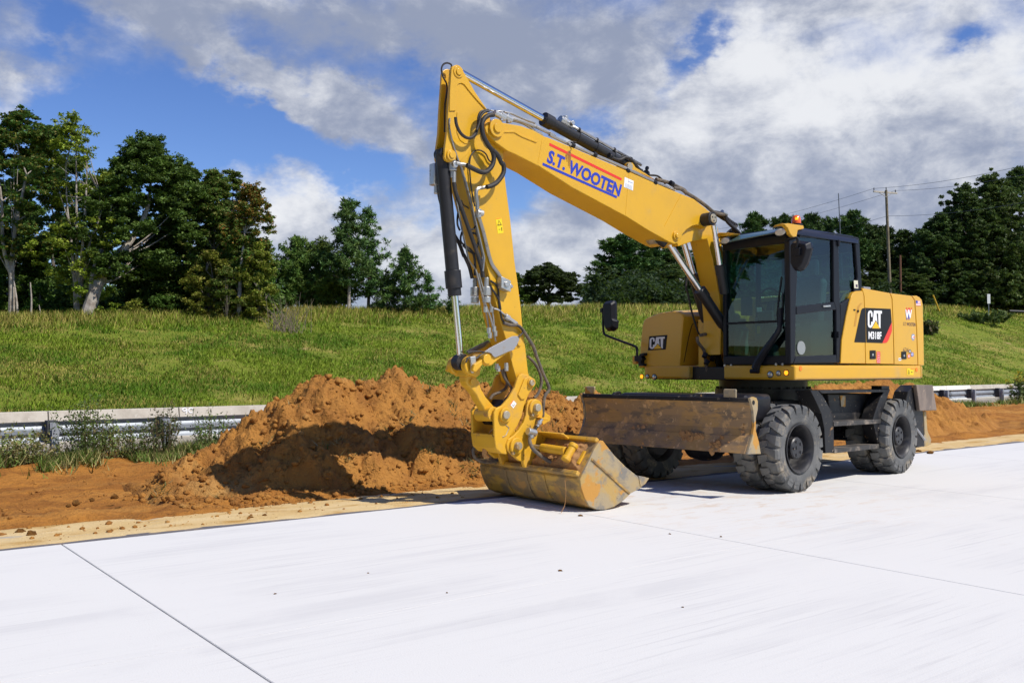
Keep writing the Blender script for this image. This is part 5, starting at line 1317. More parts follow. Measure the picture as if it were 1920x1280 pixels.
b = MB(); b.box(S, s_rear + .155, s_rear + .162, 1.2, 1.2875, 1.35, 1.512); b.done('seam', M_decblk, SK)
b = MB(); plan(b, S, rrect(s_rear, 1.10, -1.31, -.40, .16, 8, (0, 0, 1, 1)), 1.338, 1.520); RS = b.done('right_skirt', M_body, EX, .03, 3)
# right front box (tank cover)
front = PF(z8((570, 862), (592, 560), (608, 410), (622, 355), (645, 328), (720, 295), (800, 266), (940, 246), (1010, 252), (1050, 272), (1064, 310), (1040, 560), (1018, 858)), 1.07)
back = [(l_, z_ + .05) for l_, z_ in front]
b = MB(); b.loft([[S(1.085, l_ * .985 - .01, z_ - .01) for l_, z_ in front], [S(1.03, l_, z_) for l_, z_ in front], [S(.55, l_, z_ + .03) for l_, z_ in front], [S(-.40, l_, z_ + .05) for l_, z_ in front]])
TK = b.done('tank_cover', M_body, EX, .02, 3)
l_in = max(l_ for l_, z_ in front)
b = MB()
for pth in ([(1.0, 1.56), (.92, 2.0), (.80, 2.12), (.2, 2.16)],):
    b.tube([S(s_, np.interp(z_, [1.5, 2.2], [front[-1][0], front[-3][0]]) + .003, z_) for s_, z_ in pth], .005, 4)
b.done('seam', M_decblk, TK)
# CAT style letters, drawn as outlines in a unit box
LET = {
 'C': [(.0, .18), (.06, .05), (.18, .0), (.26, .03), (.33, .12), (.335, .36), (.235, .36), (.232, .20), (.20, .14), (.15, .14), (.115, .20), (.115, .80), (.15, .86), (.20, .86), (.232, .80), (.235, .63), (.335, .63), (.33, .88), (.26, .97), (.18, 1.0), (.06, .95), (.0, .82)],
 'A': [(.305, .02), (.43, 1.0), (.60, 1.0), (.705, .02), (.60, .02), (.515, .36), (.415, .02)],
 'T': [(.61, 1.0), (1.0, 1.0), (1.0, .84), (.90, .84), (.895, .0), (.775, .0), (.735, .84), (.61, .84)],
}
def cat_badge(parent, mapf, off, nm='badge_letters'):
    """mapf(x, y, k) -> world point on the panel, k metres proud"""
    b = MB()
    for pts in LET.values():
        b.loft([[mapf(x, y, .001) for x, y in pts], [mapf(x, y, .003) for x, y in pts]])
    b.done(nm, M_white, parent)
    b = MB(); tri = [(.28, -.02), (.56, .40), (.84, -.02)]
    b.loft([[mapf(x, y, .0032) for x, y in ((.24, -.045), (.56, .46), (.88, -.045))], [mapf(x, y, .004) for x, y in ((.24, -.045), (.56, .46), (.88, -.045))]]); b.done('triangle_border', M_decblk, parent)
    b = MB(); b.loft([[mapf(x, y, .0042) for x, y in tri], [mapf(x, y, .005) for x, y in tri]]); b.done('yellow_triangle', M_decyel, parent)
def quad_map(fr, bl_, br_, tl_, plane, where, out):
    """affine map of the unit square onto a plane of the machine, given photo pixels of three corners"""
    f_ = (lambda p: fr.at_l(*p, where)) if plane == 'l' else (lambda p: fr.at_s(*p, where))
    o_, x_, y_ = [np.array(f_(p)) for p in (bl_, br_, tl_)]
    def g(u, v, k=0.0):
        q_ = o_ + (x_ - o_) * u + (y_ - o_) * v
        return fr(q_[0], where + out * k, q_[1]) if plane == 'l' else fr(where + out * k, q_[0], q_[1])
    return g
def flat(name, mat, parent, mp, pts, k0=.001, k1=.0022):
    b = MB(); b.loft([[mp(x, y, k0) for x, y in pts], [mp(x, y, k1) for x, y in pts]]); return b.done(name, mat, parent)
SQ = [(0, 0), (1, 0), (1, 1), (0, 1)]
fm = quad_map(S, *z8((670, 680), (866, 668), (680, 526)), 's', 1.0855, 1)
bd = flat('badge', M_decblk, TK, fm, [(0, 0), (.98, 0), (1.02, 1.0), (.03, 1.0)], .0, .006)
fm2 = quad_map(S, *z8((686, 664), (848, 656), (690, 540)), 's', 1.0915, 1)
cat_badge(bd, fm2, 1)
# lamps in the skirts
def lamp(parent, p, r, mat, ring=True):
    l_, z_ = S.at_s(p[0], p[1], 1.10); b = MB(); b.cyl(S(1.095, l_, z_), S(1.106, l_, z_), r * 1.25, seg=20); h = b.done('lamp_ring', M_decblk, parent)
    b = MB(); b.lathe(S(1.106, l_, z_), np.append(S.F, 0), [(0, r), (.006, r * .9), (.010, r * .5), (.011, 0.001)], 20); b.done('lamp_lens', mat, h)
for p, r, m_ in zip(c5((585, 1145), (640, 1136), (692, 1133)), (.036, .029, .029), (M_lens, M_lens, M_amberlit)): lamp(SK, p, r, m_)
for p, r, m_ in zip(z8((740, 970), (665, 963), (603, 963)), (.036, .028, .028), (M_lens, M_lens, M_amberlit)): lamp(RS, p, r, m_)
s_, z_ = S.at_l(*c5((785, 1104))[0], 1.285)
for px in (c5((785, 1104))[0], c6((951, 1028))[0]):
    s_, z_ = S.at_l(px[0], px[1], 1.285); b = MB(); b.cyl(S(s_, 1.28, z_), S(s_, 1.291, z_), .030, seg=16); b.done('side_reflector', M_amber, SK)
# engine house with its panels
eng = PL(c6((300, 960), (400, 300), (410, 226), (690, 276), (905, 302), (955, 304), (995, 335), (1008, 960)), 1.262)
b = MB(); b.side(S, eng, -1.22, 1.215); EN = b.done('engine_cover', M_body, EX, .03, 3)
PANELS = [[(195, 966), (198, 900), (206, 740), (250, 500), (282, 360), (300, 300), (318, 262), (350, 243), (412, 240), (426, 300), (433, 500), (441, 968)],
          [(446, 969), (438, 500), (431, 300), (406, 212), (685, 262), (705, 320), (717, 600), (726, 973)],
          [(732, 975), (723, 600), (711, 320), (692, 264), (900, 290), (931, 335), (950, 600), (964, 983)],
          [(970, 985), (956, 600), (937, 335), (908, 291), (955, 289), (985, 305), (1005, 330), (1016, 375), (1024, 700), (1028, 986)]]
pan = []
for k, pts in enumerate(PANELS):
    b = MB(); b.side(S, PL(c6(*pts), 1.268), 1.19 if k else 1.12, 1.268); pan.append(b.done('side_panel', M_body, EX, .010, 3))
b = MB(); plan(b, S, rrect(s_rear - .02, s_rear + .5, -1.26, 1.24, .18, 8, (0, 1, 1, 0)), 1.53, 2.30); b.done('counterweight', M_body, EX, .04, 3)
b = MB(); b.box(S, -1.15, -.62, .15, .85, 2.44, 2.62); b.done('air_intake', M_cab, EX, .015)
b = MB(); b.box(S, -.98, -.80, .86, 1.08, 2.48, 2.60); b.done('intake_cap', M_grey, EX, .01)
l0_ = 1.268
gm = quad_map(S, *c6((0, 600), (600, 600), (0, 0)), 'l', l0_, 1)   # unit = 600 crop pixels, y up from the crop's row 600
def cx(*pts): return [(x / 600, (600 - y) / 600) for x, y in pts]
# grip inset painted on panel one as flat shade colour; catches, two locks
flat('grip_recess_shade', material('grip_shadow', (0.50, 0.25, 0.03), .5), pan[0], gm, cx((312, 596), (332, 596), (352, 470), (372, 392), (402, 350), (380, 352), (352, 385), (335, 450)), .0005, .0018)
flat('catch', M_decblk, pan[0], gm, cx((310, 418), (328, 418), (328, 432), (310, 432)), .001, .006)
flat('catch', M_decblk, pan[0], gm, cx((346, 428), (360, 425), (360, 448), (346, 450)), .001, .012)
for k, (x0, y0) in ((1, (475, 850)), (2, (817, 872))):
    lk = flat('lock', M_decblk, pan[k], gm, cx((x0, y0 + 90), (x0 + 62, y0 + 92), (x0 + 60, y0), (x0, y0)) if k == 1 else cx((x0, y0 + 80), (x0 + 58, y0 + 82), (x0 + 54, y0), (x0, y0)), .001, .007)
    flat('lock_cylinder', M_zinc, lk, gm, cx((x0 + 22, y0 + 58), (x0 + 36, y0 + 58), (x0 + 36, y0 + 34), (x0 + 22, y0 + 34)), .0072, .010)
    b = MB(); b.loft([[gm(*q_, .0072) for q_ in cx((x0 + 8, y0 + 82), (x0 + 50, y0 + 82), (x0 + 50, y0 + 74), (x0 + 8, y0 + 74))], [gm(*q_, .009) for q_ in cx((x0 + 8, y0 + 82), (x0 + 50, y0 + 82), (x0 + 50, y0 + 74), (x0 + 8, y0 + 74))]]); b.done('lock_rim', M_cab, lk)
# the big black decal over panels one and two: one piece each side of the seam
DEC = bpy.data.objects.new('side_decal', None); COL.objects.link(DEC); DEC.parent = EX
flat('decal_field', M_decblk, DEC, gm, cx((317, 760), (437, 766), (430, 402), (412, 405), (396, 412), (386, 432)), .001, .0025)
flat('decal_field', M_decblk, DEC, gm, cx((442, 766), (608, 775), (712, 550), (701, 406), (433, 401)), .001, .0025)
flat('decal_stripe', M_red, DEC, gm, cx((609, 775), (650, 774), (666, 760), (680, 735), (713, 650), (713, 552)), .001, .0027)
cat_badge(DEC, quad_map(S, *c6((463, 611), (604, 614), (463, 435)), 'l', l0_ + .002, 1), 1)
def lettering(name, body, mat, parent, mp, k0=.001, k1=.002, **kw):
    v, f = text_mesh(body, **kw); n = len(v); b = MB()
    b.add([mp(x, y, k1) for x, y in v], f)
    return b.done(name, mat, parent, fix=False)
lettering('model_number', 'M318F', M_white, DEC, quad_map(S, *c6((470, 722), (600, 726), (470, 645)), 'l', l0_ + .002, 1), k1=.0025, bold=.035)
# W emblem: red, white and blue one over the other, company name beneath
Wsh = [(0, 1), (.16, 1), (.25, .45), (.40, 1), (.60, 1), (.75, .45), (.84, 1), (1.0, 1), (.80, 0), (.66, 0), (.50, .60), (.34, 0), (.20, 0)]
for k, (m_, y1, y0, x0, x1) in enumerate(((M_red, 408, 478, 846, 906), (M_blue, 462, 531, 842, 888), (M_white, 428, 512, 838, 904))):
    em = quad_map(S, *c6((x0, y0), (x1, y0), (x0, y1)), 'l', l0_, 1); flat('emblem', m_, pan[2], em, Wsh, .001 + .0008 * k, .0016 + .0008 * k)
lettering('company_name', 'S.T. WOOTEN', M_navy, pan[2], quad_map(S, *c6((819, 588), (940, 596), (819, 553)), 'l', l0_, 1), bold=.012)
lettering('fleet_number', '634', M_navy, pan[2], quad_map(S, *c6((818, 858), (870, 863), (818, 806)), 'l', l0_, 1), bold=-.004)
fl_ = quad_map(S, *c6((947, 390), (992, 391), (943, 338)), 'l', l0_, 1)
fg = flat('flag_sticker', M_white, pan[3], fl_, SQ)
for k in range(4): flat('flag_stripe', M_red, fg, fl_, [(.0, .14 * 2 * k), (1, .14 * 2 * k), (1, .14 * 2 * k + .10), (0, .14 * 2 * k + .10)], .0024, .003)
flat('flag_canton', M_blue, fg, fl_, [(0, .5), (.4, .5), (.4, 1), (0, 1)], .0032, .004)
em = quad_map(S, *c6((895, 745), (938, 745), (895, 660)), 'l', l0_, 1)
star = [(.5 + .5 * (1 if k % 2 == 0 else .62) * math.sin(k * math.pi / 7), .5 + .5 * (1 if k % 2 == 0 else .62) * math.cos(k * math.pi / 7)) for k in range(14)]
st_ = flat('star_sticker', M_skyvin, pan[2], em, star); flat('star_centre', M_white, st_, em, [(.5 + .26 * math.sin(k), .5 + .2 * math.cos(k)) for k in np.linspace(0, 6.28, 14)[:-1]], .0024, .003); flat('star_bar', M_red, st_, em, [(.42, .42), (.82, .42), (.82, .54), (.42, .54)], .0032, .004)
rl = quad_map(S, *c6((552, 962), (589, 963), (552, 848)), 'l', l0_, 1); r_ = flat('red_sticker', M_red, pan[1], rl, SQ)
for k, wd in enumerate(('Ensure', 'Valve', 'Closed', 'Fuel', 'Fill')):
    y0 = .83 - .195 * k
    lettering('sticker_print', wd, M_white, r_, lambda x, y, kk, y0=y0: rl(.12 + .76 * x, y0 + .12 * y, .0032))
for (cx_, cy_, rr, m_, pn) in ((917, 872, 15, M_decblk, 2), (943, 907, 17, M_blue, 2), (904, 925, 17, M_red, 2)):
    a = np.linspace(0, 2 * math.pi, 17)[:-1]; o_ = flat('round_sticker', m_, pan[pn], gm, cx(*[(cx_ + rr * math.cos(t), cy_ + rr * 1.45 * math.sin(t)) for t in a]), .001, .0022)
    flat('sticker_centre', M_white, o_, gm, cx(*[(cx_ + rr * .62 * math.cos(t), cy_ + rr * .9 * math.sin(t)) for t in a]), .0024, .003)
    flat('sticker_mark', m_, o_, gm, cx((cx_ - rr * .25, cy_ + rr * .45), (cx_ + rr * .25, cy_ + rr * .45), (cx_ + rr * .25, cy_ - rr * .45), (cx_ - rr * .25, cy_ - rr * .45)), .0032, .0038)
o_ = flat('small_sticker', M_white, pan[2], gm, cx((787, 971), (816, 971), (816, 940), (787, 940))); flat('sticker_mark', M_navy, o_, gm, cx((792, 960), (811, 960), (811, 950), (792, 950)), .0024, .003)
wm = quad_map(S, *c6((856, 1080), (920, 1082), (858, 1014)), 'l', 1.2865, 1); wk = flat('warning_sticker', M_warny, SK, wm, SQ)
flat('warning_mark', M_decblk, wk, wm, [(.10, .15), (.42, .15), (.27, .80), (.24, .80), (.25, .62), (.34, .24), (.19, .24), (.25, .62), (.24, .80)], .0024, .003); flat('warning_head', M_orange, wk, wm, [(.5, .82), (1, .82), (1, .97), (.5, .97)], .0024, .003); flat('warning_mark', M_decblk, wk, wm, [(.6, .35), (.85, .35), (.85, .48), (.6, .48)], .0024, .003)

# ------------------------------------------------------------------ cab
CAB = bpy.data.objects.new('cab', None); COL.objects.link(CAB); CAB.parent = EX
LC = 1.25; LR = .165; SFR = 1.075; SBK = -.36; ZB = 1.525; ZT = 3.15
def bar(pts, l0, l1): return MB().side(S, PL(c5(*pts), LC), l0, l1)
b = MB()
# near side frame
for pts in ([(712, 228), (776, 220), (757, 690), (752, 1030), (738, 1072), (720, 1072)], [(1040, 208), (1015, 205), (1004, 240), (1006, 300), (1008, 660), (1024, 712), (1028, 1068), (1060, 1068), (1050, 676)],
            [(1015, 203), (1176, 232), (1150, 252), (1042, 234)], [(1150, 250), (1178, 234), (1197, 582), (1130, 640), (1062, 1068), (1050, 1068), (1052, 674), (1110, 642), (1140, 600), (1168, 500)]):
    b.side(S, PL(c5(*pts), LC), LC - .075, LC)
b.box(S, SFR - .09, SFR, LR, LC - .076, ZB, ZB + .115)
b.box(S, SFR - .09, SFR, LR, LC - .076, 3.035, ZT)
b.box(S, SFR - .10, SFR, LR, LR + .055, ZB + .115, 3.035)
b.box(S, SFR - .10, SFR, LC - .125, LC - .076, ZB + .115, 3.035)
b.box(S, SBK, SFR - .10, LR, LR + .05, ZB, ZB + .35)
b.box(S, SBK, SFR - .10, LR, LR + .05, 3.02, ZT)
b.box(S, SBK, SBK + .10, LR, LR + .08, ZB + .35, 3.02)
b.box(S, .30, .38, LR, LR + .045, ZB + .35, 3.02)
b.box(S, SBK - .004, SBK + .09, LR + .08, LC - .076, ZB, 2.45)
b.box(S, SBK - .004, SBK + .09, LR + .08, LC - .076, 3.02, ZT)
CF = b.done('cab_frame', M_cab, CAB, .012)
b = MB(); b.box(S, SBK + .09, SFR - .10, LR + .05, LC - .08, 1.49, 1.57); b.done('cab_floor', M_inter, CAB)
roof = rrect(SBK - .08, SFR - .02, LR - .02, LC + .015, .10, 5)
b = MB(); b.loft([[S(s_, l_, 3.135) for s_, l_ in roof], [S(s_, l_, 3.19 - .012 * (s_ < 0)) for s_, l_ in roof], [S(.33 + (s_ - .33) * .93, .7 + (l_ - .7) * .92, 3.235) for s_, l_ in roof], [S(.33 + (s_ - .33) * .6, .7 + (l_ - .7) * .6, 3.252) for s_, l_ in roof]])
for f_ in range(len(b.sm)): b.sm[f_] = True
b.done('roof', M_roof, CAB, sharp=50)
b = MB(); b.box(S, -.05, .35, .5, .95, 3.24, 3.275); b.done('roof_hatch', M_cab, CAB, .02)
def pane(name, pts, mat=M_glass, parent=None, ln=LC - .03):
    return MB().side(S, PL(c5(*pts), LC), ln - .005, ln).done(name, mat, parent or CAB)
b = MB(); b.front(S, [(LR + .055, 2.085), (LC - .126, 2.085), (LC - .126, 3.035), (LR + .055, 3.035)], SFR - .035, SFR - .029); b.done('windscreen', M_glass, CAB)
b = MB(); b.front(S, [(LR + .055, ZB + .116), (LC - .126, ZB + .116), (LC - .126, 2.055), (LR + .055, 2.055)], SFR - .035, SFR - .029); b.done('lower_windscreen', M_glass_d, CAB)
b = MB(); b.box(S, SFR - .05, SFR - .012, LR + .055, LC - .126, 2.056, 2.084); b.done('windscreen_bar', M_cab, CAB, .004)
DOOR = bpy.data.objects.new('door', None); COL.objects.link(DOOR); DOOR.parent = EX
for nm_, pts in zip(('top_rail', 'middle_rail', 'bottom_rail'), ([(776, 190), (1014, 203), (1003, 236), (778, 230)], [(758, 692), (1007, 662), (1023, 712), (757, 745)], [(753, 1024), (1024, 1014), (1027, 1066), (740, 1070)])):
    MB().side(S, PL(c5(*pts), LC), LC - .06, LC + .004).done(nm_, M_cab, DOOR, .008)
pane('door_window', [(777, 230), (1003, 236), (1007, 662), (758, 692)], M_glass, DOOR)
pane('door_window', [(757, 745), (1023, 712), (1024, 1014), (753, 1024)], M_glass_d, DOOR)
pane('rear_side_window', [(1042, 235), (1150, 252), (1166, 500), (1138, 600), (1108, 642), (1052, 672)])
hd = PL(c5((930, 686), (978, 682), (978, 694), (930, 698)), LC); b = MB(); b.side(S, hd, LC + .004, LC + .022); b.done('door_handle', M_zinc, DOOR, .004)
cc_ = PL(c5((801, 967)), LC)[0]; b = MB(); b.cyl(S(cc_[0], LC - .035, cc_[1]), S(cc_[0], LC - .02, cc_[1]), .085, seg=24); b.done('speaker_cover', M_consl, DOOR)
for k, z_ in enumerate((2.75, 1.9)):
    sB = PL(c5((1032, 270 if k == 0 else 880)), LC)[0]; b = MB(); b.cyl(S(sB[0], LC + .012, sB[1] - .04), S(sB[0], LC + .012, sB[1] + .04), .018, seg=8); b.done('hinge', M_cab, DOOR)
st_ = quad_map(S, *c5((1143, 570), (1170, 572), (1140, 517)), 'l', LC + .001, 1); o_ = flat('paper_sticker', material('paper', (0.62, 0.60, 0.45), .6), CAB, st_, SQ); flat('sticker_print', M_navy, o_, st_, [(.4, .15), (.85, .15), (.85, .5), (.4, .5)], .0024, .003)
b = MB(); b.front(S, [(LR + .05, 2.46), (LC - .08, 2.46), (LC - .08, 3.02), (LR + .05, 3.02)], SBK + .04, SBK + .046); b.done('rear_window', M_glass, CAB)
b = MB(); b.side(S, [(SBK + .10, ZB + .35), (SFR - .10, ZB + .35), (SFR - .10, 3.02), (SBK + .10, 3.02)], LR + .02, LR + .026); b.done('right_window', M_glass, CAB)
# interior
b = MB(); b.box(S, .02, .50, .48, .96, 1.92, 2.06); b.box(S, .10, .42, .56, .88, 1.57, 1.92); b.done('seat', M_seat, CAB, .05, 3)
b = MB(); b.loft([[S(.10, l_, 2.02) for l_ in (.47, .97)] + [S(-.02, l_, 2.02) for l_ in (.97, .47)], [S(-.03, l_, 2.62) for l_ in (.49, .95)] + [S(-.16, l_, 2.62) for l_ in (.95, .49)], [S(-.05, l_, 2.72) for l_ in (.54, .90)] + [S(-.15, l_, 2.72) for l_ in (.90, .54)]]); b.done('seat_back', M_seat, CAB, .04, 3)
b = MB(); b.loft([[S(-.02, l_, 2.73) for l_ in (.60, .84)] + [S(-.13, l_, 2.73) for l_ in (.84, .60)], [S(-.06, l_, 2.95) for l_ in (.61, .83)] + [S(-.15, l_, 2.95) for l_ in (.83, .61)]]); b.done('headrest', M_consl, CAB, .03, 3)
for l_, nm in ((.36, 'right_console'), (1.06, 'left_console')):
    b = MB(); b.box(S, .0, .55, l_ - .09, l_ + .09, 1.57, 2.10); b.box(S, .45, .60, l_ - .06, l_ + .06, 2.09, 2.16); cs = b.done(nm, M_consl if l_ < .5 else M_inter, CAB, .03, 3)
    b = MB(); b.tube([S(.52, l_, 2.15), S(.54, l_, 2.24), S(.56, l_, 2.33)], lambda k: .016 + .012 * k, 8); b.done('joystick', M_cab, cs)
b = MB(); a = np.linspace(0, 2 * math.pi, 25); b.tube([S(.74 + .07 * math.sin(t), .70 + .19 * math.cos(t), 2.34 + .17 * math.sin(t)) for t in a], .014, 6, spline=False); b.tube([S(.98, .70, 1.60), S(.86, .70, 2.0), S(.76, .70, 2.33)], .05, 10); b.tube([S(.74, .52, 2.33), S(.74, .88, 2.35)], .016, 6); b.done('steering_wheel', M_cab, CAB)
b = MB(); b.box(S, .86, .90, .58, .82, 2.06, 2.22); b.done('dash_panel', M_inter, CAB, .02)
b = MB(); b.front(S, [(.24, 1.6), (.40, 1.6), (.36, 1.85), (.38, 2.0), (.30, 2.05), (.24, 1.95)], .78, .96); b.done('foot_duct', M_consl, CAB, .03, 3)
b = MB(); b.front(S, [(.52, 1.58), (.60, 1.58), (.58, 1.82), (.50, 1.84)], .86, .98); b.front(S, [(.80, 1.58), (.90, 1.58), (.88, 1.78), (.80, 1.80)], .86, .98); b.done('pedals', M_consl, CAB, .02)
b = MB(); b.box(S, .66, .80, .24, .34, 2.18, 2.42); b.done('monitor', M_inter, CAB, .015)
b = MB(); b.front(S, [(.585, 2.21), (.655, 2.21), (.655, 2.27), (.585, 2.27)], .905, .91); b.done('clip_card', M_white, CAB)
b = MB(); b.front(S, [(.585, 1.93), (.635, 1.93), (.635, 2.03), (.585, 2.03)], .905, .91); b.done('clip_card', M_warny, CAB)
# roof visor, work lights, beacon
b = MB(); b.loft([[S(1.02, LR + .02, 3.215), S(1.02, LC - .10, 3.235), S(1.02, LC - .10, 3.225), S(1.02, LR + .02, 3.205)], [S(1.20, LR + .0, 3.115), S(1.20, LC - .14, 3.165), S(1.20, LC - .14, 3.150), S(1.20, LR + .0, 3.10)]]); b.done('roof_visor', M_visor, CAB, .003)
def work_light(p, s_, rx, rz, nm='work_light'):
    l_, z_ = S.at_s(p[0], p[1], s_); t = bpy.data.objects.new(nm, None); COL.objects.link(t); t.parent = CAB
    a = np.linspace(0, 2 * math.pi, 25)[:-1]; el_ = [(l_ + rx * math.cos(q_), z_ + rz * math.sin(q_)) for q_ in a]
    b = MB(); b.loft([[S(s_ - .10, l_ + (x - l_) * .7, z_ + (z - z_) * .7) for x, z in el_], [S(s_ - .012, x, z) for x, z in el_], [S(s_ - .002, l_ + (x - l_) * .95, z_ + (z - z_) * .95) for x, z in el_]], smooth=True); b.done('light_body', M_cab, t)
    b = MB(); b.loft([[S(s_ - .001, l_ + (x - l_) * .90, z_ + (z - z_) * .90) for x, z in el_], [S(s_ + .010, l_ + (x - l_) * .6, z_ + (z - z_) * .6) for x, z in el_]], smooth=True); b.done('light_lens', M_lensw, t)
    return l_, z_
lA = work_light(c5((650, 196))[0], 1.20, .088, .048)
lB = work_light(c5((282, 253))[0], 1.20, .080, .044)
b = MB(); hp = PL(c5((668, 142), (700, 138), (800, 153), (803, 176), (762, 184), (752, 238), (742, 240), (712, 214), (694, 172)), 1.27)
b.side(S, hp, lA[0] + .07, 1.285)
hf = PF(c5((604, 166), (620, 150), (665, 138), (700, 142), (716, 205), (700, 200), (690, 178), (660, 158), (625, 160)), 1.16)
b.front(S, hf, 1.03, 1.18); b.done('light_housing', M_body, CAB, .012, 3)
b = MB(); hf = PF(c5((228, 232), (232, 212), (255, 200), (320, 202), (352, 206), (340, 216), (300, 225), (262, 226), (240, 240)), 1.16); b.front(S, hf, 1.05, 1.19); b.done('light_housing', M_body, CAB, .01)
s_b, z_b = S.at_l(*c5((757, 147))[0], 1.10)
b = MB(); b.cyl(S(s_b, 1.10, z_b - .06), S(s_b, 1.10, z_b + .01), .075, seg=20); BE = b.done('beacon_base', M_cab, CAB)
b = MB(); b.lathe(S(s_b, 1.10, z_b + .012), (0, 0, 1), [(0, .060), (.055, .057), (.088, .048), (.104, .030), (.107, .001)], 24); b.done('beacon_dome', material('beacon_orange', (0.80, 0.135, 0.008), .2, coat=.5), BE)
b = MB(); b.lathe(S(s_b + .04, 1.135, z_b + .05), (0, 0, 1), [(0, .001), (.006, .020), (.03, .020), (.036, .001)], 10); b.done('beacon_bulb', M_amberlit, BE)
# mirrors
def mirror(pts, s_, th):
    o_ = PF(pts, s_); c_ = np.mean(o_, 0)
    b = MB(); b.loft([[S(s_ - th, *(c_ + (np.array(q_) - c_) * .96)) for q_ in o_], [S(s_ - th * .5, *q_) for q_ in o_], [S(s_ + .02, *(c_ + (np.array(q_) - c_) * .80)) for q_ in o_]]); return b.done('mirror', M_cab, EX, .012, 3)
LM = mirror(c5((712, 272), (722, 256), (760, 250), (834, 260), (843, 300), (828, 360), (812, 408), (790, 440), (765, 458), (730, 450), (711, 410)), 1.24, .10)
b = MB(); b.tube([S(1.02, 1.20, 3.08), S(1.16, 1.22, 3.05), *[S(1.27, *S.at_s(*p, 1.27)) for p in c5((762, 235), (760, 300), (758, 335))]], .016, 8); b.front(S, PF(c5((735, 305), (785, 300), (783, 350), (740, 352)), 1.27), 1.245, 1.29); b.done('mirror_bracket', M_cab, LM, .004)
RM = mirror(z8((170, 165), (185, 142), (270, 130), (282, 160), (286, 345), (304, 356), (298, 440), (265, 472), (205, 472), (190, 420), (172, 260)), 1.30, .10)
b = MB(); b.tube([S(1.26, *S.at_s(*p, 1.26)) for p in z8((178, 260), (182, 440), (190, 490), (215, 516), (380, 580), (525, 634), (548, 662), (551, 745))], .018, 8, step=6); b.front(S, PF(z8((155, 228), (175, 215), (180, 262), (158, 268)), 1.27), 1.22, 1.29); b.done('mirror_arm', M_cab, RM)
b = MB(); b.front(S, PF(z8((540, 735), (592, 738), (592, 720), (645, 706), (645, 735), (610, 745), (634, 770), (612, 795), (612, 825), (636, 825), (636, 850), (585, 848), (580, 800), (540, 800)), 1.12), 1.08, 1.16); b.done('mirror_mount', M_cab, RM, .006)
b = MB(); b.front(S, PF(z8((492, 742), (536, 738), (536, 822), (494, 828)), 1.10), 1.0, 1.09); b.done('mirror_guard', M_body, RM, .008)
# linkage arm low on the front, wiper, bolts
def on_front(pts, s_): return [S(s_, *S.at_s(*p, s_)) for p in pts]
b = MB(); b.tube(on_front(c5((650, 700), (648, 800), (640, 850), (600, 915), (545, 990), (505, 1050), (480, 1105)), 1.13), lambda k: .022 + .024 * min(1, k * 1.6), 8); b.tube(on_front(c5((455, 1122), (505, 1122)), 1.125), .03, 10); b.tube(on_front(c5((600, 930), (520, 1060), (500, 1118)), 1.12), .022, 8); b.done('hand_rail', M_cab, CAB)
b = MB(); b.tube(on_front(c5((660, 490), (652, 560), (640, 650), (632, 760), (640, 840)), 1.10), .012, 6); b.tube(on_front(c5((668, 600), (664, 760), (655, 850)), 1.10), .010, 6); b.done('wiper', M_cab, CAB)
for p in c5((283, 1085), (325, 1085), (625, 1077), (668, 1077)):
    l_, z_ = S.at_s(*p, SFR); b = MB(); b.cyl(S(SFR - .002, l_, z_), S(SFR + .012, l_, z_), .017, seg=12); b.done('bolt', M_zinc, CAB)

# ------------------------------------------------------------------ boom
LB = -.06
bN = LB + .21; bF = LB - .21
BOOM_OUT = z1((596, 705), (612, 690), (645, 679), (690, 676), (740, 690)) + c1((720, 533), (790, 545), (880, 577), (960, 622)) + c4((110, 311), (280, 381), (690, 556), (900, 648), (1110, 735), (1205, 772), (1292, 842), (1328, 872), (1338, 905), (1320, 960), (1290, 995), (1262, 975), (1228, 966), (1190, 976), (1150, 1003), (1122, 1035), (1104, 1075), (1088, 1102), (1062, 1112), (1020, 1096)) + c4((870, 1012), (700, 906), (300, 692)) + c1((930, 852), (740, 756), (690, 735), (600, 672)) + z1((596, 790), (584, 750))
bp2 = PL(BOOM_OUT, bN)
b = MB(); b.side(S, bp2, bF, bN); BM = b.done('boom', M_yel, EX, .010, 3)
# raised rib near the nose, weld seams, pin bosses
plate('rib', c1((640, 578), (735, 578), (790, 610), (912, 660), (900, 672), (790, 628), (735, 596), (650, 596)), bN, bN - .002, bN + .010, M_yel, BM, .004)
for pts in (c4((1110, 738), (985, 975)), c1((945, 650), (915, 830)), c4((718, 570), (690, 900))):
    b = MB(); b.tube([P3(p, bN) for p in pts], .006 if pts[0][0] > 1200 else .003, 5); b.done('weld_seam', M_yel, BM)
for (pt, r, th) in ((z1((690, 752))[0], .098, .030), (c4((1068, 1048))[0], .058, .022)):
    b = MB(); disc(b, pt, bN, bN - .002, bN + th, r, seg=32); h = b.done('pin_boss', M_yel, BM, .004)
    b = MB(); disc(b, pt, bN, bN + th - .001, bN + th + .018, r * .52, seg=24); b.done('pin', M_yel, h, .003)
b = MB(); p = c4((1352, 918))[0]; disc(b, p, bN + .16, bN - .02, bN + .15, .085, seg=28); VB = b.done('cylinder_boss', M_cyl, BM, .005)
b = MB(); disc(b, p, bN + .16, bN + .149, bN + .165, .058, seg=28); cap = b.done('boss_cap', M_pin, VB, .002)
b = MB(); q0 = S.at_l(*p, bN + .16)
for k in range(3):
    a = k * 2.094 + .5; b.cyl(S(q0[0] + .030 * math.cos(a), bN + .1645, q0[1] + .030 * math.sin(a)), S(q0[0] + .030 * math.cos(a), bN + .1665, q0[1] + .030 * math.sin(a)), .011, seg=10)
b.done('cap_holes', M_decblk, cap)
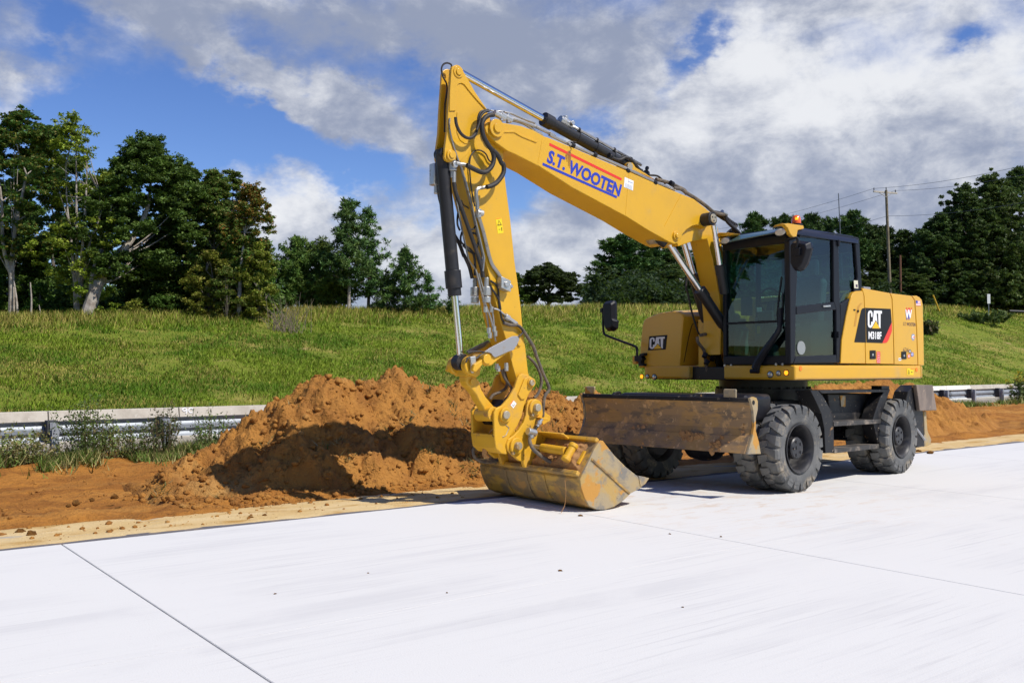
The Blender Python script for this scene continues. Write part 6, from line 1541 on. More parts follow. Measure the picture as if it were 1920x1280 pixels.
# lettering on the boom side, two bars, paper notice, rust run
bm_ = quad_map(S, *c4((96, 497), (643, 757), (122, 402)), 'l', bN, 1)
lettering('boom_lettering', 'S.T. WOOTEN', M_blue, BM, bm_, k1=.0022, bold=.042)
b4 = quad_map(S, *c4((0, 400), (400, 400), (0, 0)), 'l', bN, 1)
def c4u(*pts): return [(x / 400, (400 - y) / 400) for x, y in pts]
flat('decal_bar', M_blue, BM, b4, c4u((64, 520), (640, 796), (646, 778), (68, 501)), .001, .0022)
flat('decal_bar', M_red, BM, b4, c4u((114, 372), (680, 655), (685, 636), (118, 352)), .001, .0022)
nt = flat('paper_notice', M_white, BM, b4, c4u((701, 706), (778, 740), (785, 660), (708, 626)), .001, .0022)
for k in range(5): flat('notice_print', M_skyvin, nt, b4, c4u((712, 668 + 9 * k), (772, 695 + 9 * k), (772, 698 + 9 * k), (712, 671 + 9 * k)) if k else c4u((736, 658), (776, 676), (776, 682), (736, 664)), .0024, .0028)
M_rust = material('rust_run', (0.30, 0.12, 0.03), .8)
for x, y0, y1 in ((248, 425, 500), (258, 415, 530), (266, 410, 545), (274, 420, 515), (240, 440, 480)):
    flat('rust_run', M_rust, BM, b4, c4u((x - 3.5, y0), (x + 3.5, y0 + 3), (x + 1, y1), (x - 1, y1)), .0024, .0030)
# stub boom
sN = LB + .15; sF = LB - .15
STB = [(1262, 425), (1285, 422), (1330, 405), (1345, 425), (1358, 480), (1372, 560), (1392, 640), (1350, 665), (1352, 600), (1347, 545), (1337, 490), (1326, 448), (1300, 452), (1272, 462)]
b = MB(); b.side(S, PL(STB, sN), sF, sN); STB_o = b.done('stub_boom', M_yel, EX, .008)
b = MB(); b.box(S, .55, .95, LB - .30, LB - .19, 1.45, 2.15); b.box(S, .55, .95, LB + .17, LB + .21, 1.45, 2.15); b.done('boom_foot_bracket', M_yel, EX, .01)
# boom cylinders, adjusting cylinder
def ram(name, A, la, B, lb_, cut, r_rod, r_bar, collar=True, parent=None):
    a = np.array(P3(A, la)); c_ = np.array(P3(B, lb_)); d = c_ - a; m_ = a + d * cut; dn = d / np.linalg.norm(d)
    root = bpy.data.objects.new(name, None); COL.objects.link(root); root.parent = parent or EX
    b = MB(); b.cyl(a, m_, r_rod, seg=20); b.done('piston_rod', M_chrome, root)
    b = MB(); b.cyl(m_, c_, r_bar, seg=24); 
    if collar: b.cyl(m_ - dn * .02, m_ + dn * .11, r_bar * 1.16, seg=24)
    b.done('barrel', M_cyl, root, .003)
    return root, a, m_, c_
ram('boom_cylinder', c4((1005, 1085))[0], LB + .0, (1364, 622), LB + .16, .54, .042, .070)
ram('boom_cylinder', z6((225, 250))[0], LB - .22, (1352, 700), LB - .20, .27, .042, .068)
b = MB(); b.tube([P3(p, LB - .13) for p in z6((255, 525), (250, 600), (265, 650), (290, 770), (330, 900), (350, 935))], .014, 6); b.done('hose', M_hose, EX)
b = MB(); b.tube([P3(p, LB - .10) for p in z6((330, 945), (335, 985), (375, 1040), (385, 1100), (400, 1190))], .022, 8); b.tube([P3(p, LB - .10) for p in z6((350, 935), (400, 930), (415, 960), (405, 1080))], .022, 8); b.done('steel_elbow', M_hose_d, EX)
for k, (x, y) in enumerate(z6((376, 1090), (405, 1070), (390, 1140), (430, 1110))):
    b = MB(); p = np.array(P3((x, y), LB - .08)); b.cyl(p, p + (0.03, .02, .05), .035, seg=10); b.done('hose_fitting', M_under, EX)
ram('adjusting_cylinder', z6((445, 160))[0], bN + .10, z6((520, 640))[0], bN + .04, .60, .036, .060)
b = MB(); b.cyl(P3(c4((900, 1035))[0], LB + .02), P3(c4((1000, 1105))[0], LB + .12), .075, seg=20); b.done('cylinder_mount', M_cyl, BM)
b = MB(); disc(b, c4((895, 1080))[0], LB, LB - .06, LB + .06, .055); b.done('mount_bush', M_pin, BM)
b = MB(); p = np.array(P3(c4((893, 1035))[0], LB - .02)); b.lathe(p, (0.5, -.8, -.2), [(0, .085), (.03, .08), (.05, .05), (.06, .001)], 20); b.done('boom_light', M_lensw, BM)
# stick cylinder on top of the boom
root, a_, m_, c_ = ram('stick_cylinder', z1((330, 190))[0], LB, c4((715, 528))[0], LB, .47, .040, .066, parent=EX)
dn = (c_ - a_) / np.linalg.norm(c_ - a_)
b = MB(); b.cyl(m_ - dn * .03, m_ + dn * .10, .082, seg=24); b.done('gland', M_cyl, root, .004)
up_ = np.array((0, 0, 1.0)); b = MB(); q_ = m_ + dn * .32 + up_ * .10; b.cyl(q_ - dn * .09, q_ + dn * .09, .052, seg=12); b.cyl(q_ + (0, 0, -.05), q_ + (0, 0, .075), .036, seg=10); b.cyl(q_ + dn * .05 + np.append(S.L, 0) * .09, q_ + dn * .05 - np.append(S.L, 0) * .09, .028, seg=8); b.done('valve_block', M_zinc, root, .004)
b = MB(); off = up_ * .085 + np.append(S.L, 0) * .035; b.tube([q_ + dn * .08, m_ + dn * .55 + off, m_ + dn * 1.0 + off, m_ + dn * 1.6 + off, c_ - dn * .25 + off], .020, 8); b.done('oil_pipe', M_pipe, root)
for k in range(5):
    b = MB(); p = m_ + dn * (.5 + .30 * k); b.cyl(p, p + dn * .022, .072, seg=20); b.tube([p + off, p + off * 1.02 + dn * .02], .028, 8); b.done('clamp', M_cyl, root)
plate('cylinder_lug', c4((690, 548), (684, 515), (700, 500), (730, 505), (752, 540), (790, 562), (900, 632), (720, 560)), LB + .06, LB - .10, LB + .10, M_yel, BM, .01)
b = MB(); disc(b, c4((716, 528))[0], LB + .1, LB + .1, LB + .125, .045); b.done('pin', M_pin, BM)
# pipes and hoses along the top edge of the boom
BP_ = c1((625, 432)) ; 
hose('boom_pipe', c1((690, 500), (760, 512), (830, 540), (900, 590), (950, 618)) + c4((0, 262), (60, 285)), bN - .03, .016, M_pipe, BM)
hose('boom_pipe', c1((665, 478), (760, 500), (880, 545), (960, 580), (1040, 620)) + c4((120, 290), (260, 358), (400, 418), (690, 541), (900, 640), (1060, 703)), bN - .015, .020, M_pipe, BM)
hose('boom_pipe', c1((660, 440), (720, 455), (800, 490), (885, 522), (890, 540)), bN - .08, .012, M_pipe, BM)
hose('boom_pipe', c1((560, 430), (600, 436), (650, 438), (740, 462), (860, 520)), bN - .12, .010, M_pipe, BM)
hose('boom_hose', c4((1050, 690), (1110, 700), (1150, 728), (1220, 770), (1300, 828), (1345, 866), (1390, 885), (1450, 890)), [bN - .01] * 6 + [bN - .02, bN - .03], .024, M_hose_d, BM)
for k in range(5):
    hose('boom_hose', c4((1345, 868), (1400 + 8 * k, 878 + 12 * k), (1465 + 13 * k - 30, 900 + 12 * k), (1500 + 16 * k - 40, 950 + 6 * k), (1545 - 22 * k, 1030), (1552 - 24 * k, 1100)), [bN - .04 - .05 * k] * 6, .022, M_hose, BM)
b = MB(); p = P3(c4((1445, 888))[0], bN - .03); b.cyl(p, tuple(np.array(p) + dn * -.09), .034, seg=12); b.done('hose_fitting', M_zinc, BM)
hose('boom_hose', c4((640, 480), (670, 450), (710, 460), (750, 510), (800, 550), (850, 590), (930, 600), (975, 640), (990, 660)), LB + .04, .013, M_hose, BM)
hose('boom_hose', c4((570, 455), (640, 480), (690, 462), (735, 480), (790, 545), (815, 560)), LB + .08, .020, M_hose, BM)
hose('boom_hose', c4((920, 625), (980, 640), (1030, 655), (1080, 680), (1130, 705), (1150, 735)), LB + .14, .024, M_hose_d, BM)
for p in c4((1035, 655), (575, 450), (700, 560), (455, 440), (290, 370), (905, 648)):
    b = MB(); c0 = np.array(P3(p, bN - .02)); b.cyl(c0 - dn * .02, c0 + dn * .03, .034, seg=10); b.done('pipe_clamp', M_under, BM)
for p in c1((640, 475), (690, 488)):
    b = MB(); c0 = np.array(P3(p, bN - .02)); b.cyl(c0 - dn * .10, c0 + dn * .05, .034, seg=12); b.cyl(c0 + (0, 0, -.05), c0 + (0, 0, .05), .024, seg=10); b.done('hose_fitting', M_zinc, BM)
b = MB(); b.tube([P3(p, bN + .004) for p in c4((255, 350), (275, 375), (285, 400), (270, 425))], .004, 4); b.tube([P3(p, bN - .02) for p in c4((250, 348), (290, 340), (325, 348))], .004, 4); b.done('loose_wire', M_hose_d, BM)

# ------------------------------------------------------------------ stick
kN = LB + .145; kF = LB - .145
STICK_R = z1((470, 380), (530, 470), (595, 560), (640, 660), (690, 790), (735, 900), (770, 1000)) + z2((886, 105), (920, 380), (975, 800), (1022, 1250)) + z3((718, 140), (755, 400), (786, 650), (802, 850), (826, 1000), (856, 1270)) + z4((748, 405), (760, 470), (742, 515), (700, 520))
STICK_L = z4((640, 470), (600, 330), (565, 190)) + z3((580, 760), (540, 600), (490, 400), (440, 200)) + z2((620, 1270), (520, 850), (430, 500), (335, 120)) + z1((300, 960), (268, 760), (262, 560), (290, 400), (380, 330))
b = MB(); b.side(S, PL(STICK_R + STICK_L, kN), kF, kN); SK_ = b.done('stick', M_yel, EX, .008, 3)
EAR = z1((240, 170), (250, 142), (268, 126), (295, 118), (322, 128), (340, 148), (358, 182), (410, 272), (472, 382), (532, 472), (600, 570), (560, 760), (420, 1000), (330, 1090), (305, 1050), (280, 1078), (250, 1090), (215, 1085), (190, 1068), (177, 1035), (180, 960), (204, 780), (215, 560), (225, 400))
eN = kN; eG = LB - .02
ear_pts = PL(EAR, eN)
b = MB(); b.side(S, ear_pts, eN - .034, eN + .0025); EA = b.done('ear_plate', M_yel, SK_, .006)
b = MB(); b.side(S, ear_pts, LB - .050, LB - .016); b.done('ear_plate', M_yel, SK_, .006)
rim_ = z1((240, 170), (250, 142), (268, 126), (295, 118), (322, 128), (340, 148), (358, 182), (410, 272), (472, 382), (532, 472), (596, 562), (586, 566), (500, 475), (420, 380), (372, 318), (345, 302), (318, 305), (300, 322), (295, 350), (290, 480), (282, 580), (222, 580), (225, 400))
b = MB(); b.side(S, PL(rim_, eN), eN + .0025, eN + .014); b.done('ear_rim', M_yel, EA, .005, 3)
plate('ear_rim', z1((300, 590), (292, 700), (300, 800), (330, 870), (380, 905), (430, 905), (440, 890), (390, 880), (345, 850), (318, 790), (310, 700), (318, 590)), eN, eN + .0025, eN + .010, M_yel, EA, .003)
for (pt, r, th) in ((z1((308, 192))[0], .062, .024), (z1((240, 1022))[0], .058, .022)):
    b = MB(); disc(b, pt, eN, eN, eN + th, r, seg=28); h = b.done('pin_boss', M_yel, EA, .004); b = MB(); disc(b, pt, eN, eN + th, eN + th + .012, r * .56, seg=20); b.done('pin', M_yel, h, .003)
b = MB(); disc(b, z1((240, 1022))[0], LB, LB - .085, LB - .05, .05); b.done('pin_end', M_pin, SK_, .003)
# bucket cylinder
bc_l = LB + .035
root, a_, m_, c_ = ram('bucket_cylinder', z3((178, 1120))[0], bc_l, z1((150, 1010))[0], bc_l, .305, .037, .072, False)
dn2 = (c_ - a_) / np.linalg.norm(c_ - a_)
b = MB(); b.cyl(m_, m_ + dn2 * .085, .056, seg=24); b.cyl(m_ + dn2 * .08, m_ + dn2 * .27, .088, seg=28); b.done('gland', M_cyl, root, .004)
b = MB(); b.cyl(c_ - dn2 * .02, c_ + dn2 * .05, .062, seg=20); b.cyl(np.array(c_) - np.append(S.L, 0) * .06, np.array(c_) + np.append(S.L, 0) * .07, .062, seg=20); b.done('barrel_eye', M_cyl, root)
b = MB(); c0 = np.array(P3(z1((258, 1120))[0], LB + .11)); b.cyl(c0 + (0, 0, -.06), c0 + (0, 0, .05), .045, seg=10); b.cyl(c0 - np.append(S.L, 0) * .04, c0 + np.append(S.L, 0) * .06, .034, seg=10); b.cyl(c0 + (0, 0, -.13), c0 + (0, 0, -.05), .026, seg=10); b.done('valve_block', M_zinc, root, .004)
b = MB(); c0 = np.array(P3(z1((95, 1200))[0], LB - .06)); b.box(S, *(lambda q: (q[0] - .05, q[0] + .05))(S.at_l(*z1((95, 1200))[0], LB - .06)), LB - .12, LB - .02, c0[2] - .13, c0[2] + .10); b.cyl(c0 + (0, 0, -.22), c0 + (0, 0, -.12), .025, seg=10); b.done('valve_block', M_zinc, root, .01)
hose('cylinder_hose', z2((222, 300), (245, 430), (300, 580), (370, 780), (430, 950), (490, 1120), (545, 1280)) + z3((360, 130), (390, 230), (405, 320)), LB + .14, .022, M_hose, SK_)
hose('cylinder_hose', z2((15, 420), (40, 540), (90, 700)) + z2((200, 950), (290, 1110), (350, 1270)) + z3((215, 100), (265, 210), (295, 330)), [LB - .10, LB - .11, LB - .12, LB - .10, LB - .06, LB - .04, LB - .02, LB - .0, LB], .020, M_hose, SK_)
hose('steel_elbow', z2((222, 300), (222, 230), (222, 160)), LB + .13, .022, M_zinc, SK_)
# big hose loops beside the stick top
hose('loop_hose', z1((670, 615), (620, 622), (575, 655), (552, 720), (565, 820), (610, 910), (655, 975), (672, 1050), (655, 1120), (610, 1175), (560, 1190), (500, 1170), (440, 1140), (400, 1120)), bN + .05, .026, M_hose, SK_, 10)
hose('loop_hose', z1((660, 970), (710, 1020), (750, 1100)) + z2((880, 60), (885, 150), (850, 230), (780, 310), (700, 350), (660, 360)), bN + .06, .026, M_hose, SK_, 10)
hose('loop_hose', z1((288, 640), (300, 720), (340, 800), (400, 845), (455, 840), (498, 785), (515, 700), (520, 640), (545, 590), (615, 570)), bN + .02, .017, M_hose, SK_)
hose('loop_hose', z1((500, 770), (525, 700), (540, 630), (575, 590), (625, 575)), bN + .04, .014, M_hose, SK_)
hose('thin_cable', z1((248, 140), (245, 115), (205, 98), (165, 115), (148, 165), (165, 240), (200, 310), (200, 400), (183, 520), (180, 700), (180, 790)), LB + .06, .010, M_hose, SK_, 6)
hose('thin_cable', z1((655, 1095), (620, 1065), (590, 1005), (530, 970), (470, 985), (435, 1050), (428, 1160)) + z2((432, 150), (445, 310), (470, 480), (500, 620)), kN + .02, .008, M_hose, SK_, 6)
hose('thin_cable', z2((320, 540), (350, 600), (430, 650), (490, 690)), kN - .06, .008, M_hose, SK_, 6)
hose('thin_cable', z2((525, 790), (520, 860), (480, 920), (440, 925)), kN - .02, .010, M_hose, SK_, 6)
hose('thin_cable', z2((330, 960), (310, 1040), (330, 1110), (430, 1180), (500, 1260)), kN - .10, .012, M_hose, SK_, 6)
hose('thin_cable', z2((470, 970), (530, 1000), (550, 1090), (520, 1180)), kN - .04, .012, M_hose, SK_, 6)
hose('thin_cable', z2((300, 640), (275, 720), (268, 850), (300, 940)), kN - .12, .012, M_hose, SK_, 6)
hose('thin_cable', z3((205, 0), (260, 50), (310, 90), (325, 200), (320, 300)), kN - .10, .014, M_hose, SK_, 6)
hose('fitting_tube', z1((400, 1120), (370, 1112), (330, 1108), (290, 1095)), kN + .02, .020, M_zinc, SK_)
hose('fitting_tube', z2((660, 358), (600, 370), (560, 375), (528, 395), (517, 440), (520, 500), (532, 580), (532, 660)), bN + .02, .020, M_pipe, SK_)
b = MB(); c0 = np.array(P3(z2((552, 705))[0], kN + .03)); b.cyl(c0 - np.append(S.F, 0) * .05, c0 + np.append(S.F, 0) * .03, .036, seg=10); b.cyl(c0 + (0, 0, -.05), c0 + (0, 0, .04), .028, seg=10); b.done('pipe_union', M_zinc, SK_, .003)
hose('stick_pipe', z2((545, 740), (585, 860), (620, 980), (690, 1270)) + z3((440, 0), (470, 120), (500, 200), (550, 270), (580, 320)), kN + .025, .019, M_pipe, SK_)
b = MB(); c0 = np.array(P3(z3((610, 390))[0], kN + .04)); L3 = np.append(S.L, 0); F3 = np.append(S.F, 0)
bx_ = [c0 + F3 * i * .065 + (0, 0, j * .062 + i * .02) for i, j in ((-1, -1), (1, -1), (1, 1), (-1, 1))]; b.loft([[p - L3 * .04 for p in bx_], [p + L3 * .045 for p in bx_]]); b.cyl(c0 + L3 * .04, c0 + L3 * .065, .030, seg=12); b.cyl(c0 + L3 * .03 - F3 * .05, c0 + L3 * .03 - F3 * .09 + (0, 0, -.03), .022, seg=8); b.done('valve_block', M_zinc, SK_, .006)
# pipes down the front face of the stick
for k, pts in enumerate((z1((230, 650), (228, 750), (262, 900), (310, 1050)) + z2((330, 120), (430, 480), (520, 850), (620, 1270)) + z3((415, 130), (402, 260)), z1((258, 660), (255, 760), (285, 880), (320, 1040)) + z2((315, 110), (412, 480), (500, 850), (600, 1270)) + z3((395, 130), (388, 260)))):
    hose('stick_pipe', pts, kN + .012 - .035 * k, .010, M_pipe, SK_, 6)
for k, pts in enumerate((z2((250, 520), (320, 880), (400, 1250)) + z3((270, 160), (340, 270), (400, 520), (440, 700), (465, 860)), z3((330, 240), (390, 470), (440, 620), (490, 760), (530, 960)), z3((360, 280), (420, 480), (480, 600), (505, 720), (515, 850)))):
    hose('stick_pipe', pts, LB + .12 - .07 * (k == 0), .011, M_pipe, SK_, 6)
for (pt, l_, r_) in ((z3((322, 465))[0], LB - .02, .05), (z3((440, 460))[0], LB + .12, .05)):
    b = MB(); c0 = np.array(P3(pt, l_)); b.cyl(c0 + (0, 0, -.045), c0 + (0, 0, .05), r_, seg=8); b.cyl(c0 + (0, 0, -.12), c0 + (0, 0, -.055), r_ * .9, seg=16); b.cyl(c0 + (0, 0, .05), c0 + (0, 0, .15), r_ * .5, seg=10); b.done('quick_coupling', M_zinc, SK_, .004)
for pt in z3((473, 900), (527, 880), (430, 640), (490, 640), (515, 835), (463, 850)) + z4((450, 330), (538, 320), (465, 350), (540, 345)):
    b = MB(); c0 = np.array(P3(pt, LB + .12)); b.cyl(c0 + (0, 0, -.03), c0 + (0, 0, .03), .022, seg=8); b.done('pipe_nut', M_zinc, SK_)
hose('drain_hose', z4((495, 360), (520, 430), (560, 490), (590, 540), (560, 600), (515, 645)), LB + .06, .015, M_hose_d, SK_)
hose('drain_hose', z4((520, 350), (545, 500), (490, 560), (420, 590), (388, 630)), LB - .02, .016, M_hose_d, SK_)
hose('thin_cable', z3((480, 355), (530, 390), (555, 440), (560, 520), (570, 620), (590, 720), (610, 770)), kN + .01, .011, M_hose, SK_, 6)
hose('thin_cable', z3((470, 400), (510, 460), (560, 540), (580, 640)), kN + .015, .011, M_hose, SK_, 6)
b = MB(); c0 = [P3(p, kN + .02) for p in z3((620, 705), (660, 730), (740, 785))]; b.cyl(c0[0], c0[1], .036, seg=10); b.cyl(c0[1], c0[2], .024, seg=10); b.done('quick_coupling', M_zinc, SK_, .004)
hose('fitting_tube', z3((510, 632), (560, 645), (620, 695)), kN + .01, .010, M_zinc, SK_)
hose('bucket_hose', z3((610, 775), (680, 795), (750, 800), (800, 845), (850, 920), (910, 1020), (940, 1120)) + z4((790, 150), (830, 270), (880, 400), (932, 530), (895, 600), (880, 690), (876, 790)), [kN + .03] * 7 + [kN + .04] * 7, .019, M_hose_d, SK_)
hose('bucket_hose', z4((735, 235), (800, 300), (840, 370), (862, 450), (855, 520), (825, 590), (795, 618)), kF + .05, .017, M_hose_d, SK_)
hose('thin_cable', z3((740, 800), (790, 830), (800, 870), (760, 910), (710, 930)), kN + .04, .010, M_hose, SK_, 6)
wq = quad_map(S, *z2((806, 985), (882, 972), (775, 778)), 'l', kN, 1); wl_ = flat('warning_sticker', M_warny, SK_, wq, SQ)
flat('warning_head', M_orange, wl_, wq, [(.06, .93), (.94, .93), (.94, .985), (.06, .985)], .0024, .003); flat('warning_line', M_decblk, wl_, wq, [(.02, .49), (.98, .49), (.98, .50), (.02, .50)], .0024, .003)
flat('warning_mark', M_decblk, wl_, wq, [(.12, .53), (.88, .53), (.50, .86), (.50, .80), (.74, .57), (.26, .57), (.50, .80), (.50, .86)], .0024, .003); flat('warning_mark', M_decblk, wl_, wq, [(.70, .14), (.82, .14), (.86, .36), (.72, .36)], .0024, .003); flat('warning_mark', M_decblk, wl_, wq, [(.25, .24), (.55, .24), (.55, .28), (.25, .28)], .0024, .003)

# ------------------------------------------------------------------ bucket linkage
iN = LB + .26; iF = LB - .26
def arm_pts(): return z3((400, 1135), (415, 1095), (460, 1068), (520, 1085), (600, 1050), (700, 1000), (740, 955), (775, 955), (790, 1000), (770, 1025), (700, 1045), (640, 1085), (560, 1140), (490, 1200), (440, 1205), (410, 1180), (370, 1230), (330, 1270), (300, 1250), (320, 1190))
ap = PL(arm_pts(), iN)
for l0, l1 in ((iN - .05, iN), (iF, iF + .05)):
    b = MB(); b.side(S, ap, l0, l1); LK = b.done('guide_link', M_couple, EX, .012, 3)
    if l0 > 0:
        b = MB(); disc(b, z3((448, 1135))[0], iN + .02, iN - .2, iN + .022, .052, seg=28); b.done('link_tube', M_yel, LK, .004)
        b = MB(); disc(b, z3((765, 975))[0], iN, iN - .01, iN + .018, .035, seg=20); b.done('pin', M_couple, LK, .003)
for l_, pts in ((iN + .008, ((412, 1062), (470, 1022), (690, 908), (740, 905), (762, 935), (735, 1000), (700, 1045), (650, 1062), (520, 1120), (498, 1105), (480, 1078), (450, 1068))), (iF - .02, ((232, 1056), (330, 1005), (455, 945), (472, 1010), (420, 1050), (330, 1078), (250, 1080)))):
    b = MB(); b.side(S, PL(z3(*pts), l_), l_, l_ + .012); b.done('guard_plate', M_grey, EX, .003)
# rod eye and fork of the bucket link
pa_ = z4((152, 322))[0]
b = MB(); disc(b, z4((118, 290))[0], LB + .03, LB - .035, LB + .075, .085, seg=28); b.cyl(P3(z4((125, 215))[0], LB + .035), P3(z4((118, 275))[0], LB + .035), .05, seg=20); b.done('rod_eye', M_cyl, EX, .006)
for lc_, pt in ((LB + .13, z4((225, 318))[0]), (LB - .10, z4((95, 320))[0])):
    b = MB(); disc(b, pt, lc_ + .04, lc_ - .04, lc_ + .04, .098, seg=28); b.done('link_fork', M_couple, EX, .01)
HL = z4((163, 420), (200, 402), (262, 425), (285, 470), (310, 540), (350, 610), (400, 668), (432, 705), (425, 760), (352, 792), (340, 735), (318, 690), (285, 640), (262, 590), (225, 545), (185, 508), (168, 470))
b = MB(); b.side(S, PL(HL, LB + .08), LB - .05, LB + .08); b.side(S, PL(z4((160, 330), (300, 330), (290, 400), (262, 430), (200, 410), (165, 425)), LB + .10), LB - .12, LB + .12); HK = b.done('bucket_link', M_couple, EX, .016, 3)
b = MB(); b.cyl(P3(z4((290, 770))[0], LB - .12), P3(z4((425, 768))[0], LB + .17), .078, seg=28); b.done('link_tube', M_couple, HK, .004)
b = MB(); disc(b, z4((220, 470))[0], LB + .08, LB + .06, LB + .10, .030); b.done('grease_boss', M_couple, HK)
b = MB(); b.side(S, PL(z4((198, 240), (250, 232), (256, 320), (240, 380), (222, 392), (208, 370), (212, 325)), LB + .20), LB + .185, LB + .215); b.done('hose_bracket', M_zinc, EX, .006)
hose('thin_cable', z4((165, 290), (190, 250), (250, 260), (300, 225), (335, 200), (270, 190), (180, 198)), LB + .20, .009, M_hose, EX, 6)
# quick coupler: two plates, pins, front web
q1 = z4((690, 395), (740, 406), (788, 438), (800, 482), (772, 540), (736, 612), (702, 700), (682, 790), (640, 880), (592, 948), (556, 1008), (541, 1062), (545, 1142), (492, 1132), (444, 1085), (430, 985), (425, 760), (440, 718), (500, 690), (560, 622), (618, 522), (642, 440), (662, 408))
nC = LB + .215; fC = LB - .215
b = MB(); b.side(S, PL(q1, nC), nC - .035, nC); QC = b.done('quick_coupler', M_couple, EX, .010, 3)
b = MB(); b.side(S, PL(q1, nC), fC, fC + .035); b.done('far_plate', M_couple, QC, .010)
q1p = PL(z4((430, 960), (432, 1000), (446, 1085), (490, 1130), (545, 1140), (520, 1080), (470, 1040), (455, 950)), nC); b = MB(); b.side(S, q1p, fC + .03, nC - .03); b.done('front_web', M_couple, QC, .006)
q1p = PL(z4((430, 985), (470, 1000), (520, 1000), (560, 980), (545, 1060), (480, 1100), (444, 1075)), nC); b = MB(); b.side(S, q1p, fC + .03, nC - .03); b.done('lower_web', M_couple, QC)
b = MB(); b.side(S, PL(z4((520, 860), (560, 760), (620, 640), (640, 660), (590, 790), (545, 880)), nC), fC + .03, nC - .03); b.done('rear_web', M_cyl, QC)
plate('pad', z4((640, 590), (700, 440), (735, 420), (790, 442), (798, 486), (775, 530), (700, 630), (672, 634)), nC, nC, nC + .016, M_couple, QC, .006)
for pt, r in ((z4((766, 478))[0], .052), (z4((530, 775))[0], .078)):
    b = MB(); disc(b, pt, nC + .016, nC - .002, nC + .034, r, seg=28); h = b.done('pin_boss', M_couple, QC, .004); b = MB(); disc(b, pt, nC + .03, nC + .03, nC + .060, r * .62 if r < .06 else .044, seg=22); b.done('pin', M_pin, h, .004)
    b = MB(); disc(b, pt, nC, fC - .03, nC - .01, .05, seg=20); b.done('cross_pin', M_couple, QC)
tg = quad_map(S, *z4((602, 715), (632, 672), (570, 678)), 'l', nC + .0005, 1); tk = flat('plate_sticker', M_white, QC, tg, SQ); flat('sticker_head', M_orange, tk, tg, [(0, .82), (1, .82), (1, 1), (0, 1)], .0024, .003); flat('sticker_mark', M_navy, tk, tg, [(.25, .2), (.7, .2), (.7, .28), (.33, .28), (.33, .6), (.25, .6)], .0024, .003)
b = MB(); b.tube([P3(p, nC + .002) for p in z4((530, 865), (565, 895), (535, 965), (505, 980))], .006, 4, spline=False); b.done('weld_mark', M_pin, QC)
b = MB(); b.side(S, PL(z4((210, 745), (222, 712), (285, 682), (300, 700), (262, 720), (250, 760), (255, 880), (242, 890)), fC), fC - .01, fC + .03); b.done('plate_lip', M_couple, QC, .004)
q2 = z4((740, 655), (765, 632), (815, 628), (855, 652), (872, 700), (878, 762), (868, 820), (852, 880), (812, 940), (785, 1010), (762, 1078), (730, 1130), (705, 1196), (662, 1204), (604, 1155), (552, 1104), (541, 1050), (560, 1000), (604, 968), (652, 918), (698, 848), (720, 780), (728, 700))
nE = LB + .235
b = MB(); b.side(S, PL(q2, nE), nE - .04, nE); TE = b.done('tilt_adapter', M_couple, EX, .010, 3)
b = MB(); b.side(S, PL(q2, nE), LB - .235, LB - .195); b.done('far_plate', M_couple, TE, .010)
for pt, r in ((z4((815, 708))[0], .088), (z4((640, 1062))[0], .088)):
    b = MB(); disc(b, pt, nE + .03, nE - .002, nE + .03, r, seg=32); h = b.done('pin_boss', M_couple, TE, .006, ); b = MB(); disc(b, (pt[0] + 4, pt[1]), nE + .07, nE + .028, nE + .075, .042, seg=22); b.done('pin', M_pin, h, .004)
    b = MB(); disc(b, pt, nE, LB - .2, nE - .02, .06); b.done('cross_pin', M_couple, TE)
for pt in z4((780, 773), (600, 1128)):
    b = MB(); disc(b, pt, nE + .02, nE, nE + .035, .020, seg=8); b.done('lock_bolt', M_pin, TE, .003)
b = MB(); b.side(S, PL(z4((892, 745), (950, 790), (942, 830), (880, 868), (860, 830), (880, 770)), nE - .05), nE - .16, nE - .05); b.done('hose_guard', M_couple, TE, .006)
b = MB(); b.side(S, PL(z4((810, 798), (880, 800), (890, 822), (850, 818)), nE), nE, nE + .07); b.done('hose_bracket', M_couple, TE, .004)
b = MB(); b.cyl(P3(z4((866, 812))[0], nE + .05), P3(z4((822, 885))[0], nE + .05), .020, seg=10); b.cyl(P3(z4((850, 835))[0], nE + .05), P3(z4((836, 862))[0], nE + .05), .028, seg=10); b.done('hose_fitting', M_zinc, TE, .002)
hose('bucket_hose', z4((822, 880), (805, 910), (790, 930)), nE + .05, .018, M_hose, TE)
b = MB(); b.cyl(P3(z4((735, 925))[0], nE + .06), P3(z4((805, 945))[0], nE + .06), .042, seg=12); b.cyl(P3(z4((775, 935))[0], nE + .06), P3(z4((765, 990))[0], nE + .06), .034, seg=12); b.done('swivel_fitting', M_zinc, TE, .005)

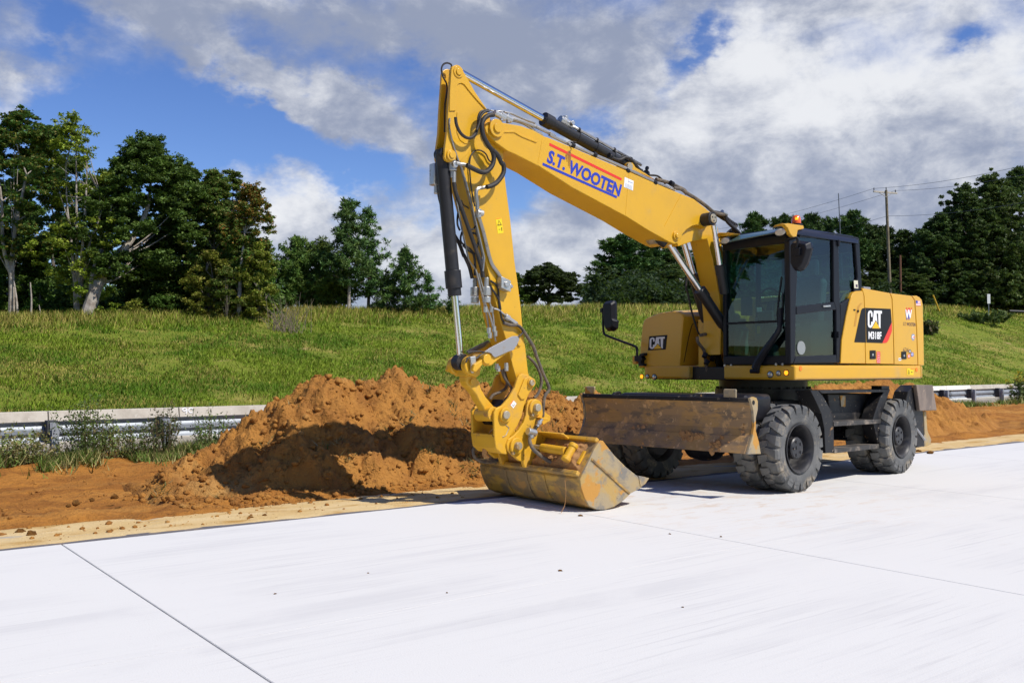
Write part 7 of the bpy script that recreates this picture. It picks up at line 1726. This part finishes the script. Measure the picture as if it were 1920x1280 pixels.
# ------------------------------------------------------------------ tilting ditch bucket
kB = .985
END = z5((1285, 268), (1300, 246), (1330, 248), (1352, 280), (1440, 392), (1560, 512), (1680, 606), (1780, 622), (1745, 682), (1700, 728), (1605, 775), (1540, 842), (1440, 910), (1350, 938), (1270, 938), (1192, 902), (1146, 820), (1112, 720), (1100, 640), (1130, 570), (1190, 450), (1240, 340))
end = np.array(PL(END, kB)); end[:, 1] -= min(0, end[:, 1].min()); 
zmin = end[:, 1].min(); end[:, 1] = end[:, 1] - zmin + .006
BKL = -.72
BK = bpy.data.objects.new('bucket', None); COL.objects.link(BK); BK.parent = EX
cen = end.mean(0)
arc = list(range(8, 19)); outer = [tuple(end[i]) for i in (6, 7)] + [tuple(end[i]) for i in arc] + [tuple(end[i]) for i in (19, 20, 21, 0, 1, 2)]
def inset(pts, d):
    out = []
    for i in range(len(pts)):
        a = np.array(pts[max(i - 1, 0)]); c_ = np.array(pts[min(i + 1, len(pts) - 1)]); t = c_ - a; t /= np.linalg.norm(t); n_ = np.array((-t[1], t[0]))
        if n_ @ (cen - np.array(pts[i])) < 0: n_ = -n_
        out.append(tuple(np.array(pts[i]) + n_ * d))
    return out
outer = [tuple(end[7])] + [tuple(end[i]) for i in arc] + [tuple(end[i]) for i in (19, 20, 21, 0, 1)]
b = MB(); b.side(S, outer + inset(outer, .022)[::-1], BKL + .01, kB - .012); b.done('bucket_shell', M_bucket, BK, .004)
for l0, l1 in ((kB - .014, kB + .012), (BKL - .012, BKL + .014)):
    b = MB(); b.side(S, [tuple(p) for p in end], l0, l1); b.done('end_plate', M_steelplate, BK, .006)
def end_at(i): return end[i]
# worn cutting edge and the lips
ce = [tuple(end[6] + (0, .01)), tuple(end[7] + (-.01, 0)), tuple(end[8]), tuple(end[9] + (.0, .02))]
b = MB(); b.side(S, ce, BKL - .02, kB + .02); b.done('cutting_edge', M_steelplate, BK, .004)
lip, low = end[1], end[18]
lowedge = np.array(S.at_l(*z5((1102, 602))[0], kB))
vec = lowedge - lip; nrm_ = np.array((-vec[1], vec[0])); nrm_ /= np.linalg.norm(nrm_)
if nrm_ @ (cen - lip) > 0: nrm_ = -nrm_
def top(l_, f, off=0.0):               # a point on the sloping top plate
    q_ = lip + vec * f + nrm_ * off; return S(q_[0], l_, q_[1])
def topbar(name, f0, f1, off, l0, l1, mat, bevel=.006, base=-.01):
    b = MB(); A_ = [lip + vec * f0 + nrm_ * base, lip + vec * f1 + nrm_ * base, lip + vec * f1 + nrm_ * off, lip + vec * f0 + nrm_ * off]
    b.side(S, [tuple(q_) for q_ in A_], l0, l1); return b.done(name, mat, BK, bevel)
topbar('top_lip', -.03, .07, .035, BKL, kB - .015, M_couple)
topbar('top_flange', .90, 1.02, .045, BKL, kB - .015, M_bucket, .012)
for l_ in (.42, .12, -.25):
    b = MB(); rp = [tuple(end[i] * 1.0) for i in (18, 17, 16, 15)]; rpo = [tuple(np.array(q_) - (cen - np.array(q_)) / np.linalg.norm(cen - np.array(q_)) * .012) for q_ in rp]
    b.side(S, rp + rpo[::-1], l_ - .02, l_ + .02); b.done('wear_rib', M_bucket, BK, .004)
# tilt cylinder on the top plate
pA, pB = top(.30, .47, .09), top(.70, .50, .09)
b = MB(); b.cyl(pA, pB, .046, seg=24); TC = b.done('tilt_cylinder', M_couple, BK, .004)
b = MB(); b.cyl(top(.12, .46, .09), pA, .026, seg=16); b.done('piston_rod', M_pipe, TC)
eye = np.array(top(.765, .52, .09)); ax_ = vec / np.linalg.norm(vec); axw = np.array((S.F[0] * ax_[0], S.F[1] * ax_[0], ax_[1]))
b = MB(); b.cyl(eye - axw * .07, eye + axw * .07, .043, seg=22); b.done('cylinder_eye', M_couple, TC, .006)
for o_ in (-.105, .060):
    b = MB(); b.cyl(eye + axw * o_, eye + axw * (o_ + .045), .052, seg=22); b.done('eye_lug', M_couple, TC, .008)
topbar('lug_plate', .34, .70, .022, .855, .895, M_couple)
b = MB(); r0_, r1_ = [np.array(S.at_l(*p, kB + .012)) for p in z5((1218, 428), (1602, 772))]; dv = r1_ - r0_; nv = np.array((-dv[1], dv[0])) / np.linalg.norm(dv) * .012
b.side(S, [tuple(r0_ - nv), tuple(r1_ - nv), tuple(r1_ + nv), tuple(r0_ + nv)], kB + .010, kB + .024); b.done('stiffener', M_bucket, BK, .004)
hose('bucket_hose', z5((612, 195), (604, 250), (640, 330), (730, 405), (800, 450), (860, 495), (915, 560), (940, 610), (946, 635)), [nE + .06, nE + .08, nE + .12, nE + .2, nE + .27, nE + .34, nE + .40, nE + .43, nE + .44], .021, M_hose_d, BK, 10)
hose('straw', z5((955, 640), (965, 760), (955, 880), (930, 940), (918, 965)), kB - .10, .003, M_mud, BK, 4)
hose('steel_pipe', z5((830, 430), (870, 455), (930, 460), (952, 430)), nE + .30, .014, M_steelplate, BK)
hose('bucket_hose', z5((760, 420), (790, 460), (795, 540)), nE + .20, .016, M_hose_d, BK)
hose('bucket_hose', z5((740, 450), (770, 500), (790, 550)), nE + .18, .018, M_steelplate, BK)
hose('bucket_hose', z5((112, 285), (60, 300), (38, 350), (52, 405), (95, 440), (180, 460), (290, 442)), LB - .30, .018, M_hose_d, BK)
# hanger brackets between tilt adapter and top plate
for l_ in (LB - .20, LB + .20):
    b = MB(); b.side(S, [tuple(lip + vec * f_ + nrm_ * o_) for f_, o_ in ((.0, .0), (1.0, .0), (1.02, .06), (.85, .20), (.55, .30), (.25, .22), (.05, .10))], l_ - .025, l_ + .025); b.done('hanger_plate', M_couple, BK, .008)
b = MB(); b.side(S, [tuple(lip + vec * f_ + nrm_ * o_) for f_, o_ in ((.03, .02), (.10, .02), (.12, .15), (.06, .13))], LB - .2, LB + .62); b.done('rear_gusset', M_couple, BK, .015)
def crust(name, pt, nu, nv, hf, parent, mat=M_mud):
    """a sheet of dried mud with its own thickness: pt(u, v, h) -> point"""
    b = MB(); I = lambda i, j: i * nv + j
    vs = [pt(i / (nu - 1), j / (nv - 1), hf(i / (nu - 1), j / (nv - 1)) * (0 < i < nu - 1) * (0 < j < nv - 1) - .012) for i in range(nu) for j in range(nv)]
    b.add(vs, [(I(i, j), I(i + 1, j), I(i + 1, j + 1), I(i, j + 1)) for i in range(nu - 1) for j in range(nv - 1)], True)
    return b.done(name, mat, parent, sharp=80)
def mud_h(u, v, l0, l1, k=3.0, lo=.0, hi=.075):
    x = l0 + (l1 - l0) * u
    n_ = mnoise.fractal((x * k, v * 1.6, .3), .8, 2.1, 5) * .5 + .5
    d_ = mnoise.voronoi((x * 9, v * 4.5, 1.0))[0]
    e_ = min(1, min(u, 1 - u) * 7, min(v, 1 - v) * 5)
    return (lo + (hi - lo) * max(0, n_ - .12) + .02 * (d_[1] - d_[0])) * e_
crust('mud_crust', lambda u, v, h: top(.10 + .84 * u, .06 + .82 * v, h), 70, 44, lambda u, v: mud_h(u, v, .1, .94, 3.0, .0, .085), BK)
crust('mud_crust', lambda u, v, h: top(-.68 + .70 * u, .08 + .80 * v, h), 60, 40, lambda u, v: mud_h(u, v, -.68, .02, 2.6, .01, .11), BK)
# lifting lug and dried clay hanging from the coupler nose
b = MB(); p0 = [P3(p, LB - .05) for p in z5((145, 245), (165, 300), (155, 380), (190, 410))]; b.tube(p0, lambda k: .035 * (1 - .5 * abs(k - .4)), 6); b.done('clay_lump', M_mud, QC)
